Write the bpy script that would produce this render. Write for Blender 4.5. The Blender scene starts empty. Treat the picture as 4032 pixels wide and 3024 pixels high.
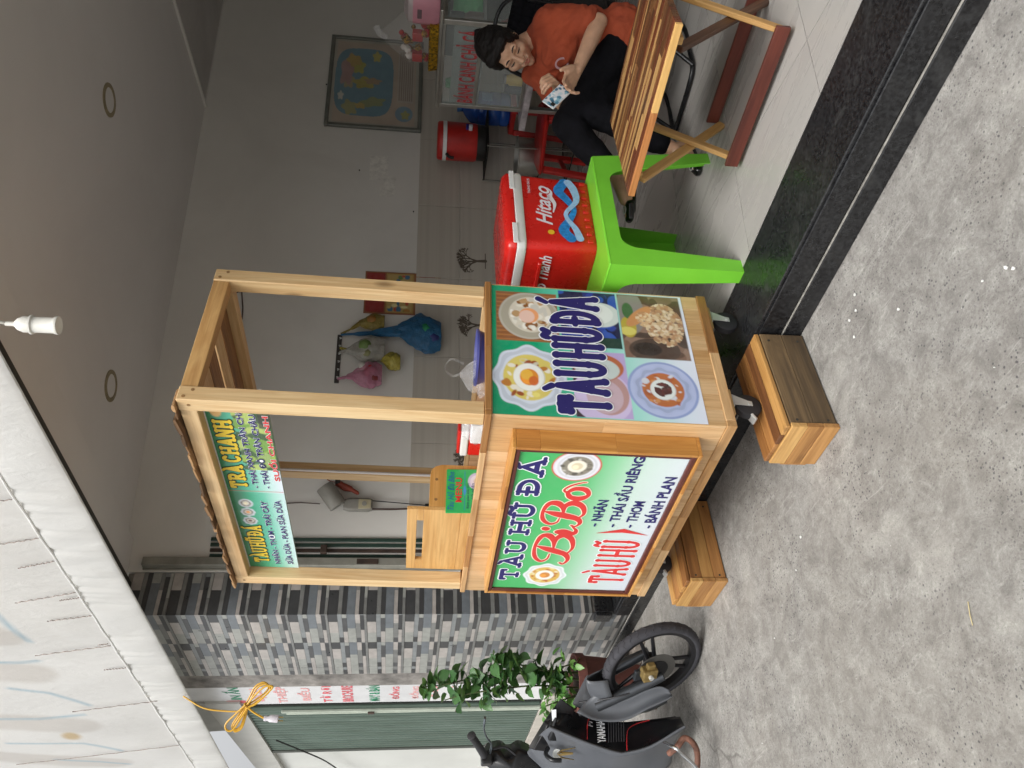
import bpy, bmesh, math, random
import numpy as np
from mathutils import Vector, Matrix, Euler, noise as mnoise
random.seed(7); np.random.seed(7)
sc = bpy.context.scene
C = sc.collection
# ---------------- camera (portrait phone shot, stored lying on its side) ----------------
YAW, PITCH, ROLL, FPX, CAMH = -0.868793, 0.126272, -0.0320873, 3136.6, 1.34
fw = Vector((math.sin(YAW)*math.cos(PITCH), math.cos(YAW)*math.cos(PITCH), -math.sin(PITCH)))
rt = Vector((math.cos(YAW), -math.sin(YAW), 0)); dn = fw.cross(rt)
r2 = rt*math.cos(ROLL)+dn*math.sin(ROLL); d2 = -rt*math.sin(ROLL)+dn*math.cos(ROLL)
cam_d = bpy.data.cameras.new('camera'); cam = bpy.data.objects.new('camera', cam_d); C.objects.link(cam)
cam.matrix_world = Matrix(((d2.x, r2.x, -fw.x, 0), (d2.y, r2.y, -fw.y, 0), (d2.z, r2.z, -fw.z, CAMH), (0, 0, 0, 1)))
cam_d.sensor_width = 36; cam_d.lens = FPX*36/4032; cam_d.clip_start = .05; cam_d.clip_end = 500
sc.camera = cam
# ---------------- daylight: bright overcast ----------------
SUN_EL, SUN_AZ = math.radians(58), math.radians(150)      # azimuth clockwise from +Y (house side)
w = bpy.data.worlds.new('World'); sc.world = w; w.use_nodes = True
wn = w.node_tree; bgn = wn.nodes['Background']
sky = wn.nodes.new('ShaderNodeTexSky'); sky.sky_type = 'NISHITA'; sky.sun_disc = False
sky.sun_elevation = SUN_EL; sky.sun_rotation = SUN_AZ
sky.air_density = 1.0; sky.dust_density = 6.0; sky.ozone_density = .6; sky.altitude = 20
hsv = wn.nodes.new('ShaderNodeHueSaturation'); hsv.inputs['Saturation'].default_value = .12
wn.links.new(sky.outputs[0], hsv.inputs['Color']); wn.links.new(hsv.outputs[0], bgn.inputs[0])
bgn.inputs[1].default_value = .15
sd = bpy.data.lights.new('sun', 'SUN'); sd.energy = 1.0; sd.angle = math.radians(24); sd.color = (1, .97, .92)
sun = bpy.data.objects.new('sun', sd); C.objects.link(sun)
sv = Vector((math.sin(SUN_AZ)*math.cos(SUN_EL), math.cos(SUN_AZ)*math.cos(SUN_EL), math.sin(SUN_EL)))
sun.rotation_euler = sv.to_track_quat('Z', 'Y').to_euler(); sun.location = sv*20
vs = sc.view_settings; vs.view_transform = 'Standard'; vs.look = 'None'; vs.exposure = .5; vs.gamma = 1; vs.use_curve_mapping = False
sc.cycles.use_denoising = True; sc.cycles.max_bounces = 10; sc.cycles.diffuse_bounces = 6; sc.cycles.transparent_max_bounces = 12
sc.cycles.sample_clamp_indirect = 6

# ---------------- helpers ----------------
def lin(h):
    if isinstance(h, str):
        h = h.lstrip('#'); c = [int(h[i:i+2], 16)/255 for i in (0, 2, 4)]
    else: c = h
    return tuple(x/12.92 if x <= .04045 else ((x+.055)/1.055)**2.4 for x in c)
class NT:
    def __init__(s, name):
        s.m = bpy.data.materials.new(name); s.m.use_nodes = True; s.t = s.m.node_tree; s.b = s.t.nodes['Principled BSDF']
    def n(s, k, **kw):
        x = s.t.nodes.new('ShaderNode'+k)
        for a, v in kw.items():
            if hasattr(x, a): setattr(x, a, v)
        return x
    def l(s, a, b): s.t.links.new(a, b)
    def set(s, **kw):
        for k, v in kw.items():
            i = s.b.inputs[k.replace('_', ' ')]
            i.default_value = (*v, 1) if (isinstance(v, tuple) and len(v) == 3) else v
    def coords(s, scale=(1, 1, 1), kind='Object', rand=True):
        tc = s.n('TexCoord'); mp = s.n('Mapping'); mp.inputs['Scale'].default_value = scale
        if rand:
            oi = s.n('ObjectInfo'); mu = s.n('VectorMath', operation='MULTIPLY_ADD')
            mu.inputs[1].default_value = (0, 0, 0)
            cb = s.n('CombineXYZ'); m1 = s.n('Math', operation='MULTIPLY'); m1.inputs[1].default_value = 17.3
            s.l(oi.outputs['Random'], m1.inputs[0])
            for i in range(3): s.l(m1.outputs[0], cb.inputs[i])
            ad = s.n('VectorMath', operation='ADD'); s.l(tc.outputs[kind], ad.inputs[0]); s.l(cb.outputs[0], ad.inputs[1])
            s.l(ad.outputs[0], mp.inputs['Vector'])
        else: s.l(tc.outputs[kind], mp.inputs['Vector'])
        return mp.outputs[0]
    def noise(s, vec, scale, detail=4, rough=.55, dist=0):
        x = s.n('TexNoise'); x.inputs['Scale'].default_value = scale; x.inputs['Detail'].default_value = detail
        x.inputs['Roughness'].default_value = rough; x.inputs['Distortion'].default_value = dist
        s.l(vec, x.inputs['Vector']); return x.outputs['Fac']
    def ramp(s, fac, stops):
        x = s.n('ValToRGB'); el = x.color_ramp.elements
        while len(el) > 1: el.remove(el[-1])
        el[0].position = stops[0][0]; el[0].color = (*stops[0][1], 1)
        for p, c in stops[1:]:
            e = el.new(p); e.color = (*c, 1)
        s.l(fac, x.inputs[0]); return x.outputs[0]
    def mix(s, fac, a, b, mode='MIX'):
        x = s.n('Mix', data_type='RGBA', blend_type=mode)
        for sock, v in ((x.inputs[0], fac), (x.inputs[6], a), (x.inputs[7], b)):
            if hasattr(v, 'is_output'): s.l(v, sock)
            elif isinstance(v, (int, float)): sock.default_value = v
            else: sock.default_value = (*v, 1)
        return x.outputs[2]
    def maprange(s, v, a, b, c, d):
        x = s.n('MapRange'); s.l(v, x.inputs[0])
        for i, q in enumerate((a, b, c, d)): x.inputs[i+1].default_value = q
        return x.outputs[0]
    def bump(s, h, strength=.3, dist=.01):
        x = s.n('Bump'); x.inputs['Strength'].default_value = strength; x.inputs['Distance'].default_value = dist
        s.l(h, x.inputs['Height']); s.l(x.outputs[0], s.b.inputs['Normal'])
MATS = {}
def plain(name, col, rough=.5, metal=0., var=.08, scale=12., bump=.0, spec=.5, trans=0., coat=0., dirt=0.):
    if name in MATS: return MATS[name]
    c = lin(col) if isinstance(col, str) else col
    t = NT(name); v = t.coords((1, 1, 1))
    f = t.noise(v, scale, 5, .6)
    dk = tuple(x*(1-var*2) for x in c); lt = tuple(min(1, x*(1+var)) for x in c)
    col_o = t.ramp(f, [(.3, dk), (.7, lt)])
    if dirt:
        f2 = t.noise(v, scale*.4, 6, .7); k = t.maprange(f2, .52, .72, 0, dirt)
        col_o = t.mix(k, col_o, tuple(x*.45+.03 for x in c))
    t.l(col_o, t.b.inputs['Base Color'])
    t.l(t.maprange(f, .2, .8, max(.03, rough-.07), min(1, rough+.07)), t.b.inputs['Roughness'])
    t.set(Metallic=metal); t.b.inputs['Specular IOR Level'].default_value = spec
    if trans: t.b.inputs['Transmission Weight'].default_value = trans
    if coat: t.b.inputs['Coat Weight'].default_value = coat
    if bump: t.bump(t.noise(v, scale*6, 4), bump, .004)
    MATS[name] = t.m; return t.m
def wood(name, light, dark, axis=2, rough=.45, var=.25, gs=1., knots=True, contrast=1., blocks=None):
    if name in MATS: return MATS[name]
    l, d = lin(light), lin(dark); t = NT(name)
    sc_ = [9., 9., 9.]; sc_[axis] = .7
    v = t.coords(tuple(x*gs for x in sc_))
    f = t.noise(v, 3.2, 7, .62, 1.1)
    col = t.ramp(f, [(.28, d), (.28+.3*contrast, tuple(a*.75+b*.25 for a, b in zip(l, d))), (.75, l)])
    fs = [60., 60., 60.]; fs[axis] = 1.5
    f2 = t.noise(t.coords(tuple(fs)), 2.2, 3, .6)
    col = t.mix(t.maprange(f2, .45, .75, 0, .35), col, tuple(x*.6 for x in d))
    oi = t.n('ObjectInfo')
    col = t.mix(t.maprange(oi.outputs['Random'], 0, 1, 0, var), col, tuple(x*.55 for x in d), 'MIX')
    if knots:
        ks = [5., 5., 5.]; ks[axis] = 2.2
        vo = t.n('TexVoronoi'); vo.inputs['Scale'].default_value = 1.3; t.l(t.coords(tuple(ks)), vo.inputs['Vector'])
        col = t.mix(t.maprange(vo.outputs['Distance'], .04, .13, .75, 0), col, tuple(x*.35 for x in d))
    t.l(col, t.b.inputs['Base Color'])
    t.l(t.maprange(f2, .2, .8, rough-.1, rough+.12), t.b.inputs['Roughness'])
    t.bump(f2, .12, .002)
    MATS[name] = t.m; return t.m
def printmat(name='printed_vinyl', rough=.3, coat=.3, bump=.0):
    if name in MATS: return MATS[name]
    t = NT(name); a = t.n('Attribute'); a.attribute_name = 'Col'
    v = t.coords((1, 1, 1), rand=False); f = t.noise(v, 26, 4)
    t.l(t.mix(t.maprange(f, .3, .8, 0, .07), a.outputs['Color'], (.5, .5, .5)), t.b.inputs['Base Color'])
    t.set(Roughness=rough); t.b.inputs['Coat Weight'].default_value = coat; t.b.inputs['Coat Roughness'].default_value = .12
    t.bump(t.noise(v, 7, 2), .06 if not bump else bump, .01)
    MATS[name] = t.m; return t.m
def link(o, parent=None):
    C.objects.link(o)
    if parent is not None: o.parent = parent
    return o
def tag(o, label=None, cat=None, group=None, kind=None):
    if label: o['label'] = label
    if cat: o['category'] = cat
    if group: o['group'] = group
    if kind: o['kind'] = kind
    return o
def empty(name, loc=(0, 0, 0), rz=0, label=None, cat=None, group=None):
    o = bpy.data.objects.new(name, None); o.empty_display_size = .1; o.location = loc; o.rotation_euler = (0, 0, rz); C.objects.link(o)
    return tag(o, label, cat, group)
def mesh_obj(name, vs_, fs_, mat, parent=None, smooth=False, loc=(0, 0, 0), mi=None):
    me = bpy.data.meshes.new(name); me.from_pydata([tuple(v) for v in vs_], [], [tuple(f) for f in fs_]); me.update()
    for m in (mat if isinstance(mat, (list, tuple)) else [mat]): me.materials.append(m)
    if mi is not None: me.polygons.foreach_set('material_index', mi)
    if smooth: me.polygons.foreach_set('use_smooth', [True]*len(me.polygons))
    o = bpy.data.objects.new(name, me); o.location = loc
    return link(o, parent)
_bc = {}
def box_mesh(sx, sy, sz, bev, mat):
    k = (round(sx, 4), round(sy, 4), round(sz, 4), bev, mat.name)
    if k in _bc: return _bc[k]
    bm = bmesh.new(); bmesh.ops.create_cube(bm, size=1)
    for v in bm.verts: v.co = Vector((v.co.x*sx, v.co.y*sy, v.co.z*sz))
    if bev > 0: bmesh.ops.bevel(bm, geom=list(bm.edges), offset=min(bev, .45*min(sx, sy, sz)), segments=1, affect='EDGES')
    me = bpy.data.meshes.new('block'); bm.to_mesh(me); bm.free(); me.materials.append(mat); _bc[k] = me; return me
def box(name, x0, x1, y0, y1, z0, z1, mat, parent=None, bev=.002, rot=None):
    o = bpy.data.objects.new(name, box_mesh(abs(x1-x0), abs(y1-y0), abs(z1-z0), bev, mat))
    o.location = ((x0+x1)/2, (y0+y1)/2, (z0+z1)/2)
    if rot: o.rotation_euler = rot
    return link(o, parent)
def bar(name, p0, p1, wid, thk, mat, parent=None, bev=.002, up=(0, 0, 1)):
    """rectangular bar from p0 to p1; width across, thickness along 'up'"""
    p0, p1 = Vector(p0), Vector(p1); d = p1-p0; L = d.length; z = d.normalized(); u = Vector(up)
    x = u.cross(z)
    if x.length < 1e-4: x = Vector((1, 0, 0)).cross(z)
    x.normalize(); y = z.cross(x)
    o = bpy.data.objects.new(name, box_mesh(wid, thk, L, bev, mat))
    m = Matrix.Identity(4)
    for i, a in enumerate((x, y, z)):
        for r in range(3): m[r][i] = a[r]
    m.translation = (p0+p1)/2; o.matrix_world = m; link(o); 
    if parent is not None: o.parent = parent
    return o
class MB:
    def __init__(s): s.v = []; s.f = []; s.mi = []; s.cur = 0
    def quad(s, *p):
        n = len(s.v); s.v += [tuple(q) for q in p]; s.f.append(tuple(range(n, n+len(p)))); s.mi.append(s.cur); return s
    def box(s, x0, x1, y0, y1, z0, z1, M=None):
        n = len(s.v); P = [(x, y, z) for x in (x0, x1) for y in (y0, y1) for z in (z0, z1)]
        if M is not None: P = [tuple(M @ Vector(p)) for p in P]
        s.v += P
        for f in ((0, 1, 3, 2), (4, 6, 7, 5), (0, 4, 5, 1), (2, 3, 7, 6), (0, 2, 6, 4), (1, 5, 7, 3)): s.f.append(tuple(n+i for i in f)); s.mi.append(s.cur)
        return s
    def tube(s, pts, r, seg=8, caps=True, sq=None):
        pts = [Vector(p) for p in pts]; n0 = len(s.v); k = len(pts)
        rr = r if isinstance(r, (list, tuple)) else [r]*k
        t0 = (pts[1]-pts[0]).normalized(); a = Vector((0, 0, 1)) if abs(t0.z) < .9 else Vector((1, 0, 0)); x = a.cross(t0).normalized()
        for i, p in enumerate(pts):
            t = (pts[min(i+1, k-1)]-pts[max(i-1, 0)]).normalized(); x = (x-t*x.dot(t)).normalized(); y = t.cross(x)
            for j in range(seg):
                an = 2*math.pi*j/seg; q = 1 if sq is None else sq
                s.v.append(tuple(p+(x*math.cos(an)+y*math.sin(an)*q)*rr[i]))
        for i in range(k-1):
            for j in range(seg):
                a0 = n0+i*seg+j; b0 = n0+i*seg+(j+1) % seg; s.f.append((a0, b0, b0+seg, a0+seg)); s.mi.append(s.cur)
        if caps:
            s.f.append(tuple(n0+j for j in reversed(range(seg)))); s.mi.append(s.cur)
            s.f.append(tuple(n0+(k-1)*seg+j for j in range(seg))); s.mi.append(s.cur)
        return s
    def lathe(s, prof, seg=24, M=None, closed=False):
        n0 = len(s.v)
        for r, z in prof:
            for j in range(seg):
                an = 2*math.pi*j/seg; p = Vector((r*math.cos(an), r*math.sin(an), z)); s.v.append(tuple(M @ p) if M is not None else tuple(p))
        k = len(prof)
        for i in range(k-1):
            for j in range(seg):
                a0 = n0+i*seg+j; b0 = n0+i*seg+(j+1) % seg; s.f.append((a0, b0, b0+seg, a0+seg)); s.mi.append(s.cur)
        if not closed:
            if prof[0][0] > 1e-5: s.f.append(tuple(n0+j for j in reversed(range(seg)))); s.mi.append(s.cur)
            if prof[-1][0] > 1e-5: s.f.append(tuple(n0+(k-1)*seg+j for j in range(seg))); s.mi.append(s.cur)
        return s
    def prism(s, poly, z0, z1, M=None):
        """poly: list of (x,y) extruded along z"""
        n = len(s.v); k = len(poly); P = [(x, y, z0) for x, y in poly]+[(x, y, z1) for x, y in poly]
        if M is not None: P = [tuple(M @ Vector(p)) for p in P]
        s.v += P
        s.f.append(tuple(n+i for i in reversed(range(k)))); s.f.append(tuple(n+k+i for i in range(k))); s.mi += [s.cur]*2
        for i in range(k): s.f.append((n+i, n+(i+1) % k, n+k+(i+1) % k, n+k+i)); s.mi.append(s.cur)
        return s
    def build(s, name, mat, parent=None, smooth=False, loc=(0, 0, 0), bev=0, sub=0):
        o = mesh_obj(name, s.v, s.f, mat, parent, smooth, loc, s.mi if isinstance(mat, (list, tuple)) else None)
        if bev:
            m = o.modifiers.new('bevel', 'BEVEL'); m.width = bev; m.segments = 2; m.limit_method = 'ANGLE'; m.angle_limit = math.radians(40)
        if sub:
            m = o.modifiers.new('sub', 'SUBSURF'); m.levels = sub; m.render_levels = sub
        if smooth:
            try: o.data.set_sharp_from_angle(angle=math.radians(50))
            except Exception: pass
        return o
def spline(pts, n=8):
    """Catmull-Rom through pts"""
    P = [Vector(p) for p in pts]; P = [P[0]*2-P[1]]+P+[P[-1]*2-P[-2]]; out = []
    for i in range(1, len(P)-2):
        for j in range(n):
            t = j/n; a, b, c, d = P[i-1], P[i], P[i+1], P[i+2]
            out.append(.5*((2*b)+(c-a)*t+(2*a-5*b+4*c-d)*t*t+(3*b-a-3*c+d)*t**3))
    out.append(P[-2]); return out
def bez2(pts, n=8): return [(p.x, p.y) for p in spline([(a, b, 0) for a, b in pts], n)]
# ---- flat print: text, signed-distance shapes, painted grids ----
def place(o, origin, ax, ay):
    """frame: local x->ax, y->ay, z->ax x ay, at origin (parent space)"""
    ax, ay = Vector(ax).normalized(), Vector(ay).normalized(); az = ax.cross(ay)
    m = Matrix.Identity(4)
    for i, a in enumerate((ax, ay, az)):
        for r in range(3): m[r][i] = a[r]
    m.translation = origin; o.matrix_local = m; return o
def text(name, body, x0, x1, y0, y1, mat, parent, frame, lift=.001, bold=0., shear=0., outline=None, om=None, align=None):
    """text fitted to the rectangle x0..x1, y0..y1 of the frame (origin, ax, ay)"""
    def mk(off):
        c = bpy.data.curves.new('lettering', 'FONT'); c.body = body; c.offset = off; c.shear = shear; c.resolution_u = 3; c.fill_mode = 'FRONT'
        ob = bpy.data.objects.new('lettering', c); C.objects.link(ob)
        me = bpy.data.meshes.new_from_object(ob.evaluated_get(bpy.context.evaluated_depsgraph_get()))
        bpy.data.objects.remove(ob); bpy.data.curves.remove(c); return me
    me = mk(bold); co = np.zeros(len(me.vertices)*3); me.vertices.foreach_get('co', co); co = co.reshape(-1, 3)
    lo, hi = co.min(0), co.max(0); sx = (x1-x0)/(hi[0]-lo[0]); sy = (y1-y0)/(hi[1]-lo[1])
    res = []
    for off, m_, z in (([(outline, om, lift)] if outline else [])+[(bold, mat, lift+(.0008 if outline else 0))]):
        q = me if off == bold else mk(off)
        c2 = np.zeros(len(q.vertices)*3); q.vertices.foreach_get('co', c2); c2 = c2.reshape(-1, 3)
        c2[:, 0] = x0+(c2[:, 0]-lo[0])*sx; c2[:, 1] = y0+(c2[:, 1]-lo[1])*sy; c2[:, 2] = z
        q.vertices.foreach_set('co', c2.ravel()); q.update(); q.materials.clear(); q.materials.append(m_)
        o = bpy.data.objects.new(name, q); link(o, parent); place(o, *frame); res.append(o)
    return res
def sdf_capsules(caps, X, Y):
    D = np.full(X.shape, 9.)
    for (x0, y0, x1, y1, r0, r1) in caps:
        dx, dy = x1-x0, y1-y0; L2 = dx*dx+dy*dy+1e-12
        t = np.clip(((X-x0)*dx+(Y-y0)*dy)/L2, 0, 1)
        D = np.minimum(D, np.hypot(X-x0-t*dx, Y-y0-t*dy)-(r0+(r1-r0)*t))
    return D
def contour(D, xs, ys):
    """filled region D<0 on a grid -> verts(2D), faces"""
    V = []; Fc = []; idx = {}
    def vid(p):
        k = (round(p[0], 6), round(p[1], 6))
        if k not in idx: idx[k] = len(V); V.append(k)
        return idx[k]
    ny, nx = D.shape; ins = D < 0
    cnt = ins[:-1, :-1].astype(int)+ins[1:, :-1]+ins[:-1, 1:]+ins[1:, 1:]
    for j in range(ny-1):
        i = 0
        while i < nx-1:
            c = cnt[j, i]
            if c == 4:
                k = i
                while k < nx-1 and cnt[j, k] == 4: k += 1
                Fc.append([vid((xs[i], ys[j])), vid((xs[k], ys[j])), vid((xs[k], ys[j+1])), vid((xs[i], ys[j+1]))]); i = k; continue
            if c > 0:
                cs = [(xs[i], ys[j], D[j, i]), (xs[i+1], ys[j], D[j, i+1]), (xs[i+1], ys[j+1], D[j+1, i+1]), (xs[i], ys[j+1], D[j+1, i])]
                poly = []
                for q in range(4):
                    a, b = cs[q], cs[(q+1) % 4]
                    if a[2] < 0: poly.append((a[0], a[1]))
                    if (a[2] < 0) != (b[2] < 0):
                        t = a[2]/(a[2]-b[2]); poly.append((a[0]+(b[0]-a[0])*t, a[1]+(b[1]-a[1])*t))
                f = []
                for p in poly:
                    v = vid(p)
                    if not f or f[-1] != v: f.append(v)
                if len(f) > 2 and f[0] == f[-1]: f.pop()
                if len(set(f)) > 2: Fc.append(f)
            i += 1
    return V, Fc
def shape(name, caps, mat, parent, frame, lift=.001, grow=0., res=None):
    a = np.array(caps); pad = np.max(a[:, 4:])+abs(grow)+.004
    x0, x1 = min(a[:, 0].min(), a[:, 2].min())-pad, max(a[:, 0].max(), a[:, 2].max())+pad
    y0, y1 = min(a[:, 1].min(), a[:, 3].min())-pad, max(a[:, 1].max(), a[:, 3].max())+pad
    res = res or max(.0012, (y1-y0)/110)
    xs = np.arange(x0, x1+res, res); ys = np.arange(y0, y1+res, res); X, Y = np.meshgrid(xs, ys)
    V, Fc = contour(sdf_capsules(caps, X, Y)-grow, xs, ys)
    o = mesh_obj(name, [(x, y, lift) for x, y in V], Fc, mat, parent); place(o, *frame); return o
def arc(cx, cy, rx, ry, a0, a1, n=14):
    return [(cx+rx*math.cos(math.radians(a0+(a1-a0)*i/n)), cy+ry*math.sin(math.radians(a0+(a1-a0)*i/n))) for i in range(n+1)]
GLY = {
 'T': ([[(.3, 0), (.3, .93)], [(.03, .93), (.57, .93)], [(.03, .93), (.03, .76)], [(.57, .93), (.57, .76)]], .6),
 'A': ([[(.03, 0), (.27, .96)], [(.51, 0), (.27, .96)], [(.12, .3), (.42, .3)]], .54),
 'U': ([[(.05, .95), (.05, .3)], arc(.27, .3, .22, .3, 180, 360), [(.49, .3), (.49, .95)]], .54),
 'H': ([[(.05, 0), (.05, .95)], [(.49, 0), (.49, .95)], [(.05, .48), (.49, .48)]], .54),
 'D': ([[(.08, 0), (.08, .95)], [(.08, .92), (.22, .92)], arc(.22, .475, .3, .445, 90, -90), [(.22, .03), (.08, .03)]], .55),
 'R': ([[(.08, 0), (.08, .95)], [(.08, .92), (.25, .92)], arc(.25, .7, .22, .22, 90, -90), [(.25, .48), (.08, .48)], [(.25, .48), (.5, 0)]], .55),
 'C': ([arc(.3, .48, .26, .47, 50, 310)], .55),
 'N': ([[(.06, 0), (.06, .95)], [(.06, .95), (.5, 0)], [(.5, 0), (.5, .95)]], .56)}
ACC = {'`': [[(.1, 1.24), (.24, 1.1)]], "'": [[(.22, 1.1), (.38, 1.26)]], '~': [bez2([(.06, 1.1), (.16, 1.2), (.32, 1.1), (.44, 1.2)], 4)], '?': [bez2([(.2, 1.3), (.32, 1.32), (.3, 1.2), (.25, 1.1)], 3)], '-': [[(-.06, .49), (.26, .49)]]}
def word(spec, x0, x1, y0, y1, r=.075, ball=.1, gap=.16, slab=0., space=.3):
    """spec: list like 'T','A`','U',' ' -> capsules scaled in the rectangle (cap height y0..y1)"""
    caps = []; x = 0
    for g in spec:
        if g == ' ': x += space; continue
        st, wd = GLY[g[0]]; polys = list(st)
        ends = {}
        for p in polys:
            for e in (p[0], p[-1]): ends[e] = ends.get(e, 0)+1
        for p in polys:
            for a, b in zip(p[:-1], p[1:]): caps.append((x+a[0], a[1], x+b[0], b[1], r, r))
        for e, c in ends.items():
            if c == 1:
                if ball: caps.append((x+e[0], e[1], x+e[0], e[1], ball, ball))
                if slab and (e[1] < .05 or e[1] > .9): caps.append((x+e[0]-slab, e[1], x+e[0]+slab, e[1], r*.72, r*.72))
        for a_ in g[1:]:
            for p in ACC[a_]:
                for a, b in zip(p[:-1], p[1:]): caps.append((x+a[0], a[1], x+b[0], b[1], r*.75, r*.95))
        x += wd+gap
    wt = x-gap; sx = (x1-x0)/wt; sy = (y1-y0)/.97; s = min(sx, sy*1.2)
    return [(x0+a*sx, y0+b*sy, x0+c*sx, y0+d*sy, e*s, f*s) for a, b, c, d, e, f in caps]
class Paint:
    def __init__(s, x0, x1, y0, y1, nx, ny):
        s.xs = np.linspace(x0, x1, nx); s.ys = np.linspace(y0, y1, ny); s.X, s.Y = np.meshgrid(s.xs, s.ys); s.c = np.ones(s.X.shape+(3,)); s.px = (x1-x0)/nx
    def fill(s, col, mask):
        col = np.array(lin(col) if isinstance(col, str) else col); m = np.clip(mask, 0, 1)[..., None]; s.c = s.c*(1-m)+col*m; return s
    def sm(s, d): return np.clip(.5-d/(s.px*1.4), 0, 1)
    def grad(s, stops, t):
        ps = [p for p, _ in stops]; cs = np.array([lin(c) for _, c in stops])
        s.c = np.stack([np.interp(t, ps, cs[:, k]) for k in range(3)], -1); return s
    def rect(s, x0, x1, y0, y1, col, clip=None): 
        d = np.maximum(np.maximum(x0-s.X, s.X-x1), np.maximum(y0-s.Y, s.Y-y1)); return s.fill(col, s.sm(d)*(1 if clip is None else clip))
    def rmask(s, x0, x1, y0, y1): return ((s.X > x0) & (s.X < x1) & (s.Y > y0) & (s.Y < y1)).astype(float)
    def ell(s, cx, cy, rx, ry, col, lobes=0, amp=0., clip=1., rot=0.):
        c_, s_ = math.cos(rot), math.sin(rot); dx, dy = s.X-cx, s.Y-cy; ax, ay = (dx*c_+dy*s_)/rx, (-dx*s_+dy*c_)/ry
        r = np.hypot(ax, ay); th = np.arctan2(ay, ax); R_ = 1+(amp*np.cos(lobes*th) if lobes else 0)
        return s.fill(col, s.sm((r-R_)*min(rx, ry))*clip)
    def speck(s, mask, cols, n, rmin, rmax, seed=1):
        rg = np.random.RandomState(seed); jj, ii = np.where(mask > .5)
        if len(jj) == 0: return s
        for k in range(n):
            q = rg.randint(len(jj)); s.ell(s.xs[ii[q]], s.ys[jj[q]], rg.uniform(rmin, rmax), rg.uniform(rmin, rmax), cols[rg.randint(len(cols))], clip=mask)
        return s
    def blur_noise(s, amt, sc_=20, seed=0):
        rg = np.random.RandomState(seed); g = rg.rand(len(s.ys)//sc_+3, len(s.xs)//sc_+3)
        yy = np.arange(len(s.ys))/sc_; xx = np.arange(len(s.xs))/sc_; y0 = yy.astype(int); x0 = xx.astype(int); fy = (yy-y0)[:, None]; fx = (xx-x0)[None]
        n = g[y0][:, x0]*(1-fy)*(1-fx)+g[y0+1][:, x0]*fy*(1-fx)+g[y0][:, x0+1]*(1-fy)*fx+g[y0+1][:, x0+1]*fy*fx
        s.c = np.clip(s.c*(1+amt*(n-.5))[..., None], 0, 1); return s
    def build(s, name, parent, frame, lift=0., mat=None, bulge=None):
        ny, nx = s.X.shape; n = nx*ny
        co = np.zeros((n, 3)); co[:, 0] = s.X.ravel(); co[:, 1] = s.Y.ravel(); co[:, 2] = lift if bulge is None else (lift+bulge(s.X, s.Y)).ravel()
        i = np.arange(n).reshape(ny, nx); q = np.stack([i[:-1, :-1], i[:-1, 1:], i[1:, 1:], i[1:, :-1]], -1).reshape(-1, 4)
        me = bpy.data.meshes.new(name); me.vertices.add(n); me.vertices.foreach_set('co', co.ravel())
        me.loops.add(q.size); me.loops.foreach_set('vertex_index', q.ravel().astype(np.int32)); me.polygons.add(len(q))
        me.polygons.foreach_set('loop_start', np.arange(0, q.size, 4, dtype=np.int32)); me.update(calc_edges=True); me.validate()
        at = me.color_attributes.new('Col', 'FLOAT_COLOR', 'POINT'); rgba = np.ones((n, 4)); rgba[:, :3] = s.c.reshape(-1, 3); at.data.foreach_set('color', rgba.ravel())
        me.materials.append(mat or printmat()); o = bpy.data.objects.new(name, me); link(o, parent); place(o, *frame); return o
def copy_tree(o, parent=None):
    c = o.copy(); C.objects.link(c); c.parent = parent
    for ch in o.children:
        copy_tree(ch, c)
    return c
# ================= setting =================
TH = .268559                                   # the room's walls stand askew to the street front
WD = Vector((math.sin(TH), math.cos(TH), 0)); WN = Vector((math.cos(TH), -math.sin(TH), 0)); WP = Vector((-4.191, 2.115, 0))
def wl(s, z, off=0): return WP+WD*s+WN*off+Vector((0, 0, z))
# --- ground: worn concrete
t = NT('worn_concrete'); v = t.coords((1, 1, 1), rand=False)
big = t.noise(v, .8, 4, .6, .5); mid = t.noise(v, 11, 10, .78, .5); fine = t.noise(v, 95, 6, .8); patch = t.noise(v, 2.3, 8, .72, 1.0)
col = t.ramp(mid, [(.32, lin('#716f6b')), (.45, lin('#8a8783')), (.56, lin('#9d9b96')), (.72, lin('#b9b7b1'))])
col = t.mix(t.maprange(fine, .38, .62, .5, 0), col, lin('#6a6762'))
col = t.mix(t.maprange(patch, .52, .66, 0, .32), col, lin('#bcb9b2'))
col = t.mix(t.maprange(patch, .46, .36, 0, .4), col, lin('#7d7a76'))
col = t.mix(t.maprange(big, .5, .64, 0, .2), col, lin('#8f877a'))
mpv = t.n('Mapping'); mpv.inputs['Scale'].default_value = (1.2, 6.5, 1); mpv.inputs['Rotation'].default_value = (0, 0, .5); t.l(v, mpv.inputs[0])
col = t.mix(t.maprange(t.noise(mpv.outputs[0], 3.4, 8, .75, 1.4), .58, .68, 0, .28), col, lin('#cfcdc7'))
def specks(scale, d0, d1, g0, g1, amt, c_):
    global col
    vo = t.n('TexVoronoi'); vo.inputs['Scale'].default_value = scale; t.l(v, vo.inputs['Vector'])
    m_ = t.n('Math', operation='MULTIPLY'); t.l(t.maprange(vo.outputs['Distance'], d0, d1, 1, 0), m_.inputs[0]); t.l(t.maprange(t.noise(v, scale*.055, 4), g0, g1, 0, amt), m_.inputs[1])
    col = t.mix(m_.outputs[0], col, lin(c_))
specks(62, .16, .24, .41, .57, .78, '#48474a'); specks(110, .2, .28, .42, .6, .6, '#585654'); specks(40, .05, .08, .5, .6, .6, '#d9d7d2')
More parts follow.
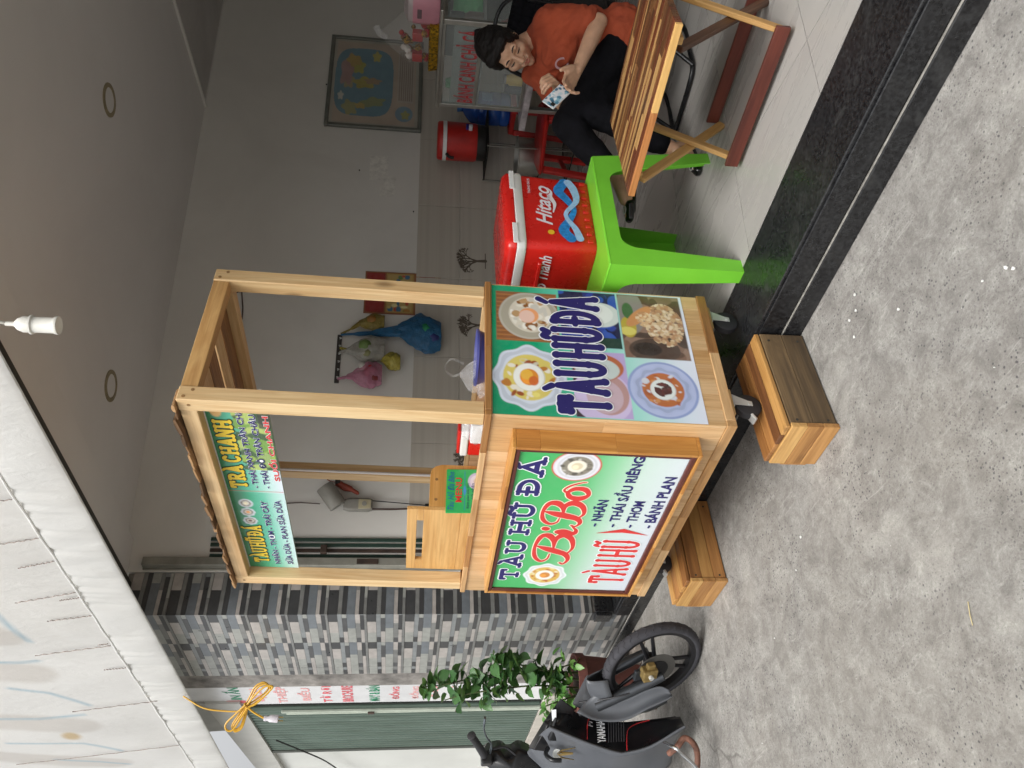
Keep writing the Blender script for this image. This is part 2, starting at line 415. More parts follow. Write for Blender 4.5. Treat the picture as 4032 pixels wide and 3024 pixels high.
# hairline cracks
vc = t.n('TexVoronoi'); vc.feature = 'DISTANCE_TO_EDGE'; vc.inputs['Scale'].default_value = .55; wv_ = t.n('VectorMath', operation='MULTIPLY_ADD')
nz = t.n('TexNoise'); nz.inputs['Scale'].default_value = 3; nz.inputs['Detail'].default_value = 6; t.l(v, nz.inputs['Vector']); t.l(nz.outputs['Color'], wv_.inputs[0]); wv_.inputs[1].default_value = (.5, .5, .5); t.l(v, wv_.inputs[2]); t.l(wv_.outputs[0], vc.inputs['Vector'])
mc = t.n('Math', operation='MULTIPLY'); t.l(t.maprange(vc.outputs['Distance'], .0015, .006, .55, 0), mc.inputs[0]); t.l(t.maprange(big, .42, .55, 1, 0), mc.inputs[1])
col = t.mix(mc.outputs[0], col, lin('#55524e'))
t.l(col, t.b.inputs['Base Color']); t.l(t.maprange(mid, .3, .7, .95, .75), t.b.inputs['Roughness']); t.b.inputs['Specular IOR Level'].default_value = .25
hh = t.n('Math', operation='ADD'); t.l(fine, hh.inputs[0]); t.l(mid, hh.inputs[1]); t.bump(hh.outputs[0], .5, .008)
M_CONC = t.m
tag(mesh_obj('ground', [(-60, -60, 0), (60, -60, 0), (60, 60, 0), (-60, 60, 0)], [(0, 1, 2, 3)], M_CONC), kind='structure')
# --- black granite step
t = NT('black_granite'); v = t.coords((1, 1, 1), rand=False)
vo = t.n('TexVoronoi'); vo.inputs['Scale'].default_value = 260; t.l(v, vo.inputs['Vector'])
col = t.ramp(t.noise(v, 90, 3), [(.35, (.006, .006, .007)), (.75, (.028, .029, .031))])
smear = t.noise(v, 4.5, 6, .65, 2.0)
col = t.mix(t.maprange(smear, .55, .75, 0, .25), col, (.09, .09, .085)); t.l(col, t.b.inputs['Base Color'])
t.l(t.maprange(smear, .35, .7, .16, .5), t.b.inputs['Roughness']); t.bump(t.noise(v, 30, 3), .04, .003); M_GRAN = t.m
M_GROUT = plain('pale_grout', '#98958e', .9, var=.2, scale=30)
step = tag(empty('step'), kind='structure')
box('tread', -4.19, 2.6, 1.86, 2.128, .0, .16, M_GRAN, step, .003)
box('riser', -4.19, 2.6, 1.852, 1.859, .073, .149, M_GRAN, step, .002)
box('plinth', -5.3, 2.6, 1.846, 1.858, .0, .064, M_GRAN, step, .002)
box('grout_line', -5.3, 2.6, 1.8505, 1.8585, .0645, .0668, M_GROUT, step, 0)
box('skirting', -4.19, -4.172, 1.868, 2.12, .161, .265, M_GRAN, step, .002)
box('skirting', -4.262, -4.1745, 1.846, 1.8655, .17, .262, M_GRAN, step, .002)
# --- mortar smear where the concrete meets the step
M_MORT = plain('light_mortar', '#a9a59c', .95, var=.3, scale=14, bump=.5)
mb = MB(); rg = random.Random(3); xs = [-1.72+i*.05 for i in range(62)]
edge = [1.80-.05*mnoise.noise(Vector((x*2.3, 1, 0)))-.035*mnoise.noise(Vector((x*9, 4, 0))) for x in xs]
for i in range(len(xs)-1): mb.quad((xs[i], edge[i], .004), (xs[i+1], edge[i+1], .004), (xs[i+1], 1.846, .012), (xs[i], 1.846, .012))
# --- floor tiles inside
M_SUB = plain('floor_bed', '#6d6a66', .9)
floor = tag(mesh_obj('floor', [(-4.3, 2.1, .1455), (2.6, 2.1, .1455), (2.6, 9, .1455), (-4.3, 9, .1455)], [(0, 1, 2, 3)], M_SUB), kind='structure')
t = NT('grey_floor_tile'); v = t.coords((1, 6, 1)); f = t.noise(v, 1.6, 6, .65, .6)
oi = t.n('ObjectInfo')
col = t.ramp(f, [(.3, lin('#9a9793')), (.7, lin('#a6a39e'))]); col = t.mix(t.maprange(oi.outputs['Random'], 0, 1, 0, .12), col, lin('#7c7a77'))
t.l(col, t.b.inputs['Base Color']); t.l(t.maprange(f, .3, .7, .22, .36), t.b.inputs['Roughness']); M_FT = t.m
def clip_poly(P, n, c):
    out = []
    for i in range(len(P)):
        a, b = P[i], P[(i+1) % len(P)]; da, db = a[0]*n[0]+a[1]*n[1]-c, b[0]*n[0]+b[1]*n[1]-c
        if da >= 0: out.append(a)
        if (da >= 0) != (db >= 0): q = da/(da-db); out.append((a[0]+(b[0]-a[0])*q, a[1]+(b[1]-a[1])*q))
    return out
TS = .592; org = Vector((-1.075, 2.34, 0))
for i in range(-6, 6):
    for j in range(-2, 9):
        cs = [org+WN*(TS*(i+a))+WD*(TS*(j+b)) for a, b in ((.0025, .0025), (.9975, .0025), (.9975, .9975), (.0025, .9975))]
        P = clip_poly([(c.x, c.y) for c in cs], (0, 1), 2.1285); 
        if len(P) > 2: P = clip_poly(P, (WN.x, WN.y), WN.dot(WP)+.001)
        if len(P) > 2: P = clip_poly(P, (-1, 0), -1.9)
        if len(P) < 3: continue
        cx = sum(p[0] for p in P)/len(P); cy = sum(p[1] for p in P)/len(P)
        if cy > 8: continue
        MB().prism([(p[0]-cx, p[1]-cy) for p in P], 0, .0125).build('tile', M_FT, floor, loc=(cx, cy, .1475))
# --- room shell
t = NT('grey_wall_paint'); v = t.coords((1, 1, 1), rand=False); f = t.noise(v, 1.4, 6, .6, .5)
t.l(t.ramp(f, [(.3, lin('#cdcbc5')), (.7, lin('#d8d6d0'))]), t.b.inputs['Base Color']); t.set(Roughness=.75); t.bump(t.noise(v, 60, 4), .08, .003); M_WALL = t.m
t = NT('ceiling_paint'); v = t.coords((1, 1, 1), rand=False); f = t.noise(v, 1.1, 5, .6, .5)
t.l(t.ramp(f, [(.3, lin('#cfcdca')), (.7, lin('#d9d7d4'))]), t.b.inputs['Base Color']); t.set(Roughness=.85); M_CEIL = t.m
M_PATCH = plain('patched_paint', '#dcdad3', .8, var=.1, scale=30)
wall_left = empty('wall_left', WP, -TH); tag(wall_left, kind='structure')
box('plaster', -.14, 0, 0, 6.4, .0, 2.95, M_WALL, wall_left, 0)
box('paint_patch', -.001, .0012, 2.76, 2.98, 1.55, 1.68, M_PATCH, wall_left, 0); box('paint_patch', -.001, .0014, 2.62, 2.8, 1.49, 1.6, M_PATCH, wall_left, 0)
tag(box('wall_back', -4.3, 2.7, 8.0, 8.1, 0, 3, M_WALL, None, 0), kind='structure')
tag(box('wall_right', 1.9, 2.0, 2.13, 8.1, 0, 3, M_WALL, None, 0), kind='structure')
ceiling = tag(box('ceiling', -4.6, 2.2, 2.1, 8.1, 2.868, 2.96, M_CEIL, None, 0), kind='structure')
lintel = tag(box('lintel', -4.191, 2.2, 1.872, 2.292, 2.836, 4.3, M_CEIL, None, .004), kind='structure')
M_BLK = plain('black_steel', '#1d1d1c', .5, var=.2)
M_DARKSLOT = plain('dark_rail', '#34322c', .6, var=.15)
tr = tag(empty('shutter_track'), 'dark shutter track running under the lintel of the shop front', 'shutter track')
box('rail', -4.185, 2.2, 1.925, 1.985, 2.775, 2.834, M_DARKSLOT, tr, .003); box('rail', -4.185, 2.2, 2.02, 2.05, 2.80, 2.8345, M_DARKSLOT, tr, .002)
# ceiling trim and drop beyond it (runs square to the left wall)
M_WHITE = plain('white_plastic', '#dcdad6', .4, var=.04)
trim = box('ceiling_trim', .02, 4.6, 3.30, 3.318, 2.853, 2.8675, M_WHITE, None, .002); trim.matrix_world = Matrix.Translation(WP) @ Matrix.Rotation(-TH, 4, 'Z') @ Matrix.Translation((2.3, 3.309, 2.86))
tag(trim, kind='structure')
M_CEIL2 = plain('darker_ceiling', '#b9b6b2', .85, var=.08, scale=3)  # darker tone than the rest of the ceiling
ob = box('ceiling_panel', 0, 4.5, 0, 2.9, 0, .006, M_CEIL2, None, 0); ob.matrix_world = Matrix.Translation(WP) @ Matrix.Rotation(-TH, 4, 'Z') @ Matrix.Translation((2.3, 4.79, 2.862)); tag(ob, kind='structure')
mb = MB(); 
M_RING = plain('yellowed_ring', '#8f8468', .7, var=.15, scale=25)
for k, (x, y, r, lb) in enumerate(((-2.32, 3.72, .082, 'round ceiling light with yellowed rim, nearest the open ceiling corner'), (-3.54, 5.165, .078, 'small round ceiling light beside the long wall, deepest in the room'), (-3.345, 2.73, .083, 'round ceiling light with brown rim close above the cart roof'))):
    e = empty('ceiling_light', (x, y, 2.868), 0, lb, 'ceiling light', 'ceiling lights')
    MB().lathe([(r*.74, -.001), (r*.76, -.006), (r, -.004), (r*1.01, 0)], 32).build('rim', M_RING, e, True)
    MB().lathe([(0.0001, -.002), (r*.739, -.002), (r*.74, 0)], 32).build('diffuser', M_CEIL, e)
# --- tiled dado of the left wall
t = NT('striped_wall_tile'); v = t.coords((1, 1, 1), 'Object', rand=False)
sep = t.n('SeparateXYZ'); t.l(v, sep.inputs[0])
wv = t.n('TexNoise'); cb = t.n('CombineXYZ'); t.l(sep.outputs['Z'], cb.inputs[2]); t.l(cb.outputs[0], wv.inputs['Vector']); wv.inputs['Scale'].default_value = 19; wv.inputs['Detail'].default_value = 1
t.l(t.ramp(wv.outputs['Fac'], [(.35, lin('#b4aea3')), (.5, lin('#bab4a9')), (.6, lin('#b4ada2')), (.7, lin('#bdb7ad'))]), t.b.inputs['Base Color']); t.set(Roughness=.28); M_DADO = t.m
for r in range(4):
    z0 = .162+r*.292
    for k in range(11):
        s0 = .19+k*.593+(.0 if r % 2 == 0 else 0)
        if k == 0: box('tile', .0, .007, .06, .187, z0, z0+.2895, M_DADO, wall_left, .0015)
        if s0+.59 < 6.3: box('tile', .0, .007, s0, s0+.5905, z0, z0+.2895, M_DADO, wall_left, .0015)
# tree prints on two of the tiles
M_TREE = plain('brown_print', '#5d5348', .5, var=.1)
def tree_caps(cx, cy, h, seed):
    rg = random.Random(seed); caps = []
    def br(x, y, a, L, r, d):
        x1, y1 = x+L*math.cos(a), y+L*math.sin(a); caps.append((x, y, x1, y1, r, r*.7))
        if d == 0: return
        for k in range(3): br(x1, y1, a+(k-1)*.5+rg.uniform(-.35, .35), L*rg.uniform(.66, .84), max(.0014, r*.62), d-1)
    br(cx, cy, math.pi/2+.05, h*.24, h*.05, 5); caps.append((cx-h*.25, cy, cx+h*.25, cy, .003, .003)); return caps
for k, (s, z, h) in enumerate(((2.12, .86, .24), (1.62, .86, .22), (.70, .86, .24))):
    o = shape('tree_print', tree_caps(0, 0, h, 5+k), M_TREE, wall_left, ((.0075, s, z), (0, 1, 0), (0, 0, 1)), .0008, res=.0022)
# --- tiled pillar left of the opening
TILEC = {'w': '#aca7a2', 'l': '#9b9d98', 'g': '#85898a', 'b': '#70767b', 'm': '#7c7d7b', 'd': '#434445', 'k': '#525354'}
TM = {k: plain('pillar_tile_'+k, c, .32, var=.1, scale=20, spec=.5) for k, c in TILEC.items()}; TK = list(TM)
PAT = [(0, .36, .0, .24, 'l'), (.36, .75, 0, .24, 'w'), (.75, 1, 0, .24, 'd'), (0, .19, .24, .36, 'd'), (.19, 1, .24, .36, 'g'), (0, .40, .36, .48, 'w'), (.40, .88, .36, .48, 'k'), (.88, 1, .36, .48, 'l'),
       (0, .52, .48, .70, 'l'), (.52, 1, .48, .70, 'b'), (0, .17, .70, .83, 'k'), (.17, .70, .70, .83, 'm'), (.70, 1, .70, .83, 'w'), (0, .46, .83, .93, 'w'), (.46, .98, .83, .93, 'd'), (.98, 1, .83, .93, 'g'), (0, 1, .93, 1, 'm')]
PATI = [(0, .42, 0, .25, 'w'), (.42, 1, 0, .25, 'd'), (0, 1, .25, .36, 'm'), (0, 1, .36, .48, 'd'), (0, .25, .48, .7, 'l'), (.25, 1, .48, .7, 'b'), (0, .42, .7, .8, 'm'), (.42, 1, .7, .8, 'w'), (.1, 1, .8, .92, 'd'), (0, .1, .8, .92, 'g'), (0, .6, .92, 1, 'l'), (.6, 1, .92, 1, 'm')]
def tile_mesh(name, w_, h_, pat, seed):
    rg = random.Random(seed); mb = MB()
    for (a, b, c, d, k) in pat:
        e = .0006; mb.cur = TK.index(k); mb.box(a*w_+e*.5, b*w_-e*.5, 0, .0068+rg.uniform(0, .0006), h_*(1-d)+e, h_*(1-c)-e)
    me = bpy.data.meshes.new(name); me.from_pydata(mb.v, [], mb.f); me.update()
    for k in TK: me.materials.append(TM[k])
    me.polygons.foreach_set('material_index', mb.mi); return me
pillar = tag(empty('tiled_pillar', (-4.191, 1.866, 0)), 'wall pillar clad in grey, white and black mosaic tiles left of the cart', 'pillar')
M_CEM = plain('raw_cement', '#8b8782', .95, var=.28, scale=9, bump=.6, dirt=.5)
box('core', -1.11, -.0075, .0075, .245, 0, 2.83, M_CEM, pillar, 0)
TW, THH = .382, .2085
def flip(me, n):
    for v_ in me.vertices: v_.co.y = -v_.co.y
    me.flip_normals(); return me
tm_o = flip(tile_mesh('tile', TW, THH, PAT, 1), 1); tm_c = flip(tile_mesh('tile', .115, THH, [(a/.3, min(b, .3)/.3, c, d, k) for a, b, c, d, k in PAT if a < .3], 2), 1)
tm_i = tile_mesh('tile', .2445, THH, PATI, 3)
for r in range(13):
    z = .0705+r*(THH+.0015)
    if z > 2.75: break
    for c in range(2):
        o = bpy.data.objects.new('tile', tm_o); o.location = (-.0005-(c+1)*(TW+.0008), .0073, z); link(o, pillar)
    o = bpy.data.objects.new('tile', tm_c); o.location = (-.0005-2*(TW+.0008)-.1155, .0073, z); link(o, pillar)
    if z > .2:
        o = bpy.data.objects.new('tile', tm_i); o.rotation_euler = (0, 0, -math.pi/2); o.location = (-.0073, .2455, z); link(o, pillar)
        # local x -> -y (from back to the street corner), local y -> +x
# --- folded shutter gate inside the opening
M_GGREY = plain('grey_gate_paint', '#8f8e84', .5, var=.12, dirt=.3); M_GGREEN = plain('green_gate_paint', '#30473e', .5, var=.15, dirt=.3); M_RUST = plain('rust_brown', '#43352d', .8, var=.3)
fg = empty('folded_shutter_gate', (-4.19, 2.13, .16), 0, 'grey post with lock plate and folded green shutter gate beside the tiled pillar', 'gate')
box('post', .0, .055, .0, .05, 0, 2.6, M_GGREY, fg, .003); box('post_lip', .0, .016, -.006, -.001, 0, 2.6, M_GGREY, fg, .001)
box('lock_plate', .052, .058, .008, .04, 1.33, 1.45, M_RUST, fg, .001)
for k in range(4): box('slat', .02+.012*k, .030+.012*k, .062+.028*k, .082+.028*k, .02, 2.26, M_GGREEN if k != 1 else M_RUST, fg, .001)
box('hinge', .05, .075, .07, .12, 1.80, 1.87, M_RUST, fg, .002); box('hinge', .05, .075, .07, .12, 1.62, 1.655, M_RUST, fg, .002)
# --- next-door shop: cement strip, price sign, green gate, lintel, white wall
M_NWALL = plain('neighbour_white_wall', '#cfd1cc', .35, var=.06, scale=2.2); M_NBEAM = plain('neighbour_beam', '#b7b7b1', .5, var=.06)
nb = tag(empty('neighbour_wall', (-5.3, 1.9, 0)), 'white marbled wall of the shop next door, beyond the green gate', 'wall')
box('wall', -2.9, -1.39, .0, .2, 0, 2.40, M_NWALL, nb, .003)
MB().prism([(-.28, 2.40), (-1.23, 2.325), (-2.9, 2.21), (-2.9, 2.36), (-1.76, 2.49), (-.86, 2.572), (-.28, 2.625)], -.035, .12, Matrix(((1, 0, 0, 0), (0, 0, 1, 0), (0, 1, 0, 0), (0, 0, 0, 1)))).build('lintel', M_NBEAM, nb)
MB().prism([(-.28, 2.63), (-.855, 2.578), (-.9, 2.9), (-.28, 3.3)], -.03, .12, Matrix(((1, 0, 0, 0), (0, 0, 1, 0), (0, 1, 0, 0), (0, 0, 0, 1)))).build('upper_panel', plain('neighbour_panel', '#a3a39e', .5), nb)
box('wall_foot', -2.9, -.28, -.02, -.002, .0, .34, plain('pale_skirting', '#b5b0a6', .6), nb, .002)
box('side_post', -.3, .0, .03, .12, 0, 3.3, M_CEM, nb, 0)
# green folding gate
t = NT('green_shutter_paint'); v = t.coords((1, 1, .25)); f = t.noise(v, 5, 6, .7)
t.l(t.ramp(f, [(.3, lin('#4d5c51')), (.6, lin('#63746a')), (.8, lin('#78867d'))]), t.b.inputs['Base Color']); t.set(Roughness=.45, Metallic=.2); M_SHUT = t.m
gt = empty('green_folding_gate', (-6.69, 1.9, 0), 0, 'green steel folding gate of narrow upright slats, next door', 'gate')
n = 17; sw = .93/n
for k in range(n):
    x0 = k*sw; MB().prism([(x0, .0), (x0+sw*.16, -.022), (x0+sw*.6, -.022), (x0+sw*.78, .0), (x0+sw*.78, .008), (x0, .008)], .35, 2.44).build('slat', M_SHUT, gt)
box('rail', .0, .94, .009, .02, .34, 2.45, plain('gate_shadow', '#232823', .8), gt, 0)  # full-height dark sheet, no rail: shade between the slats put into its colour
M_PALE = plain('pale_green_strip', '#b3bcae', .5, var=.1, dirt=.3)
box('guide_strip', .865, .885, -.035, -.018, .35, 2.12, M_PALE, gt, .002); box('guide_strip', .895, .915, -.035, -.018, .35, 2.15, M_PALE, gt, .002)
box('latch', .872, .905, -.046, -.0355, 1.52, 1.565, M_RUST, gt, .002); box('latch', .875, .9, -.044, -.0355, .92, .955, M_RUST, gt, .002)
box('jamb', -.045, .0, -.03, .03, .34, 2.42, plain('gate_jamb', '#4b4f49', .6), gt, .002)
# price sign strip
sg = empty('printing_sign', (-5.655, 1.896, .32), 0, 'tall narrow white sign with green and red lettering, hung between pillar and green gate', 'sign')
M_SIGNW = plain('sign_white', '#d9dadb', .18, var=.03, spec=.6)
box('board', .0, .345, -.012, 0, 0, 2.6, M_SIGNW, sg, .002)
fr = ((0, -.0125, 0), (1, 0, 0), (0, 0, 1))
M_SG = plain('sign_green', '#1f8a63', .4, var=.03); M_SR = plain('sign_red', '#d8616a', .4, var=.03); M_SR2 = plain('sign_pink', '#e3a3a2', .4, var=.03)
rows = [('IN ẤN', 2.06, 2.17, M_SG), ('LỊCH', 1.90, 2.0, M_SR2), ('THIỆP', 1.755, 1.85, M_SR2), ('BIỂU', 1.615, 1.70, M_SR2), ('TỜ RƠI', 1.475, 1.555, M_SR), ('BROCHURE', 1.335, 1.41, M_SR), ('MAY & BÁN', 1.16, 1.25, M_SG), ('ĐỒNG', 1.03, 1.10, M_SR), ('ĐỒNG', .90, .965, M_SR2), ('ÁO', .77, .83, M_SR2), ('HỘ', .64, .70, M_SR2), ('ÁO', .51, .57, M_SR2)]
for b_, z0, z1, m_ in rows:
    x0 = .025 if len(b_) > 4 else .06
    text('lettering', b_, x0 if b_ != 'IN ẤN' else .1, .345-(.02 if len(b_) > 4 else .05), z0, z1, m_, sg, fr, .001, .025)
shape('dot', [(.055, 2.06, .055, 2.15, .028, .028)], M_SR, sg, fr, .001)
# ================= the food cart =================
M_OAK = wood('rubberwood_panel', '#d9b68f', '#b98f66', 2, .38, .3, contrast=.8, knots=False)
M_OAKX = wood('rubberwood_rail', '#cfa672', '#9d7346', 0, .38, .35, knots=False)
M_OAKY = wood('rubberwood_rail_cross', '#cca26c', '#966b3e', 1, .38, .35, knots=False)
M_PINEZ = wood('pine_upright', '#e3ca9c', '#c49c69', 2, .45, .18, gs=.9)
M_PINEX = wood('pine_beam', '#dcc092', '#bb925f', 0, .45, .2, gs=.9)
M_PINEY = wood('pine_beam_cross', '#d6b076', '#a5723d', 1, .45, .2, gs=.7, contrast=1.2)
M_FRX = wood('honey_frame', '#d09a52', '#a96f30', 0, .35, .25, knots=False); M_FRZ = wood('honey_frame_upright', '#d09a52', '#a96f30', 2, .35, .25, knots=False)
M_MAROON = plain('maroon_moulding', '#5a2c24', .35, var=.15, scale=30)
M_STEEL = plain('zinc_steel', '#c6c8c5', .42, .3, var=.08); M_RUB = plain('black_rubber', '#2c2c2f', .6, var=.12); M_DOWEL = plain('dowel_end', '#8d6b42', .6, var=.2)
CL, CD = 1.2414, .5973
CM = Matrix(((1.0, .0061, -.0045, -1.9253), (-.006, .9994, .0329, 1.4787), (.0047, -.0329, .9994, .3026), (0, 0, 0, 1)))
cart = empty('food_cart', (0, 0, 0), 0, 'wooden street food cart with four posts, roof beams and printed dessert signs', 'food cart'); cart.matrix_world = CM
def cw(x, y, z): return CM @ Vector((x, y, z))
FX2 = wood('step_front_b', '#c08f54', '#86592e', 0, .45, .3); FX3 = wood('step_front_c', '#dcb272', '#b08248', 0, .45, .3)
def cart_root(name, x, y, z, rz, label, cat, group=None):
    e = empty(name, (0, 0, 0), 0, label, cat, group); e.matrix_world = CM @ Matrix.Translation((x, y, z)) @ Matrix.Rotation(rz, 4, 'Z'); return e
# base, panels, rim
def seg(name, a0, a1, fn, seed, lo=.12, hi=.3):
    rg = random.Random(seed); a = a0
    while a < a1-1e-4:
        b = min(a1, a+rg.uniform(lo, hi)); b = a1 if a1-b < .06 else b; fn(a, b-.0002 if b < a1 else b); a = b
OX = [wood('finger_joint_x%d' % k, l_, d_, 0, .38, .25, knots=False) for k, (l_, d_) in enumerate((('#d2aa78', '#a67c4d'), ('#c4965e', '#8e6338'), ('#dcbb8d', '#b78f61'), ('#b98850', '#84582f')))]
OY = [wood('finger_joint_y%d' % k, l_, d_, 1, .38, .25, knots=False) for k, (l_, d_) in enumerate((('#cfa572', '#a2784a'), ('#bd8e57', '#875c33'), ('#d8b586', '#b0875a'), ('#a97a48', '#774f2b')))]
OZ = [wood('finger_joint_z%d' % k, l_, d_, 2, .38, .2, knots=False, contrast=.8) for k, (l_, d_) in enumerate((('#d8b486', '#b78d5c'), ('#d2ab78', '#ad8250'), ('#debd92', '#c19a68')))]
rgc = random.Random(77)
seg('base_trim', -CL, 0, lambda a, b: box('base_trim', a, b, 0, .026, 0, .034, rgc.choice(OX), cart), 1); seg('base_trim', .0265, CD, lambda a, b: box('base_trim', -.026, 0, a, b, 0, .034, rgc.choice(OY), cart), 2)
box('base_trim', -CL, -.0265, CD-.026, CD, 0, .034, M_OAKX, cart); box('base_trim', -CL, -CL+.026, .0265, CD-.0265, 0, .034, M_OAKY, cart)
box('bottom_board', -CL+.027, -.027, .027, CD-.027, .004, .02, M_OAKX, cart)
def strips(n, a0, a1, fn):
    w_ = (a1-a0)/n
    for k in range(n): fn(a0+k*w_+.0003, a0+(k+1)*w_-.0003)
strips(9, .005, CD-.005, lambda a, b: seg('panel_strip', .0345, .786, lambda c, d: box('panel_strip', -.018, -.005, a, b, c, d, rgc.choice(OZ), cart, .0006), int(a*1e4), .2, .5))
strips(20, -CL+.005, -.0185, lambda a, b: seg('panel_strip', .0345, .786, lambda c, d: box('panel_strip', a, b, .005, .018, c, d, rgc.choice(OZ), cart, .0006), int(a*-1e4), .2, .5))
strips(9, .019, CD-.005, lambda a, b: box('panel_strip', -CL+.005, -CL+.018, a, b, .0345, .786, M_OAK, cart, .0008))
box('door_panel', -CL+.019, -.62, CD-.018, CD-.005, .0345, .786, M_OAK, cart); box('door_panel', -.616, -.0185, CD-.018, CD-.005, .0345, .786, M_OAK, cart)
seg('counter_rim', -CL-.002, .002, lambda a, b: box('counter_rim', a, b, -.003, .02, .7865, .8075, rgc.choice(OX+[M_PINEX]), cart), 5); seg('counter_rim', .0205, CD, lambda a, b: box('counter_rim', -.02, .002, a, b, .7865, .8075, rgc.choice(OY[1:]+[OY[3]]), cart), 6)
box('counter_rim', -CL-.002, -.0205, CD-.02, CD+.002, .7865, .8075, M_PINEX, cart); box('counter_rim', -CL-.002, -CL+.02, .0205, CD-.0205, .7865, .8075, M_PINEY, cart)
strips(6, .021, CD-.021, lambda a, b: box('counter_plank', -CL+.021, -.021, a, b, .73, .746, M_OAKX, cart, .0008))
# posts and roof
for px_, py_ in ((-.061, .003), (-.061, .524), (-1.226, .003), (-1.226, .524)):
    o = box('post', px_, px_+.055, py_, py_+.055, .808, 1.732, M_PINEZ, cart, .003)
    for zz, s_ in ((1.712, .014), (1.69, .04)):
        MB().lathe([(.0001, .0009), (.0055, .0009), (.0055, 0)], 12, Matrix.Translation((px_+.055, py_+s_, zz)) @ Matrix.Rotation(math.pi/2, 4, 'Y')).build('dowel', M_DOWEL, cart)
    MB().lathe([(.0001, .0009), (.0055, .0009), (.0055, 0)], 12, Matrix.Translation((px_+.03, py_, 1.698)) @ Matrix.Rotation(math.pi/2, 4, 'X')).build('dowel', M_DOWEL, cart)
box('roof_beam', -1.1705, -.0615, .006, .046, 1.679, 1.73, M_PINEX, cart, .002); box('roof_beam', -1.1705, -.0615, .535, .575, 1.679, 1.73, M_PINEX, cart, .002)
box('roof_beam', -.057, -.011, .0585, .5235, 1.679, 1.731, M_PINEY, cart, .002); box('roof_beam', -1.222, -1.176, .0585, .5235, 1.679, 1.731, M_PINEY, cart, .002)
M_RPL = wood('roof_plank', '#b98a55', '#6f4726', 0, .5, .5)
for k, (a, b, m_) in enumerate(((.048, .135, M_RPL), (.15, .255, M_PINEX), (.262, .345, M_RPL), (.36, .435, M_PINEX), (.445, .533, M_RPL))): box('roof_plank', -1.175, -.0575, a, b, 1.712, 1.7295, m_, cart, .0015)
# bark-edged shingles along the front roof edge
M_BARK = wood('bark_slab', '#caa272', '#7a583a', 0, .8, .7, gs=2.5)
M_BARK2 = wood('dark_bark_slab', '#866444', '#46331f', 0, .85, .5, gs=2.5)
rg = random.Random(11); x = -1.235
while x < -.03:
    wd = rg.uniform(.03, .085); h0 = rg.uniform(.005, .012)
    P = [(0, 0), (wd*.97, 0), (wd*.98, h0*rg.uniform(.5, .9)), (wd*.7, h0), (wd*.35, h0*rg.uniform(.8, 1.15)), (.002, h0*rg.uniform(.5, 1))]
    o = MB().prism([(a, b) for a, b in P], -.012-rg.uniform(0, .008), .05, Matrix(((1, 0, 0, 0), (0, 0, 1, 0), (0, 1, 0, 0), (0, 0, 0, 1)))).build('bark_shingle', rg.choice((M_BARK, M_BARK2)), cart, loc=(x, 0, 1.7335)); o.rotation_euler = (rg.uniform(-.05, .05), rg.uniform(-.12, .05), 0); x += wd
# white conduit on the back-left post
box('conduit', -1.1695, -1.158, .526, .534, .81, 1.66, M_WHITE, cart, .001)
# casters
M_PLY = wood('pine_block', '#d9bd88', '#a9824e', 1, .6, .2)
for k, (cx_, cy_, br_) in enumerate(((-.062, .125, 1), (-.062, .515, 0), (-1.18, .125, 1), (-1.18, .515, 0))):
    box('mounting_block', cx_-.03, cx_+.035, cy_-.05, cy_+.055, -.02, -.0005, M_PLY, cart)
    c = empty('caster'); c.parent = cart; c.location = (cx_+.012, cy_, -.0765)
    MB().lathe([(.012, -.015), (.037, -.015), (.044, -.011), (.045, 0), (.044, .011), (.037, .015), (.012, .015)], 28, Matrix.Rotation(math.pi/2, 4, 'Y')).build('wheel', M_RUB, c, True)
    for sgn in (-1, 1): MB().prism([(-.009, -.01), (.009, -.01), (.011, .004), (.034, .052), (-.006, .052)], sgn*.019-.0015, sgn*.019+.0015, Matrix(((0, 0, 1, 0), (1, 0, 0, 0), (0, 1, 0, 0), (0, 0, 0, 1)))).build('fork', M_STEEL, c)
    box('fork_plate', -.021, .021, -.014, .036, .0525, .0565, M_STEEL, c, .001)
    MB().lathe([(.0001, .024), (.007, .024), (.007, -.024), (.0001, -.024)], 10, Matrix.Rotation(math.pi/2, 4, 'Y')).build('axle_bolt', M_STEEL, c)
    if br_: box('brake_pedal', -.016, .016, -.062, -.036, -.012, -.002, M_STEEL, c, .002, (.5, 0, 0))
# ---- front light box ----
FRXS = [M_FRX, wood('honey_frame_b', '#c58a45', '#965e28', 0, .35, .2, knots=False), wood('honey_frame_c', '#dcaa66', '#b98142', 0, .35, .2, knots=False)]; FRZS = [M_FRZ, wood('honey_upright_b', '#c58a45', '#965e28', 2, .35, .2, knots=False), wood('honey_upright_c', '#d9a45c', '#b57a3a', 2, .35, .2, knots=False)]
SX0, SX1, SZ0, SZ1, SY = -1.10, -.07, .106, .715, -.07
sb = box('sign_box', SX0+.012, SX1-.012, SY+.016, .0045, SZ0+.012, SZ1-.012, M_OAKX, cart, 0)
for a in ((SX0, SX1, SZ1-.0115, SZ1), (SX0, SX1, SZ0, SZ0+.0115)): seg('sign_frame', a[0], a[1], lambda p, q, a=a: box('sign_frame', p, q, SY, .0048, a[2], a[3], rgc.choice(FRXS), cart, .0012), int(a[2]*100))
for a in ((SX0, SX0+.0115), (SX1-.0115, SX1)): seg('sign_frame', SZ0+.012, SZ1-.012, lambda p, q, a=a: box('sign_frame', a[0], a[1], SY+.0002, .0046, p, q, rgc.choice(FRZS), cart, .0012), 9, .15, .4)
PX0, PX1, PZ0, PZ1 = -1.07, -.10, .136, .687
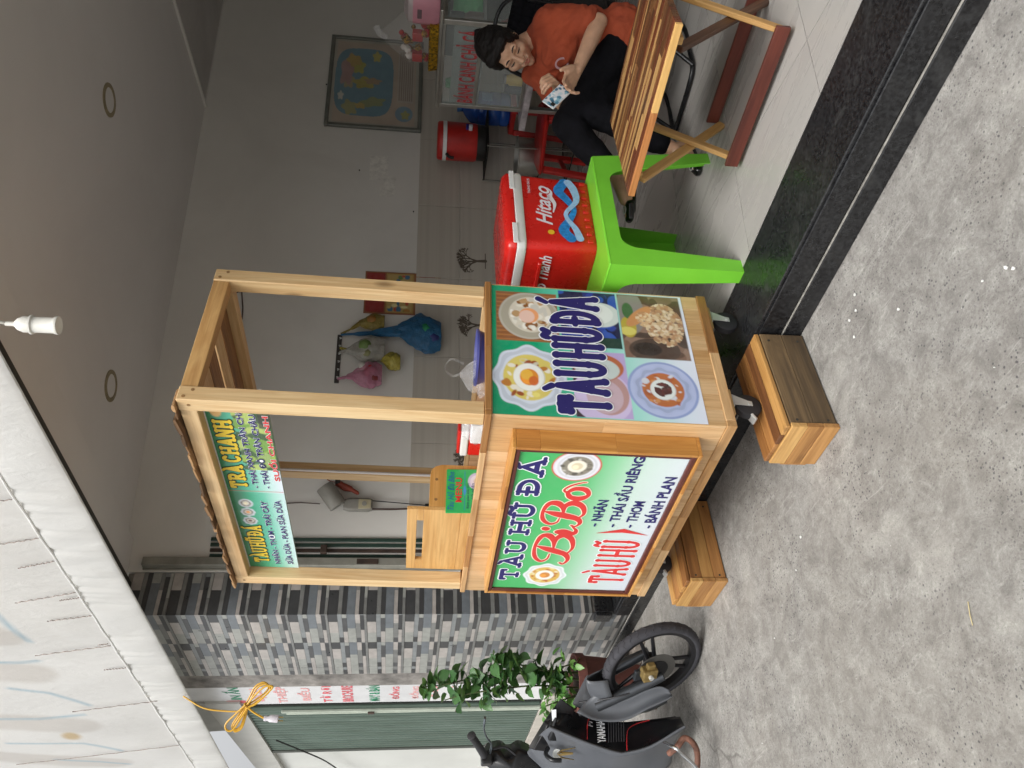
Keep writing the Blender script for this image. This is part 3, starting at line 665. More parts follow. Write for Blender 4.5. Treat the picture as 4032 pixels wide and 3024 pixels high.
box('moulding', SX0+.012, SX1-.012, SY+.004, SY+.0155, PZ1, SZ1-.012, M_MAROON, cart, .003); box('moulding', SX0+.012, SX1-.012, SY+.004, SY+.0155, SZ0+.012, PZ0, M_MAROON, cart, .003)
box('moulding', SX0+.012, PX0, SY+.0045, SY+.0155, PZ0+.0003, PZ1-.0003, M_MAROON, cart, .003); box('moulding', PX1, SX1-.012, SY+.0045, SY+.0155, PZ0+.0003, PZ1-.0003, M_MAROON, cart, .003)
fF = ((0, SY+.0135, 0), (1, 0, 0), (0, 0, 1))
def bowl(P, x, y, rx, ry, rim, lobes, broth, tofu, top, topr, seed, clip=1.):
    rg = np.random.RandomState(seed)
    P.ell(x, y, rx, ry, rim, lobes, .05 if lobes else 0, clip); P.ell(x, y, rx*.92, ry*.92, tuple(np.array(lin(rim))*.82), lobes, .05 if lobes else 0, clip); P.ell(x, y, rx*.8, ry*.8, rim, lobes, .03 if lobes else 0, clip)
    P.ell(x, y, rx*.72, ry*.72, broth[0], 0, 0, clip)
    for k in range(34):
        a = rg.uniform(0, 6.28); r = rg.uniform(.38, .68); q = rg.uniform(.05, .14)
        P.ell(x+rx*r*math.cos(a), y+ry*r*math.sin(a), rx*q, ry*q*rg.uniform(.5, 1), broth[rg.randint(len(broth))], 0, 0, clip, rg.uniform(0, 3))
    P.ell(x, y, rx*.44, ry*.44, tuple(np.array(lin(tofu))*.75), 0, 0, clip); P.ell(x, y+ry*.015, rx*.42, ry*.42, tofu, 0, 0, clip)
    if top: P.ell(x, y, rx*topr, ry*topr, top, 0, 0, clip); P.ell(x-rx*.06, y+ry*.07, rx*topr*.6, ry*topr*.55, tuple(min(1, c*1.35) for c in lin(top)), 0, 0, clip)
P = Paint(PX0, PX1, PZ0, PZ1, 300, 175)
tt = (P.Y-PZ0)/(PZ1-PZ0)+.12*(P.X-PX0)/(PX1-PX0)-.06
P.grad([(0, '#d3dae2'), (.28, '#c6dbd2'), (.45, '#97cfa6'), (.62, '#52b96f'), (1, '#3aad5c')], tt)
bowl(P, -.952, .487, .094, .083, '#e8eef0', 8, ['#d8b45a', '#c07a34', '#e9e2c8', '#b55c28', '#e0cf8d'], '#f3f1e6', '#cf8a3a', .25, 3)
P.ell(-.178, .494, .086, .082, '#cf3c2c'); P.ell(-.178, .494, .081, .077, '#d9d9e2'); bowl(P, -.178, .492, .078, .072, '#e3e4ea', 0, ['#8b8678', '#6d675a', '#c5c2b8', '#57534a'], '#efe9d8', '#d9cdae', .26, 5)
P.build('sign_print', cart, fF, 0)
M_NAVY = plain('navy_ink', '#2a2566', .4, var=.03); M_RED = plain('red_ink', '#d23b38', .4, var=.03); M_WH = plain('white_ink', '#e9edf0', .4, var=.02); M_CRM = plain('cream_ink', '#eee3c9', .4, var=.02)
M_YEL = plain('yellow_ink', '#dfc02f', .4, var=.03); M_DKG = plain('dark_green_ink', '#1c3a2c', .4, var=.03)
def lettering(name, caps, m_, om, frame, grow, lift=.0012, parent=None):
    if om is not None: shape(name+'_outline', caps, om, parent or cart, frame, lift, grow)
    shape(name, caps, m_, parent or cart, frame, lift+.0008)
title = word(['T', 'A`', 'U'], -.995, -.69, .598, .662, .108, 0, .24, .12)+word(['H', 'U~'], -.62, -.425, .600, .664, .108, 0, .24, .12)+word(['D-', "A'"], -.352, -.15, .602, .668, .108, 0, .24, .12)
lettering('title_lettering', title, M_NAVY, M_WH, fF, .005)
def curve_caps(pts, r, n=6):
    """pts (x,y,r-factor)"""
    q = spline([(a, b, c) for a, b, c in pts], n); return [(a.x, a.y, b.x, b.y, a.z*r, b.z*r) for a, b in zip(q[:-1], q[1:])]
def scriptB(x0, y0, w_, h_, r):
    f = lambda L: [(x0+a*w_, y0+b*h_, c) for a, b, c in L]
    caps = curve_caps(f([(.60, .98, .5), (.52, .7, 1.5), (.44, .4, 1.7), (.34, .12, 1.3), (.16, .0, .7), (.0, .1, .4), (.04, .2, .5)]), r)
    caps += curve_caps(f([(.34, .58, .25), (.16, .62, .4), (.08, .8, .7), (.26, 1.0, .8), (.6, 1.06, .6), (.92, .96, 1.0), (.97, .76, 1.5), (.8, .58, .9), (.55, .52, .35)]), r)
    caps += curve_caps(f([(.55, .52, .35), (.86, .52, .9), (1.0, .32, 1.6), (.86, .08, 1.1), (.58, -.02, .6), (.38, .08, .4)]), r); return caps
bibo = scriptB(-.85, .418, .225, .132, .0105)
bibo += curve_caps([(-.628, .455, .4), (-.605, .492, .9), (-.598, .47, 1.5), (-.612, .436, 1.3), (-.59, .424, .7), (-.562, .442, .35)], .0105)+[(-.584, .535, -.582, .539, .0135, .0135)]
bibo += scriptB(-.56, .420, .16, .136, .0105)
bibo += curve_caps([(-.332, .500, .6), (-.362, .484, 1.1), (-.37, .450, 1.4), (-.345, .424, .7), (-.312, .442, 1.2), (-.31, .476, 1.1), (-.332, .500, .6), (-.318, .512, .35), (-.292, .494, .45), (-.272, .462, .35), (-.268, .445, .25)], .0105)
lettering('name_lettering', bibo, M_RED, M_CRM, fF, .0038)
lettering('subtitle_lettering', word(['T', 'A`', 'U', ' ', 'H', 'U~'], -1.0, -.655, .172, .302, .088, .118, .18, 0, .16), M_RED, M_WH, fF, .004)
mesh_obj('brace_mark', [(-.603, .35, 0), (-.592, .252, 0), (-.607, .15, 0), (-.565, .25, 0)], [(0, 1, 3), (1, 2, 3)], M_RED, cart); place(bpy.data.objects['brace_mark'], (fF[0][0], fF[0][1]-.0015, 0), *fF[1:])
for b_, x1, z0, z1 in (('NHÃN', -.374, .346, .392), ('THÁI SẦU RIÊNG', -.108, .280, .338), ('THƠM', -.373, .216, .256), ('BÁNH PLAN', -.215, .147, .199)):
    text('list_lettering', 'THOM' if b_ == 'THƠM' else b_, -.515, x1, z0, z1, M_NAVY, cart, fF, .0014, .03); box('dash', -.552, -.535, SY+.0105, SY+.0132, z0+.014, z0+.02, M_NAVY, cart, 0)
shape('horn_mark', [(-.4235, .247, -.4205, .2565, .0022, .002)], M_NAVY, cart, fF, .0014)
# ---- end poster ----
EX, EY0, EY1, EZ0, EZ1 = -.0045, .008, .586, .094, .784
fE = ((EX+.0006, 0, 0), (0, 1, 0), (0, 0, 1))
P = Paint(EY0, EY1, EZ0, EZ1, 220, 262)
P.grad([(0, '#dfe6f5'), (.1, '#d5e4f0'), (.3, '#a7dfd6'), (.55, '#63cdb2'), (.72, '#12a070'), (1, '#0b9162')], (P.Y-EZ0)/(EZ1-EZ0)*.85+.15*(1-(P.X-EY0)/(EY1-EY0))*(P.Y-EZ0)/(EZ1-EZ0)+.0)
# upper right photo: tray with bowl
c_ = P.rmask(.325, .556, .556, .768); P.rect(.322, .558, .553, .769, '#8c5a34'); 
for k in range(12): P.rect(.325+.0195*k, .331+.0195*k, .553, .769, '#a9713f', c_)
P.ell(.445, .655, .112, .105, '#b9b4a6', 0, 0, c_); P.ell(.445, .655, .104, .097, '#a9a493', 0, 0, c_); P.ell(.45, .65, .085, .075, '#d6cfbe', 0, 0, c_)
m_ = ((P.X-.45)**2/.08**2+(P.Y-.65)**2/.07**2 < 1).astype(float); P.speck(m_, ['#c9c6bb', '#e3dfd2', '#8a5a2c', '#b9966a', '#efece2'], 60, .006, .016, 4)
P.ell(.445, .655, .036, .034, '#e9a06a'); P.ell(.44, .662, .03, .027, '#e8c4b4')
# upper left bowl with lobed rim
bowl(P, .165, .664, .135, .118, '#d3dcea', 8, ['#d9c86a', '#b8792e', '#e8e4d3', '#9a4f22', '#e5d978', '#cfc9b0'], '#eef0ea', '#d98a2b', .26, 8); P.ell(.175, .672, .022, .02, '#e8b545'); P.ell(.15, .65, .02, .016, '#cf6a2a')
# blue cloth photo
c_ = P.rmask(.312, .58, .338, .545); P.rect(.312, .58, .338, .545, '#1c2f74'); P.speck(c_, ['#22409a', '#152253', '#2b55b0', '#0f1a44'], 70, .01, .05, 5)
P.rect(.312, .36, .338, .545, '#123b30', c_); P.ell(.47, .40, .06, .07, '#cfdcd6', 0, 0, c_); P.ell(.475, .415, .05, .06, '#e3ece6', 0, 0, c_); P.ell(.43, .49, .05, .03, '#8d95c8', 0, 0, c_)
# lilac photo with bowls
c_ = P.rmask(.012, .292, .336, .52); P.rect(.012, .292, .336, .52, '#b9a7d6'); P.rect(.012, .292, .47, .52, '#3b2a33', c_); P.ell(.10, .43, .11, .1, '#cdbfe2', 0, 0, c_); P.ell(.11, .41, .085, .07, '#b58f8c', 0, 0, c_); P.ell(.1, .42, .07, .06, '#c2aab4', 0, 0, c_)
P.ell(.225, .43, .06, .085, '#b5643a', 0, 0, c_); P.ell(.215, .435, .05, .075, '#c3d0cd', 0, 0, c_); P.ell(.2, .45, .04, .05, '#d5dedb', 0, 0, c_)
# soy beans photo
c_ = P.rmask(.278, .578, .106, .330); P.rect(.276, .581, .104, .332, '#6a5140')
P.speck(c_, ['#7d6150', '#5a4335', '#8e7463', '#4a3a30'], 60, .01, .05, 6); P.ell(.5, .29, .11, .05, '#8a857f', 0, 0, c_); P.ell(.42, .305, .05, .028, '#b7a63a', 0, 0, c_); P.ell(.4, .31, .02, .03, '#d8cf6a', 0, 0, c_); P.ell(.5, .3, .04, .02, '#3f6b3a', 0, 0, c_)
P.ell(.315, .23, .055, .085, '#4b3a2f', 0, 0, c_); P.ell(.32, .25, .03, .05, '#2c231d', 0, 0, c_)
mk = (((P.X-.44)**2/.105**2+(P.Y-.175)**2/.07**2) < 1).astype(float)*c_; P.speck(mk, ['#d8c3a0', '#c9ab82', '#b98f68', '#e3d2b6', '#a98261'], 330, .0055, .0085, 7)
P.ell(.475, .262, .068, .024, '#c98f58', 0, 0, c_, -.75); mk2 = (((P.X-.462)**2/.038**2+(P.Y-.245)**2/.03**2) < 1).astype(float)*c_; P.speck(mk2, ['#d3b184', '#b98a5e', '#e0c9a2'], 60, .005, .0075, 9)
# lower left round plate
P.ell(.142, .222, .121, .119, '#8fa0cf'); P.ell(.142, .222, .112, .11, '#b3c0e4'); bowl(P, .142, .222, .1, .098, '#aebbe0', 10, ['#b5662e', '#c98a4e', '#d8d4cc', '#a5562a', '#cfd3de'], '#dfe6e4', None, 0, 12)
P.speck((((P.X-.142)**2+(P.Y-.222)**2) < .03**2).astype(float), ['#4a1f1c', '#5e2622', '#3a1816'], 16, .008, .016, 3)
P.blur_noise(.12, 26, 3)
P.build('poster_print', cart, fE, 0, printmat('poster_vinyl', .26, .4))
pw_ = word(['T', 'A`', 'U', ' ', 'H', 'U~', ' ', 'D-', "A'"], .03, .545, .416, .572, .132, .162, .22, 0, .07)
lettering('poster_lettering', pw_, M_NAVY, M_WH, fE, .0042)
# ---- hanging banner under the roof beam ----
BX0, BX1, BZ0, BZ1, BY = -1.165, -.064, 1.482, 1.677, .05
box('banner_board', BX0, BX1, BY+.0005, BY+.009, BZ0, BZ1, plain('banner_back', '#8fa894', .4), cart, 0)
fB = ((0, BY-.0005, 0), (1, 0, 0), (0, 0, 1))
BK = 1.0
P = Paint(BX0, BX1, BZ0, BZ1, 300, 60)
tz = (P.Y-BZ0)/(BZ1-BZ0)
P.grad([(0, '#d9e2ea'), (.3, '#a9d8cd'), (.55, '#5bb79b'), (.8, '#259a72'), (1, '#1b7f55')], tz+.15*((P.X < -.59)*1.))
cR = (P.X > -.44).astype(float); P.fill('#2e5a26', cR*np.clip((.62-tz)*3, 0, 1)); m_ = cR*((tz < .6) & (tz > .02)); P.speck(m_, ['#8fae48', '#6f9a3e', '#a7bc64', '#3a5a32', '#8fa860'], 40, .02, .045, 2)
P.fill('#2b2420', ((P.X > -.2) & (tz < .2)).astype(float)*.8); P.ell(-.115, 1.645, .03, .018, '#e0b060'); P.ell(-.095, 1.632, .02, .012, '#d9603a')
for k, xx in enumerate((-.79, -.727, -.665)): bowl(P, xx, 1.627, .029, .0255, '#cfd8df', 8 if k < 2 else 0, ['#8d8a83', '#b5a58a', '#6f5a48'], '#e5e2d5', ['#5a3a30', '#d98f4a', '#dcd0b0'][k], .3, 20+k)
P.rect(-.5815, -.5785, BZ0, BZ1, '#b0402c')
P.build('banner_print', cart, fB, 0)
lettering('banner_title', word(['T', 'A`', 'U', ' ', 'H', 'U~', ' ', 'D-', "A'"], -1.115, -.83, 1.598, 1.65, .105, 0, .24, .11, .12), M_YEL, M_DKG, fB, .0035)
lettering('banner_title', word(['T', 'R', 'A`', ' ', 'C', 'H', 'A', 'N', 'H'], -.555, -.165, 1.608, 1.659, .105, 0, .24, .11, .2), M_YEL, M_DKG, fB, .0035)
for b_, x0, x1, z0, z1, m_ in (('NHÃN - THƠM - TRÁI CÂY', -1.13, -.645, 1.550, 1.578, M_NAVY), ('SỮA DỪA - PLAN SỮA DỪA', -1.13, -.635, 1.500, 1.530, M_NAVY), ('- THÁI XANH TRÂN CHÂU', -.555, -.07, 1.565, 1.590, M_NAVY), ('- THÁI ĐỎ TRÂN CHÂU', -.555, -.125, 1.525, 1.553, M_NAVY), ('SUỐI CHANH', -.505, -.13, 1.486, 1.514, M_RED)):
    text('banner_lettering', b_, x0, x1, z0, z1, m_, cart, fB, .0012, .024, 0, .055, M_WH)
box('banner_rail', BX0, BX1, BY-.004, BY+.012, BZ1+.0003, BZ1+.006, M_WHITE, cart, .001)
box('clip', -.075, -.066, .06, .09, 1.60, 1.63, M_WHITE, cart, .002); box('clip', -.075, -.066, .06, .11, 1.505, 1.517, M_WHITE, cart, .002)
# ---- things standing on the cart ----
M_PBX = wood('pine_board', '#dfb678', '#c08f50', 0, .42, .2); M_PBY = wood('pine_board_cross', '#d8a763', '#b9853f', 1, .42, .2)
wbx = cart_root('wooden_holder_box', 0, 0, .7465, 0, 'pine box with a long handle slot, standing on the cart counter', 'box')
bx0, bx1, by = -1.163, -.685, .062
mbf = MB(); zz = [0, .237, .258, .295]; 
def slab(x0, x1, z0, z1, nm='front_board'): return box(nm, x0, x1, by, by+.016, z0, z1, M_PBX, wbx, .0012)
slab(bx0, bx1, 0, .09); slab(bx0, bx1, .0905, .232); slab(bx0, bx1, .258, .295); slab(bx0, -1.085, .2325, .2575); slab(-.765, bx1, .2325, .2575)
MB().prism([(.079, 0), (.27, 0), (.27, .17), (.262, .195), (.245, .21), (.22, .215), (.079, .215)], bx1-.016, bx1, Matrix(((0, 0, 1, 0), (1, 0, 0, 0), (0, 1, 0, 0), (0, 0, 0, 1)))).build('side_board', M_PBY, wbx, bev=.002)
MB().prism([(.079, 0), (.27, 0), (.27, .215), (.079, .215)], bx0, bx0+.016, Matrix(((0, 0, 1, 0), (1, 0, 0, 0), (0, 1, 0, 0), (0, 0, 0, 1)))).build('side_board', M_PBY, wbx, bev=.002)
box('back_board', bx0+.0165, bx1-.0165, .254, .27, 0, .2, M_PBX, wbx)
for a, b in ((.11, .19), (.2, .19)): MB().lathe([(.0001, .001), (.006, .001), (.006, 0)], 12, Matrix.Translation((bx1, a, b)) @ Matrix.Rotation(math.pi/2, 4, 'Y')).build('dowel', M_DOWEL, wbx)
mn = cart_root('menu_card', bx1+.012, .05, .7465, 0, 'small green MENU card leaning on the pine box on the counter', 'menu card'); mn.matrix_world = mn.matrix_world @ Matrix.Rotation(math.radians(-4), 4, 'Y')
box('card', 0, .004, 0, .195, 0, .152, plain('card_green', '#1fae5a', .4), mn, .0005)
fM = ((.0044, 0, 0), (0, 1, 0), (0, 0, 1)); P = Paint(.001, .194, .001, .151, 80, 60); P.grad([(0, '#35b964'), (1, '#1faa58')], (P.Y)/.15); P.ell(.14, .035, .038, .034, '#c9c3e2'); P.ell(.14, .035, .028, .025, '#e2dcea'); P.ell(.14, .035, .014, .012, '#dcc8b4')
P.rect(.012, .185, .080, .082, '#2b66b8'); P.ell(.098, .081, .02, .006, '#3f8fd0'); P.build('card_print', mn, fM)
text('menu_lettering', 'Tàu Hũ Đá Bibo', .012, .182, .122, .146, plain('menu_blue', '#2f5fae', .4), mn, fM, .001, .0, .35); text('menu_lettering', 'MENU', .045, .155, .092, .116, M_RED, mn, fM, .001, .02)
for z0, b_ in ((.062, 'Bánh plan sữa dừa'), (.044, 'Tàu hũ nhãn'), (.026, 'nhãn plan')): text('menu_lettering', b_, .018 if z0 != .026 else .06, .13, z0, z0+.013, M_NAVY, mn, fM, .001, 0)
# small red and white cooler behind the card
M_REDP = plain('red_plastic', '#c8231d', .28, var=.06, spec=.5); M_REDD = plain('red_plastic_worn', '#b3231d', .4, var=.12); M_WHP = plain('white_cooler_plastic', '#dfe0df', .35, var=.04)
jr = cart_root('small_cooler', -.60, .36, .7465, .1, 'little red box with white lid, half hidden behind the MENU card', 'cooler')
MB().box(-.07, .07, -.05, .05, 0, .075).build('body', M_REDP, jr, bev=.008); MB().box(-.072, .072, -.052, .052, .0755, .105).build('lid_band', M_WHP, jr, bev=.006); MB().box(-.066, .066, -.046, .046, .1055, .118).build('lid', M_REDP, jr, bev=.005); box('label_patch', .02, .066, -.0515, -.0505, .015, .055, M_WH, jr, 0)
# clear plastic bags
t = NT('clear_plastic'); t.set(Base_Color=(.9, .91, .93), Roughness=.12); t.b.inputs['Transmission Weight'].default_value = .0; t.b.inputs['Alpha'].default_value = .2; t.b.inputs['Coat Weight'].default_value = .5
v = t.coords((1, 1, 1)); t.bump(t.noise(v, 45, 4, .6, 1.2), .8, .01); M_CLR = t.m
t = NT('thin_cellophane'); t.set(Base_Color=(.9, .9, .88), Roughness=.08); t.b.inputs['Alpha'].default_value = .09; v = t.coords((1, 1, 1)); t.bump(t.noise(v, 30, 4, .6, 1.2), .8, .01); M_FILM = t.m
def bag_mesh(name, mat, parent, rx, ry, h, seed, neck=.25, lean=(0, 0), seg=40, rings=30, amp=.22, loc=(0, 0, 0), bottom=.75):
    mb = MB(); k0 = len(mb.v)
    for i in range(rings+1):
        f = i/rings
        rad = bottom+(1-bottom)*min(1, f*4) if f < .25 else (1 if f < .45 else 1-(1-neck)*((f-.45)/.55)**1.3)
        for j in range(seg):
            a = 2*math.pi*j/seg; nn = mnoise.noise(Vector((math.cos(a)*1.7+seed*3.1, math.sin(a)*1.7, f*3.2)))+.5*mnoise.noise(Vector((math.cos(a)*4+seed, math.sin(a)*4, f*6)))+.45*(.35-abs(mnoise.noise(Vector((math.cos(a)*5+seed*2, math.sin(a)*5, f*7)))))
            rr = rad*(1+amp*nn)
            mb.v.append((loc[0]+rx*rr*math.cos(a)+lean[0]*f, loc[1]+ry*rr*math.sin(a)+lean[1]*f, loc[2]+h*f+.02*h*nn))
    for i in range(rings):
        for j in range(seg): a0 = k0+i*seg+j; b0 = k0+i*seg+(j+1) % seg; mb.f.append((a0, b0, b0+seg, a0+seg)); mb.mi.append(0)
    mb.f.append(tuple(k0+j for j in reversed(range(seg)))); mb.mi.append(0); mb.f.append(tuple(k0+rings*seg+j for j in range(seg))); mb.mi.append(0)
    return mb.build(name, mat, parent, True)
b1 = cart_root('clear_plastic_bag', -.24, .36, .747, 0, 'crumpled clear plastic bag with knotted ears behind the near cart post', 'plastic bag')
bag_mesh('bag', M_CLR, b1, .085, .06, .13, 2, .1, (.0, .0), amp=.3); MB().tube(spline([(.01, 0, .125), (-.01, 0, .155), (.02, .01, .185), (.07, .01, .165), (.06, 0, .12)], 6), [.012]+[.006]*23+[.012], 8, sq=.3).build('ear', M_FILM, b1, True)
b2 = cart_root('napkin_packet', -.44, .27, .747, .1, 'shiny clear packet of white napkins standing on the counter', 'packet')
MB().box(-.05, .05, -.03, .03, 0, .075).build('napkins', plain('napkin_white', '#cfd2d4', .8), b2, bev=.004); bag_mesh('wrapper', M_CLR, b2, .062, .04, .105, 5, .6, amp=.25)
bs = cart_root('purple_basin', -.12, .34, .747, 0, 'purple-blue plastic basin standing on the cart counter', 'basin')
MB().lathe([(.0001, .0), (.07, .0), (.085, .05), (.096, .076), (.1, .076), (.1, .084), (.09, .084), (.08, .055), (.066, .006), (.0001, .006)], 36).build('basin_body', plain('purple_plastic', '#4b4f93', .35, var=.06), bs, True)
# ---- two wooden step boxes under the front casters ----
M_TKY = wood('teak_plank_cross', '#b98751', '#6d4526', 1, .45, .6, gs=1.1); M_TKX = wood('teak_plank', '#d0a063', '#9a6a38', 0, .45, .4); M_WTH = wood('weathered_board', '#8d7350', '#4b3d2d', 1, .7, .5, gs=.9)
TKS = [wood('step_plank_a', '#a8743f', '#6d4322', 1, .45, .3), wood('step_plank_b', '#c08a50', '#8a5a2e', 1, .45, .3), wood('step_plank_c', '#8a5a34', '#55331b', 1, .45, .3), wood('step_plank_d', '#d0a060', '#a3733c', 1, .45, .3)]; TKS2 = [TKS[3], TKS[1], TKS[3], TKS[0]]
def step_box(x0, x1, y0, y1, h, label, weathered):
    e = empty('wooden_step_box', ((x0+x1)/2, (y0+y1)/2, 0), 0, label, 'wooden box', 'boxes under the cart wheels')
    X, Y = (x1-x0)/2, (y1-y0)/2
    n = 4; w_ = 2*X/n
    for k in range(n): box('plank', -X+k*w_+.0012, -X+(k+1)*w_-.0012, -Y+.002, Y, h-.016, h-.0012*(k % 2), (TKS if weathered else TKS2)[k], e, .002)
    for sgn, m_ in ((1, M_WTH if weathered else M_TKY), (-1, M_TKY)):
        for q in range(2 if weathered else 3):
            nn = 2 if weathered else 3; z0 = .004+(h-.0225)*q/nn; box('side_board', sgn*X-(.016 if sgn > 0 else 0), sgn*X+(.0 if sgn > 0 else .016), -Y+.018, Y, z0+.0004, z0+(h-.0225)/nn-.0012, m_ if (weathered and sgn > 0) else TKS2[(q+1) % 4], e, .0015)
    for q in range(3): z0 = .0+(h-.0175)*q/3; box('front_board', -X-.004, X+.004, -Y-.002, -Y+.016, z0+.0004, z0+(h-.0175)/3-.0012, (M_TKX, FX2, FX3)[q], e, .0015)
    box('back_board', -X+.017, X-.017, Y-.016, Y-.001, .01, h-.0175, M_TKX, e, .001)
    for yy in (-Y+.03, Y-.03):
        for zz in (.03, h-.045): MB().lathe([(.0001, .0012), (.0045, .0012), (.0045, 0)], 8, Matrix.Translation((X, yy, zz)) @ Matrix.Rotation(math.pi/2, 4, 'Y')).build('screw', M_DARKSLOT, e)
    box('cleat', -X-.012, -X-.0045, -Y+.0, -Y+.025, .03, h-.06, M_TKX, e, .001)
    return e
step_box(-2.055, -1.862, 1.436, 1.836, .1785, 'weathered wooden box under the near caster of the cart', True)
step_box(-3.175, -2.945, 1.448, 1.84, .1785, 'honey brown wooden box under the far front caster of the cart', False)
# ================= furniture in the shop =================
FZ = .16
# ---- green plastic table ----
M_GRN = plain('lime_plastic', '#72c236', .36, var=.06, scale=5, dirt=.12, spec=.45)
gtb = empty('green_plastic_table', (-2.05, 2.455, FZ), -.06, 'low lime green plastic table carrying the red cooler', 'table')
def bil(c, s, t): return (Vector(c[0])*(1-s)+Vector(c[1])*s)*(1-t)+(Vector(c[2])*(1-s)+Vector(c[3])*s)*t
def side_panel(mb, A, B, Ab, Bb, prof, th):
    """outline prof (s,t) on the quad top A-B / bottom Ab-Bb; th: inward offset vector"""
    P = [bil((A, B, Ab, Bb), s, t_) for s, t_ in prof]; n = len(mb.v); k = len(P); o = Vector(th)
    mb.v += [tuple(p) for p in P]+[tuple(p+o) for p in P]
    tri = [i for i in range(k)]
    return n, k
TX, TY, TZ, BX_, BY_ = .225, .305, .488, .252, .338
def table_side(p0, p1, b0, b1, inward, name):
    lw = .20 if abs(p0[0]-p1[0]) > .3 else .145; N_ = 7; mb = MB()
    ins = []                                        # arch: s,t from left foot to right foot
    ft = .115 if abs(p0[0]-p1[0]) > .3 else .085
    ins += [(ft, 1.0), (lw, .26)]
    rr_ = .13 if abs(p0[0]-p1[0]) > .3 else .095
    ins += [(lw+rr_*(1-math.cos(a)), .26-.15*math.sin(a)) for a in [math.pi/2*i/8 for i in range(1, 9)]]
    ins += [(1-x, y) for x, y in reversed(ins)]
    outl = [(0, 1.0)]; top = []
    for (s, t_) in ins: top.append((s, t_))
    # quads between the inner outline and the outer edge (left leg, apron, right leg)
    half = len(ins)//2
    def pt(s, t_): return bil((p0, p1, b0, b1), s, t_)
    o = Vector(inward)*.006
    def strip(inner, outer):
        for (a, b), (c, d) in zip(zip(inner[:-1], inner[1:]), zip(outer[:-1], outer[1:])):
            q = [pt(*a), pt(*b), pt(*d), pt(*c)]; mb.quad(*q); mb.quad(*[x+o for x in reversed(q)]); mb.quad(pt(*a), pt(*a)+o, pt(*b)+o, pt(*b))
    left = ins[:half]; right = ins[half:]
    strip(left, [(0, t_) if i < len(left)-1 else (0, t_) for i, (s, t_) in enumerate(left)])
    strip(right, [(1, t_) for s, t_ in right])
    tt_ = left[-1][1]
    mid = [(left[-1][0]+(right[0][0]-left[-1][0])*i/6, tt_) for i in range(7)]
    strip(mid, [(s, 0) for s, _ in mid]); strip([(0, tt_), left[-1]], [(0, 0), (left[-1][0], 0)]); strip([right[0], (1, tt_)], [(right[0][0], 0), (1, 0)])
    return mb.build(name, M_GRN, gtb)
cT = [(TX, -TY, TZ-.006), (TX, TY, TZ-.006), (-TX, TY, TZ-.006), (-TX, -TY, TZ-.006)]; cB = [(BX_, -BY_, 0), (BX_, BY_, 0), (-BX_, BY_, 0), (-BX_, -BY_, 0)]
for i, inw in enumerate(((-1, 0, 0), (0, -1, 0), (1, 0, 0), (0, 1, 0))):
    a, b = i, (i+1) % 4; table_side(cT[a], cT[b], cB[a], cB[b], inw, 'leg_frame')
MB().box(-TX-.001, TX+.001, -TY-.001, TY+.001, TZ-.012, TZ).build('table_top', M_GRN, gtb, bev=.006)
# ---- red ice cooler ----
CZ = FZ+TZ+.001
clr = empty('red_ice_cooler', (-2.085, 2.535, CZ), -.05, 'red ice cooler box with white lid rim standing on the green plastic table', 'cooler')
def rrect(hx, hy, r, n=5):
    P = []
    for cx_, cy_, a0 in ((hx-r, hy-r, 0), (-hx+r, hy-r, 90), (-hx+r, -hy+r, 180), (hx-r, -hy+r, 270)):
        for i in range(n+1): a = math.radians(a0+90*i/n); P.append((cx_+r*math.cos(a), cy_+r*math.sin(a)))
    return P
def loft(secs, name, mat, parent, smooth=True):
    mb = MB(); k = len(secs[0][0])
    for P, z in secs: mb.v += [(x, y, z) for x, y in P]
    for i in range(len(secs)-1):
        for j in range(k): a0 = i*k+j; b0 = i*k+(j+1) % k; mb.f.append((a0, b0, b0+k, a0+k)); mb.mi.append(0)
    mb.f.append(tuple(reversed(range(k)))); mb.f.append(tuple((len(secs)-1)*k+j for j in range(k))); mb.mi += [0, 0]
    return mb.build(name, mat, parent, smooth)
CX, CY = .172, .216
loft([(rrect(CX-.012, CY-.014, .03), 0), (rrect(CX-.008, CY-.01, .032), .012), (rrect(CX-.002, CY-.004, .034), .2), (rrect(CX, CY, .034), .275)], 'body', M_REDP, clr)
loft([(rrect(CX+.002, CY+.002, .034), .2755), (rrect(CX+.006, CY+.006, .034), .281), (rrect(CX+.006, CY+.006, .034), .308), (rrect(CX+.001, CY+.001, .034), .312)], 'white_rim', M_WHP, clr)
loft([(rrect(CX+.004, CY+.004, .034), .3125), (rrect(CX+.004, CY+.004, .034), .335), (rrect(CX-.008, CY-.008, .034), .352), (rrect(CX-.03, CY-.03, .03), .356)], 'lid', M_REDP, clr)
for sy in (-1, 1):
    box('rim_step', CX+.0045, CX+.0095, sy*CY*.72-.055, sy*CY*.72+.055, .305, .326, M_WHP, clr, .002)
for k in range(9): box('rib', CX-.0095+.001, CX-.003, -.17+k*.0425-.008, -.17+k*.0425+.008, .012, .035, M_REDP, clr, .003)
fC = ((CX-.0005, 0, 0), (0, 1, 0), (0, .012, 1)); M_SIL = plain('silver_print', '#d9d4dc', .35, var=.03)
text('brand_lettering', 'Hitaco', -.095, .135, .165, .228, M_SIL, clr, fC, .002, .018, .42)
curve_ = curve_caps([(-.02, .158, .3), (.03, .15, .9), (.07, .165, 1.2), (.10, .158, .5), (.125, .172, .2)], .008); shape('swash', curve_, M_SIL, clr, fC, .002)
text('capacity_lettering', 'THÙNG ĐÁ 35', .085, .175, .243, .256, M_SIL, clr, fC, .002, .01)
M_SKY = plain('sky_blue_print', '#2f86cf', .35, var=.25, scale=60); M_SKL = plain('pale_blue_print', '#9cc0e8', .35, var=.1, scale=60)
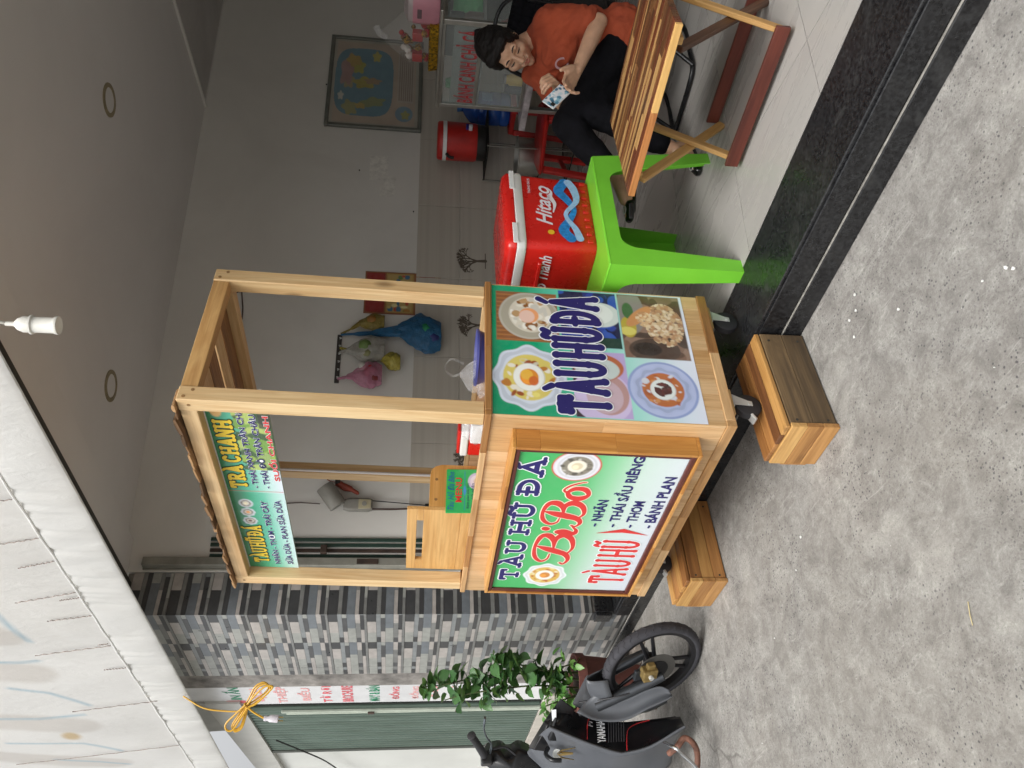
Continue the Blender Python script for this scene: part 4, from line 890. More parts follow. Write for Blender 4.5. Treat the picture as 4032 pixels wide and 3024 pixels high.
shape('ribbon_print', curve_caps([(-.165, .10, 2.2), (-.12, .125, 2.2), (-.06, .098, 1.6), (.0, .075, 1.2), (.06, .10, 1.8), (.11, .128, 2.2), (.165, .10, 2.2)], .0095), M_SKY, clr, fC, .002, res=.0025)
shape('ribbon_print', curve_caps([(-.165, .065, 1.8), (-.11, .078, 1.5), (-.03, .11, 1.0), (.05, .062, 1.4), (.12, .066, 2.0), (.165, .085, 2.0)], .0085), M_SKL, clr, fC, .0026, res=.0025)
shape('badge', [(-.135, .175, -.135, .175, .013, .013)], plain('yellow_badge', '#e0b52e', .4), clr, fC, .002)
fC2 = ((0, -CY+.0005, 0), (1, 0, 0), (0, 0, 1)); text('maker_lettering', 'Hiệp Thành', -.135, .125, .155, .225, M_SIL, clr, fC2, .002, .015, .35)
text('lid_lettering', 'Hiệp Thành', -.1, .1, -.04, .04, plain('lid_relief', '#a35a58', .4), clr, ((0, 0, .3562), (0, 1, 0), (-1, 0, 0)), .001, .01, .3)
box('handle', -.09, .09, -CY-.012, -CY+.002, .205, .222, M_REDP, clr, .004)
# ---- wooden folding table ----
wt = empty('wooden_folding_table', (-1.35, 2.53, FZ), 0, 'low folding table of striped brown wood in front of the seated woman', 'table')
TW0, TW1, TD0, TD1, TZ0, TZ1 = -.305, .312, -.232, .232, .418, .440
WA = [wood('acacia_dark', '#7a5232', '#3f2616', 0, .3, .6, knots=False), wood('acacia_mid', '#9a6a3f', '#5d3b20', 0, .3, .5, knots=False), wood('acacia_light', '#c79f67', '#9a7444', 0, .3, .4, knots=False), wood('acacia_red', '#80482c', '#4d2617', 0, .3, .5, knots=False)]
rg = random.Random(21); y = TD0
while y < TD1-.004:
    w_ = min(rg.choice((.012, .018, .026, .034)), TD1-y); x = TW0; m_ = rg.choice(WA)
    while x < TW1-.002:
        l_ = min(rg.uniform(.14, .42), TW1-x)
        if TW1-x-l_ < .05: l_ = TW1-x
        box('plank', x+.0002, x+l_-.0002, y+.0002, y+w_-.0002, TZ0, TZ1+rg.uniform(-.0003, .0003), rg.choice(WA), wt, .0008); x += l_
    y += w_
M_LBAR = wood('light_leg_wood', '#d6ac6c', '#a97b41', 2, .45, .3); M_EDGE = wood('honey_edge', '#d49b5a', '#b3743a', 0, .4, .3, knots=False)
box('edge_strip', TW0, .02, TD0-.014, TD0-.0004, TZ0, TZ1, wood('orange_edge', '#c98a52', '#9b5f31', 0, .4, .2, knots=False), wt, .001); box('edge_strip', .0204, TW1, TD0-.014, TD0-.0004, TZ0, TZ1, wood('yellow_edge', '#e3b873', '#c59450', 0, .4, .2, knots=False), wt, .001)
M_DKB = wood('dark_red_wood', '#7b3c2e', '#4a2119', 0, .4, .4, knots=False); M_DKL = wood('dark_brown_leg', '#6b452c', '#3c2517', 2, .4, .4, knots=False)
for sx, m2 in ((-.245, M_LBAR), (.235, M_DKL)):
    bar('leg', (sx, -.065, .003), (sx, .185, TZ0-.004), .018, .034, M_LBAR, wt, .003, (0, 1, 0)); bar('leg', (sx-.0195, .20, .003), (sx-.0195, -.20, TZ0-.02), .018, .034, m2, wt, .003, (0, 1, 0))
box('stretcher', -.255, .265, -.098, -.083, .018, .066, M_DKB, wt, .002); box('stretcher', -.265, .245, .205, .219, .018, .066, M_DKB, wt, .002)
box('cleat', .238, .262, TD0+.01, TD1-.01, TZ0-.022, TZ0-.0005, M_LBAR, wt, .002); box('cleat', -.262, -.238, TD0+.03, TD1-.03, TZ0-.022, TZ0-.0005, M_LBAR, wt, .002)
# ---- glass food case against the wall ----
t = NT('case_glass'); t.set(Base_Color=(.86, .93, .9), Roughness=.03); t.b.inputs['Alpha'].default_value = .14; t.b.inputs['Specular IOR Level'].default_value = .8; v = t.coords((1, 1, 1)); t.bump(t.noise(v, 3, 2), .02, .01); M_GLS = t.m
M_ALU = plain('brushed_aluminium', '#b9b8b2', .35, .9, var=.08)
gc = empty('glass_food_case', (-2.72, 4.56, FZ), -TH-math.pi/2, 'aluminium and glass noodle case with red lettering behind the seated woman', 'display case')
GZ0, GZ1, GL, GD = .545, 1.06, .66, .42
for x, y in ((-.0, 0), (-GD, 0), (-GD, GL-.034), (-.0, GL-.034)): box('frame_post', x-.022, x, y, y+(.026 if y == 0 else .034), GZ0, GZ1, M_ALU, gc, .002)
for z in (GZ0, .835, GZ1-.012): box('frame_rail', -.016, -.002, .027, GL-.035, z, z+.018, M_ALU, gc, .002)
for z in (GZ0, GZ1-.02):
    box('frame_rail', -GD+.0, -.0225, .003, .02, z, z+.018, M_ALU, gc, .002); box('frame_rail', -GD+.0, -.0225, GL-.02, GL-.003, z, z+.018, M_ALU, gc, .002)
box('side_pane', -GD+.001, -.0225, GL-.012, GL-.007, GZ0+.0185, GZ1-.0205, M_GLS, gc, 0); box('front_pane', -.012, -.007, .0265, GL-.0345, GZ0+.0185, GZ1-.0125, M_GLS, gc, 0); box('side_pane', -GD+.001, -.0225, .007, .012, GZ0+.0185, GZ1-.0205, M_GLS, gc, 0)
box('top_board', -GD, .004, -.01, GL+.06, GZ1+.0065, GZ1+.024, M_ALU, gc, .003)
box('back_board', -GD+.002, -GD+.01, .027, GL-.035, GZ0+.019, GZ1-.021, plain('case_inner_shade', '#2f3331', .6), gc, 0); box('shelf', -GD+.011, -.0165, .027, GL-.03, .82, .834, plain('case_shelf', '#6b6e6c', .4, var=.1), gc, .001)  # back board added in a dark colour so the case inside looks shaded
M_MARB = plain('pinkish_marble', '#b7aeb0', .4, var=.3, scale=14)
box('counter_board', -GD-.05, .06, -.10, GL+.05, .505, .5445, M_MARB, gc, .003)
for x, y in ((-.0, .0), (-GD, .0), (0, GL-.05), (-GD, GL-.05)): box('stand_leg', x-.03, x, y, y+.03, .0, .5045, M_ALU, gc, .002)
box('stand_panel', -GD+.0, -.34, .031, GL-.06, .05, .5, plain('dark_stand_panel', '#2e2c2a', .7), gc, 0); box('lower_shelf', -GD+.03, -.001, .031, GL-.06, .1, .115, plain('dark_shelf', '#39332f', .7), gc, .001)
fG = ((-.0065, 0, 0), (0, 1, 0), (0, 0, 1)); M_CR = plain('case_red', '#b52f33', .4); M_CW = plain('case_white', '#a9aaa8', .5)
text('case_lettering', 'BÁNH CANH CHẢ CÁ', .045, .595, .855, .985, M_CR, gc, fG, .001, .02, 0, .05, M_CW)
box('backing_strip', -.0155, -.0125, .03, .62, .845, 1.0, plain('milky_film', '#69736e', .5), gc, 0)
rg = random.Random(4); cols = ['#3a3f4a', '#c0a23a', '#9a4a33', '#c9b98a', '#5a6b3a', '#7a3030', '#d8d2c4']
for k in range(7):
    x, y = -.1-.12*rg.random(),   .07+.08*k; h = rg.uniform(.1, .19); r = rg.uniform(.03, .045)
    e = empty('jar', (0, 0, 0), 0, ['dark jar at the window end inside the glass case', 'mustard yellow jar on the low shelf of the glass case', 'rust red jar on the low shelf of the glass case', 'cream coloured jar on the low shelf of the glass case', 'olive jar on the low shelf of the glass case', 'wine red jar on the low shelf of the glass case', 'pale jar farthest right on the low shelf of the glass case'][k], 'jar', 'jars in the glass case'); e.matrix_world = Matrix.Translation((-2.72, 4.56, FZ)) @ Matrix.Rotation(-TH-math.pi/2, 4, 'Z') @ Matrix.Translation((x, y, .5635-.0185+.001))
    MB().lathe([(.0001, 0), (r, 0), (r, h*.8), (r*.75, h*.88), (r*.75, h)], 16).build('body', plain('jar_'+str(k), cols[k], .35, var=.12), e, True); MB().lathe([(.0001, h+.016), (r*.8, h+.016), (r*.8, h+.0005)], 16).build('lid', plain('jar_lid', '#8a8a86', .4), e)
def in_case(name, x, y, z, label, cat): e = empty(name, (0, 0, 0), 0, label, cat); e.matrix_world = Matrix.Translation((-2.72, 4.56, FZ)) @ Matrix.Rotation(-TH-math.pi/2, 4, 'Z') @ Matrix.Translation((x, y, z)); return e
t = NT('green_bag_film'); t.set(Base_Color=lin('#4fb46f'), Roughness=.25); t.b.inputs['Alpha'].default_value = .85; v = t.coords((1, 1, 1)); t.bump(t.noise(v, 30, 4, .6, 1), .7, .01); M_GBAG = t.m
e = in_case('green_bag', -.12, .085, .8345, 'bright green plastic bag in the top corner of the glass case', 'plastic bag'); bag_mesh('bag', M_GBAG, e, .05, .045, .19, 3, .5)
e = in_case('green_bag', -.28, .5, .8345, 'darker green plastic bag behind the bright case post', 'plastic bag'); bag_mesh('bag', M_GBAG, e, .1, .1, .17, 8, .5)
e = in_case('forearm_stand_in', -.12, .575, .8345, 'made-up brown jar with black cap standing in for a sleeved forearm beside the bright case post', 'jar'); MB().lathe([(.0001, 0), (.04, 0), (.042, .08), (.03, .1), (.03, .11)], 18).build('body', plain('forearm_brown', '#4a3326', .35), e, True); MB().lathe([(.033, .1105), (.036, .113), (.036, .19), (.0001, .195)], 18).build('cap', M_BLK, e, True)  # jar shape added in place of a forearm in a dark sleeve
# on top of the case: gift basket and pink rice cooker
gb = in_case('gift_basket', -.17, .37, GZ1+.025, 'gold gift basket wrapped in clear film on top of the glass case', 'gift basket')
M_GOLD = plain('gold_foil', '#b48b22', .28, .75, var=.45, scale=70, bump=.8)
loft([(rrect(.11, .16, .04), 0), (rrect(.115, .17, .04), .05), (rrect(.108, .16, .04), .054)], 'tray', M_GOLD, gb)
rg = random.Random(5)
for k in range(26):
    y = rg.uniform(-.13, .13); z = rg.uniform(.05, .23)*(1-abs(y)/.26); x = rg.uniform(.0, .08)
    r = rg.uniform(.014, .028); m_ = rg.choice([M_GOLD, M_GOLD, plain('foil_white', '#d8d3cc', .3, var=.1), plain('foil_red', '#a3231f', .35, var=.15)])
    o = MB().lathe([(.0001, -r), (r*.7, -r*.6), (r, 0), (r*.7, r*.6), (.0001, r)], 8, Matrix.Translation((x, y, z+.02))).build('sweet', m_, gb)
for sy in (-1, 1): box('box', .05, .09, sy*.075-.03, sy*.075+.03, .09, .15, plain('foil_red', '#a3231f', .35), gb, .003)
bag_mesh('film', M_FILM, gb, .12, .17, .33, 6, .12, (0, 0), amp=.12)
MB().tube(spline([(0, -.02, .30), (.01, .01, .34), (0, .05, .36)], 4), [.012, .018]+[.02]*7, 6).build('bow', M_CLR, gb, True)
pk = in_case('pink_rice_cooker', -.2, .60, GZ1+.025, 'pink rice cooker with pale lid beside the gift basket', 'rice cooker')
M_PINK = plain('dusty_pink', '#c98b98', .35, var=.05)
loft([(rrect(.1, .09, .05), 0), (rrect(.108, .098, .05), .03), (rrect(.105, .095, .05), .15)], 'body', M_PINK, pk); loft([(rrect(.103, .093, .05), .1505), (rrect(.1, .09, .05), .175), (rrect(.06, .05, .03), .2)], 'lid', plain('pale_lid', '#b9adad', .4), pk); box('control_panel', .1055, .1115, -.03, .03, .1, .125, plain('panel_grey', '#6d5a5f', .4), pk, .002)
# ---- red jug, blue water bottle, rack ----
def wroot(name, s, off, z, label, cat, group=None): return empty(name, wl(s, z, off), -TH, label, cat, group)
rk = wroot('wire_rack', 2.95, .05, FZ, 'thin black wire rack under the red drinks jug', 'rack')
M_WIRE = plain('dark_wire', '#3b3a37', .4, .7)
for z in (.71, .33, .12):
    MB().tube([(.0, -.17, z), (.36, -.17, z), (.36, .17, z), (.0, .17, z), (.0, -.17, z)], .005, 6).build('shelf_frame', M_WIRE, rk)
    for k in range(1, 9): MB().tube([(.36*k/9, -.17, z), (.36*k/9, .17, z)], .0025, 5).build('wire', M_WIRE, rk)
for x, y in ((0, -.17), (.36, -.17), (.36, .17), (0, .17)): MB().tube([(x, y, 0), (x, y, .72)], .006, 6).build('leg', plain('rack_leg', '#7d7b74', .4, .6), rk)
jg = wroot('red_drinks_jug', 2.95, .235, FZ+.716, 'red insulated drinks jug with white band and tap, on the wire rack', 'drinks jug')
MB().lathe([(.0001, 0), (.118, 0), (.122, .01), (.122, .062)], 32).build('base', M_BLK, jg, True); MB().lathe([(.0001, .0625), (.125, .0625), (.13, .08), (.132, .27), (.0001, .272)], 32).build('body', M_REDD, jg, True)
MB().lathe([(.0001, .2725), (.135, .2725), (.135, .297), (.0001, .2975)], 32).build('band', M_WHP, jg, True); MB().lathe([(.0001, .298), (.132, .298), (.13, .325), (.12, .335), (.0001, .337)], 32).build('lid', M_REDD, jg, True)
MB().box(.125, .17, -.012, .012, .1, .125).build('tap', plain('tap_white', '#cfcfd2', .4), jg, bev=.004); MB().box(.14, .165, -.018, .018, .126, .145).build('tap_lever', plain('tap_blue', '#25257e', .4), jg, bev=.004); MB().tube(spline([(.02, -.132, .27), (.03, -.165, .25), (.03, -.17, .22)], 4), .011, 8).build('handle', M_BLK, jg, True)
st = wroot('red_plastic_stool', 3.29, .22, FZ, 'red plastic stool under the blue water bottle', 'stool')
loft([(rrect(.13, .13, .03), .5), (rrect(.128, .128, .03), .53), (rrect(.12, .12, .03), .535)], 'seat', M_REDD, st)
for x in (-1, 1):
    for y in (-1, 1): bar('leg', (x*.135, y*.135, 0), (x*.108, y*.108, .4995), .045, .04, M_REDD, st, .006)
for sgn in (-1, 1): box('crosspiece', -.11, .11, sgn*.121-.008, sgn*.121+.008, .25, .29, M_REDD, st, .003); box('crosspiece', sgn*.121-.008, sgn*.121+.008, -.1, .1, .25, .29, M_REDD, st, .003)
wb = wroot('blue_water_bottle', 3.29, .22, FZ+.536, 'big translucent blue water bottle standing on a red stool', 'water bottle')
t = NT('blue_bottle'); t.set(Base_Color=lin('#1f4fa8'), Roughness=.18); v = t.coords((1, 1, 1)); f = t.noise(v, 9, 4); t.l(t.ramp(f, [(.3, lin('#183a83')), (.7, lin('#2c62bd'))]), t.b.inputs['Base Color']); t.b.inputs['Alpha'].default_value = .93; M_BOT = t.m
MB().lathe([(.0001, 0), (.105, 0), (.118, .015), (.118, .06), (.112, .07), (.118, .08), (.118, .14), (.112, .15), (.118, .16), (.118, .22), (.112, .23), (.117, .24), (.105, .28), (.06, .32), (.035, .335), (.033, .36), (.0001, .362)], 32).build('body', M_BOT, wb, True)
MB().lathe([(.036, .345), (.038, .362), (.038, .375), (.0001, .377)], 20).build('cap', plain('bottle_cap', '#4a86c8', .4), wb, True); box('label_patch', .095, .1195, -.035, .035, .13, .21, plain('bottle_label', '#6fa3d8', .5), wb, .006)
# red plastic chair beyond the case
rc = wroot('red_plastic_stool', 2.42, .62, FZ, 'wide low red plastic stool in the dark beside the glass case', 'stool'); rc.rotation_euler.z = 1.9
rc.location = (-2.96, 4.66, FZ)
loft([(rrect(.19, .19, .05), .36), (rrect(.2, .2, .05), .375), (rrect(.19, .19, .05), .385)], 'seat', M_REDD, rc)
for x in (-1, 1):
    for y in (-1, 1): bar('leg', (x*.19, y*.19, 0), (x*.16, y*.16, .3595), .04, .04, M_REDD, rc, .006)
for sgn in (-1, 1): box('crosspiece', -.15, .15, sgn*.178-.008, sgn*.178+.008, .18, .21, M_REDD, rc, .003)
pt_ = wroot('aluminium_pot', 2.86, .23, FZ+.336, 'dented aluminium pot on the middle shelf of the wire rack', 'pot'); MB().lathe([(.0001, 0), (.12, 0), (.13, .01), (.132, .15), (.14, .155), (.14, .16), (.126, .16), (.124, .012), (.0001, .008)], 32).build('pot_body', M_ALU, pt_, True)
# ---- wall pieces ----
mp = wroot('framed_world_map', 3.21, .002, 1.325, 'framed world map with blue oceans hanging on the grey wall', 'framed map')
MW, MH = .897, .70; M_FRM = plain('grey_frame', '#7a7c75', .45, .3, var=.1)
for a in ((0, MW, 0, .028), (0, MW, MH-.028, MH)): box('frame_rail', 0, .026, a[0], a[1], a[2], a[3], M_FRM, mp, .003)
for a in ((0, .028), (MW-.028, MW)): box('frame_stile', 0.0003, .0257, a[0], a[1], .0283, MH-.0283, M_FRM, mp, .003)
fm = ((.012, 0, 0), (0, 1, 0), (0, 0, 1)); P = Paint(.0285, MW-.0285, .0285, MH-.0285, 190, 144); P.c[:] = lin('#a9a69a'); P.rect(.05, MW-.05, .05, MH-.05, '#b3a596')
P.ell(.45, .435, .335, .215, '#6d8c99'); m_ = (((P.X-.45)/.335)**4+((P.Y-.435)/.215)**4 < 1).astype(float); P.fill('#6d8c99', m_)
for cx_, cy_, rx, ry, c_, ro in ((.19, .53, .07, .05, '#9a9a72', .3), (.215, .45, .03, .04, '#b3a065', 0), (.255, .36, .045, .085, '#8f9770', .2), (.45, .55, .07, .04, '#a39a7a', 0), (.44, .43, .055, .08, '#a89f5e', .1), (.46, .37, .03, .06, '#a08c74', 0), (.56, .56, .15, .05, '#a58a86', -.1), (.60, .48, .07, .045, '#a7a55e', 0), (.66, .52, .06, .05, '#b09a62', .4), (.71, .35, .05, .03, '#b0a864', 0), (.3, .6, .04, .02, '#c3c3ba', 0)): P.ell(cx_, cy_, rx, ry, c_, 5, .18, m_, ro)
P.rect(.27, .8, .065, .185, '#b3aa9e')
for k in range(7): P.rect(.29, .78, .075+.0155*k, .079+.0155*k, '#6d5f5a')
P.ell(.16, .13, .075, .065, '#7f98a6'); P.ell(.15, .12, .04, .03, '#a0a06a', 5, .2); P.blur_noise(.15, 12, 2)
P.build('map_print', mp, fm, 0, printmat('map_glass', .22, .5)); MB().lathe([(.0001, .004), (.006, .004), (.006, 0)], 8, Matrix.Translation((0, MW*.45, MH+.01)) @ Matrix.Rotation(math.pi/2, 4, 'Y')).build('hook', M_BLK, mp)
cl = wroot('red_wall_calendar', 1.675, .002, 1.161, 'red and gold new year wall calendar behind the right rear cart post', 'calendar')
KW, KH = .321, .501; box('backing_card', 0, .004, 0, KW, 0, KH, plain('calendar_red', '#8e2a22', .5), cl, .001)
fk = ((.0045, 0, 0), (0, 1, 0), (0, 0, 1)); P = Paint(.001, KW-.001, .001, KH-.001, 90, 130); P.c[:] = lin('#8c5a33'); P.rect(.01, KW-.01, .37, KH-.01, '#8b221c'); P.rect(.018, KW-.018, .38, KH-.02, '#93261f'); P.rect(.01, KW-.01, .18, .36, '#a98a4a'); P.rect(.02, KW-.02, .19, .352, '#b39a5c')
P.speck(P.rmask(.02, KW-.02, .19, .352), ['#a9762e', '#b34a2e', '#5d7a3a', '#c2b06a', '#3c6a8a', '#d8cf9a'], 46, .007, .024, 3); P.ell(.16, .27, .05, .045, '#9a2a20'); P.rect(.012, KW-.012, .02, .165, '#a88a58')
P.ell(.09, .092, .07, .06, '#8b221c'); P.rect(.03, .145, .04, .145, '#8b221c'); P.rect(.19, .30, .04, .145, '#8b221c'); P.rect(.2, .29, .06, .1, '#b9b2a4'); P.build('calendar_print', cl, fk, 0, printmat('calendar_paper', .55, .1))
rkk = wroot('coat_hook_rack', 1.167, .002, 1.785, 'dark hook rail on the wall holding several plastic bags', 'hook rack')
box('rail', 0, .014, 0, .337, 0, .028, plain('dark_rail_wood', '#3a3733', .6), rkk, .002)
for k in range(6): MB().tube(spline([(.014, .03+.055*k, .012), (.03, .03+.055*k, .0), (.034, .03+.055*k, .014)], 3), .003, 6).build('hook', M_STEEL, rkk)
def film(name, col, alpha=.8):
    t = NT(name); t.set(Base_Color=lin(col), Roughness=.3); t.b.inputs['Alpha'].default_value = alpha; v = t.coords((1, 1, 1)); f = t.noise(v, 14, 4, .6, 1); t.l(t.ramp(f, [(.3, tuple(x*.6 for x in lin(col))), (.7, lin(col))]), t.b.inputs['Base Color']); t.bump(t.noise(v, 26, 4, .6, 1.4), .9, .012); return t.m
def hang_bag(label, s, ztop, w_, h_, mat, seed, s_hook, lean=0., fill=None, depth=.05):
    z0 = ztop-h_; e = wroot('hanging_bag', s, .075, z0, label, 'plastic bag', 'bags on the hook rail')
    bag_mesh('bag', mat, e, depth, w_/2, h_*.8, seed, .3, (0, lean), amp=.25)
    for q in (-1, 1): MB().tube(spline([(0, lean*.9+q*w_*.08, h_*.74), (-.02, (s_hook-s)*.6+lean*.3, h_*.74+(1.79-ztop+h_*.26)*.5), (-.042, s_hook-s, 1.79-z0)], 5), [w_*.1]*5+[w_*.06]*3+[.008]*3, 6).build('handle', mat, e, True)
    for k, (y, z, r, c_) in enumerate(fill or []): MB().lathe([(.0001, -r), (r*.7, -r*.7), (r, 0), (r*.7, r*.7), (.0001, r)], 10, Matrix.Translation((.01, y, z))).build('content', plain('bag_content_'+c_.strip('#'), c_, .5, var=.25), e, True)
    return e
hang_bag('large crumpled blue plastic bag hanging lowest on the hook rail', 1.49, 1.50, .25, .34, film('blue_film', '#24648f', .9), 3, 1.495, .03, [(.02, .1, .06, '#2b8a5a'), (-.03, .05, .05, '#2b2f6a')], .06)
hang_bag('flat yellow and green noodle packet hanging beside the blue bag', 1.58, 1.72, .11, .2, film('packet_film', '#8a7a34', .95), 4, 1.50, -.02, [(.0, .08, .035, '#a3702c')], .03)
hang_bag('cloudy white plastic bag hanging from the middle of the hook rail', 1.37, 1.77, .17, .26, film('white_film', '#b9b7ae', .72), 5, 1.37, .0, [(.02, .12, .05, '#6f8a4a'), (-.03, .1, .04, '#8a8a5a')])
hang_bag('small yellow plastic bag hanging under the white one', 1.29, 1.55, .12, .14, film('yellow_film', '#b9ac4a', .85), 6, 1.40, .02, [(0, .05, .035, '#b9a92f')])
hang_bag('pink see-through bag of red packets at the left end of the rail', 1.20, 1.74, .17, .22, film('pink_film', '#d08aa5', .6), 7, 1.185, -.01, [(.02, .07, .045, '#b3201c'), (-.03, .05, .04, '#7a2a2a'), (.05, .12, .03, '#c9c4bd')])
lp = wroot('wall_emergency_lamp', .385, .003, 1.54, 'grey wall lamp with a tilted drum head above a rounded body, beside the shutter', 'wall lamp')
M_LG = plain('aged_grey_plastic', '#8c8a82', .5, var=.1, dirt=.3)
loft([(rrect(.018, .033, .015), 0), (rrect(.022, .04, .018), .02), (rrect(.022, .04, .018), .13), (rrect(.018, .03, .015), .165)], 'body', M_LG, lp).location = (.022, 0, 0)
loft([(rrect(.004, .026, .0035), 0), (rrect(.004, .03, .0035), .07)], 'face_plate', plain('cream_plate', '#b3aa8c', .5), lp).location = (.046, 0, .008); MB().lathe([(.0001, .006), (.014, .006), (.014, 0)], 18, Matrix.Translation((.05, 0, .045)) @ Matrix.Rotation(math.pi/2, 4, 'Y')).build('button', M_LG, lp)
MB().lathe([(.0001, -.07), (.05, -.07), (.052, -.06), (.052, .065), (.048, .07), (.046, .05), (.0001, .045)], 28, Matrix.Translation((.06, .04, .235)) @ Euler((-.9, .25, .0)).to_matrix().to_4x4()).build('drum_head', M_LG, lp, True)
MB().tube([(.03, .0, .16), (.05, .02, .2)], .012, 8).build('neck', M_LG, lp, True)
M_CAB = plain('brown_cable', '#4d3a33', .6)
cb_ = tag(MB().tube([tuple(wl(.395, 2.03, .006)), tuple(wl(.40, 1.95, .006)), tuple(wl(.39, 1.84, .02))], .003, 6).build('power_cable', M_CAB), 'thin brown cable running up the wall above the grey lamp', 'cable')
cb2 = empty('power_adapter', wl(.39, 1.205, .01), -TH, 'dark plug and dangling cables under the grey wall lamp', 'power adapter')
MB().box(.0, .03, -.03, .005, .0, .03).build('plug', M_BLK, cb2, bev=.003)
for dy, c_ in ((.03, M_BLK), (-.03, M_CAB), (-.022, M_CAB)): MB().tube(spline([(.012, dy*.9-.005, .335), (.01, dy*.7-.008, .2), (.012, dy*.3-.01, .03)], 4), .003, 6).build('cord', c_, cb2)
ch = wroot('red_chilli_ornament', .49, .006, 1.62, 'brick red chilli ornament hanging beside the drum lamp', 'ornament')
M_CHI = plain('brick_red', '#8d3a26', .5, var=.15)
MB().tube(spline([(.02, -.04, .0), (.025, -.012, .05), (.025, .01, .1), (.02, .03, .135)], 5), [.004]+[.012]*4+[.018]*6+[.02]*4+[.012], 8).build('pod', M_CHI, ch, True); MB().tube(spline([(.02, -.015, .055), (.025, -.01, .09), (.02, .02, .12)], 4), [.012]*9, 8).build('pod', M_CHI, ch, True)
for q in (0, .018): MB().tube(spline([(.02, .03-q, .13), (.015, .035-q*1.6, .16), (.005, .05-q*2.6, .19)], 4), .003, 5).build('string', M_CHI, ch)
MB().box(.02, .045, .015, .045, .11, .14).build('calyx', M_BLK, ch, bev=.006)
wr = tag(MB().tube([tuple(wl(1.78, 2.48, .004)), tuple(wl(1.80, 2.44, .008)), tuple(wl(1.68, 2.42, .006)), tuple(wl(1.6, 2.415, .006)), tuple(wl(1.50, 2.42, .005))], .004, 6).build('loose_wire', M_CAB), 'short loose brown wire on the wall seen through the cart roof', 'wire')
for s_, z_, lb in ((2.83, 1.75, 'small dark nail in the wall left of the map'), (2.5, 1.36, 'small dark nail in the wall above the drinks jug')):
    e = wroot('wall_nail', s_, 0, z_, lb, 'nail'); MB().lathe([(.0001, .012), (.005, .012), (.005, .009), (.002, .009), (.002, 0)], 8, Matrix.Rotation(math.pi/2, 4, 'Y')).build('nail', M_BLK, e)
# ================= seated woman and her folding chair =================
def blob_mesh(caps, ells, voxel, name, smooth_it=4, wrinkle=0., wscale=20., seed=0):
    """closed tapered capsules + ellipsoids, fused into one continuous skin"""
    bm = bmesh.new()
    for p0, r0, p1, r1 in caps:
        p0, p1 = Vector(p0), Vector(p1); d = p1-p0; L = d.length
        q = d.to_track_quat('Z', 'Y').to_matrix() if L > 1e-6 else Matrix.Identity(3)
        rings = []
        for i in range(5): a = -math.pi/2+math.pi/2*i/4; rings.append((r0*math.cos(a), r0*math.sin(a)))
        for i in range(5): a = math.pi/2*i/4; rings.append((r1*math.cos(a), L+r1*math.sin(a)))
        rows = []
        for r, z in rings:
            if r < 1e-5: rows.append([bm.verts.new(p0+q @ Vector((0, 0, z)))])
            else: rows.append([bm.verts.new(p0+q @ Vector((r*math.cos(2*math.pi*j/14), r*math.sin(2*math.pi*j/14), z))) for j in range(14)])
        for a, b in zip(rows[:-1], rows[1:]):
            if len(a) == 1:
                for j in range(14): bm.faces.new((a[0], b[(j+1) % 14], b[j]))
            elif len(b) == 1:
                for j in range(14): bm.faces.new((a[j], a[(j+1) % 14], b[0]))
            else:
                for j in range(14): bm.faces.new((a[j], a[(j+1) % 14], b[(j+1) % 14], b[j]))
    for c, M3, rad in ells:
        g = bmesh.ops.create_uvsphere(bm, u_segments=20, v_segments=14, radius=1)
        for v in g['verts']: v.co = Vector(c)+M3 @ Vector((v.co.x*rad[0], v.co.y*rad[1], v.co.z*rad[2]))
    bmesh.ops.recalc_face_normals(bm, faces=bm.faces)
    me = bpy.data.meshes.new(name); bm.to_mesh(me); bm.free()
    o = bpy.data.objects.new(name, me); C.objects.link(o)
    m = o.modifiers.new('r', 'REMESH'); m.mode = 'VOXEL'; m.voxel_size = voxel; m.use_smooth_shade = True
    s = o.modifiers.new('s', 'SMOOTH'); s.factor = .6; s.iterations = smooth_it
    me2 = bpy.data.meshes.new_from_object(o.evaluated_get(bpy.context.evaluated_depsgraph_get())); bpy.data.objects.remove(o); bpy.data.meshes.remove(me)
    if wrinkle:
        nrm = [v.normal.copy() for v in me2.vertices]
        for v, n_ in zip(me2.vertices, nrm):
            p = v.co*wscale; q_ = mnoise.noise(p*.35+Vector((seed, 0, 0)))*2.2; w1 = mnoise.noise(Vector((p.x*.8+p.z*.5+seed+q_, p.y*.8, p.z*.9-p.x*.4))); w2 = mnoise.noise(Vector((p.x*.5+9, p.y*.6+q_, p.z*2.1+p.x*.9+seed)))
            v.co += n_*wrinkle*(.75*w1+.95*w2)
    me2.polygons.foreach_set('use_smooth', [True]*len(me2.polygons)); return me2
def blob(name, caps, ells, voxel, mat, parent, **kw):
    me = blob_mesh(caps, ells, voxel, name, **kw); me.materials.clear(); me.materials.append(mat); o = bpy.data.objects.new(name, me); return link(o, parent)
def skin_mat(name, col):
    t = NT(name); v = t.coords((1, 1, 1), rand=False); f = t.noise(v, 22, 5); c = lin(col)
    t.l(t.ramp(f, [(.3, tuple(x*.86 for x in c)), (.7, tuple(min(1, x*1.06) for x in c))]), t.b.inputs['Base Color']); t.set(Roughness=.48)
    t.b.inputs['Subsurface Weight'].default_value = .15; t.b.inputs['Subsurface Radius'].default_value = (.012, .005, .003); return t.m
M_SKIN = skin_mat('skin', '#c39a7e')
t = NT('orange_cotton'); v = t.coords((1, 1, 1), rand=False); f = t.noise(v, 9, 5, .6); t.l(t.ramp(f, [(.3, lin('#8a3a20')), (.7, lin('#a24627'))]), t.b.inputs['Base Color']); t.set(Roughness=.9); t.bump(t.noise(v, 16, 5, .6, 1.6), .35, .02); M_TEE = t.m
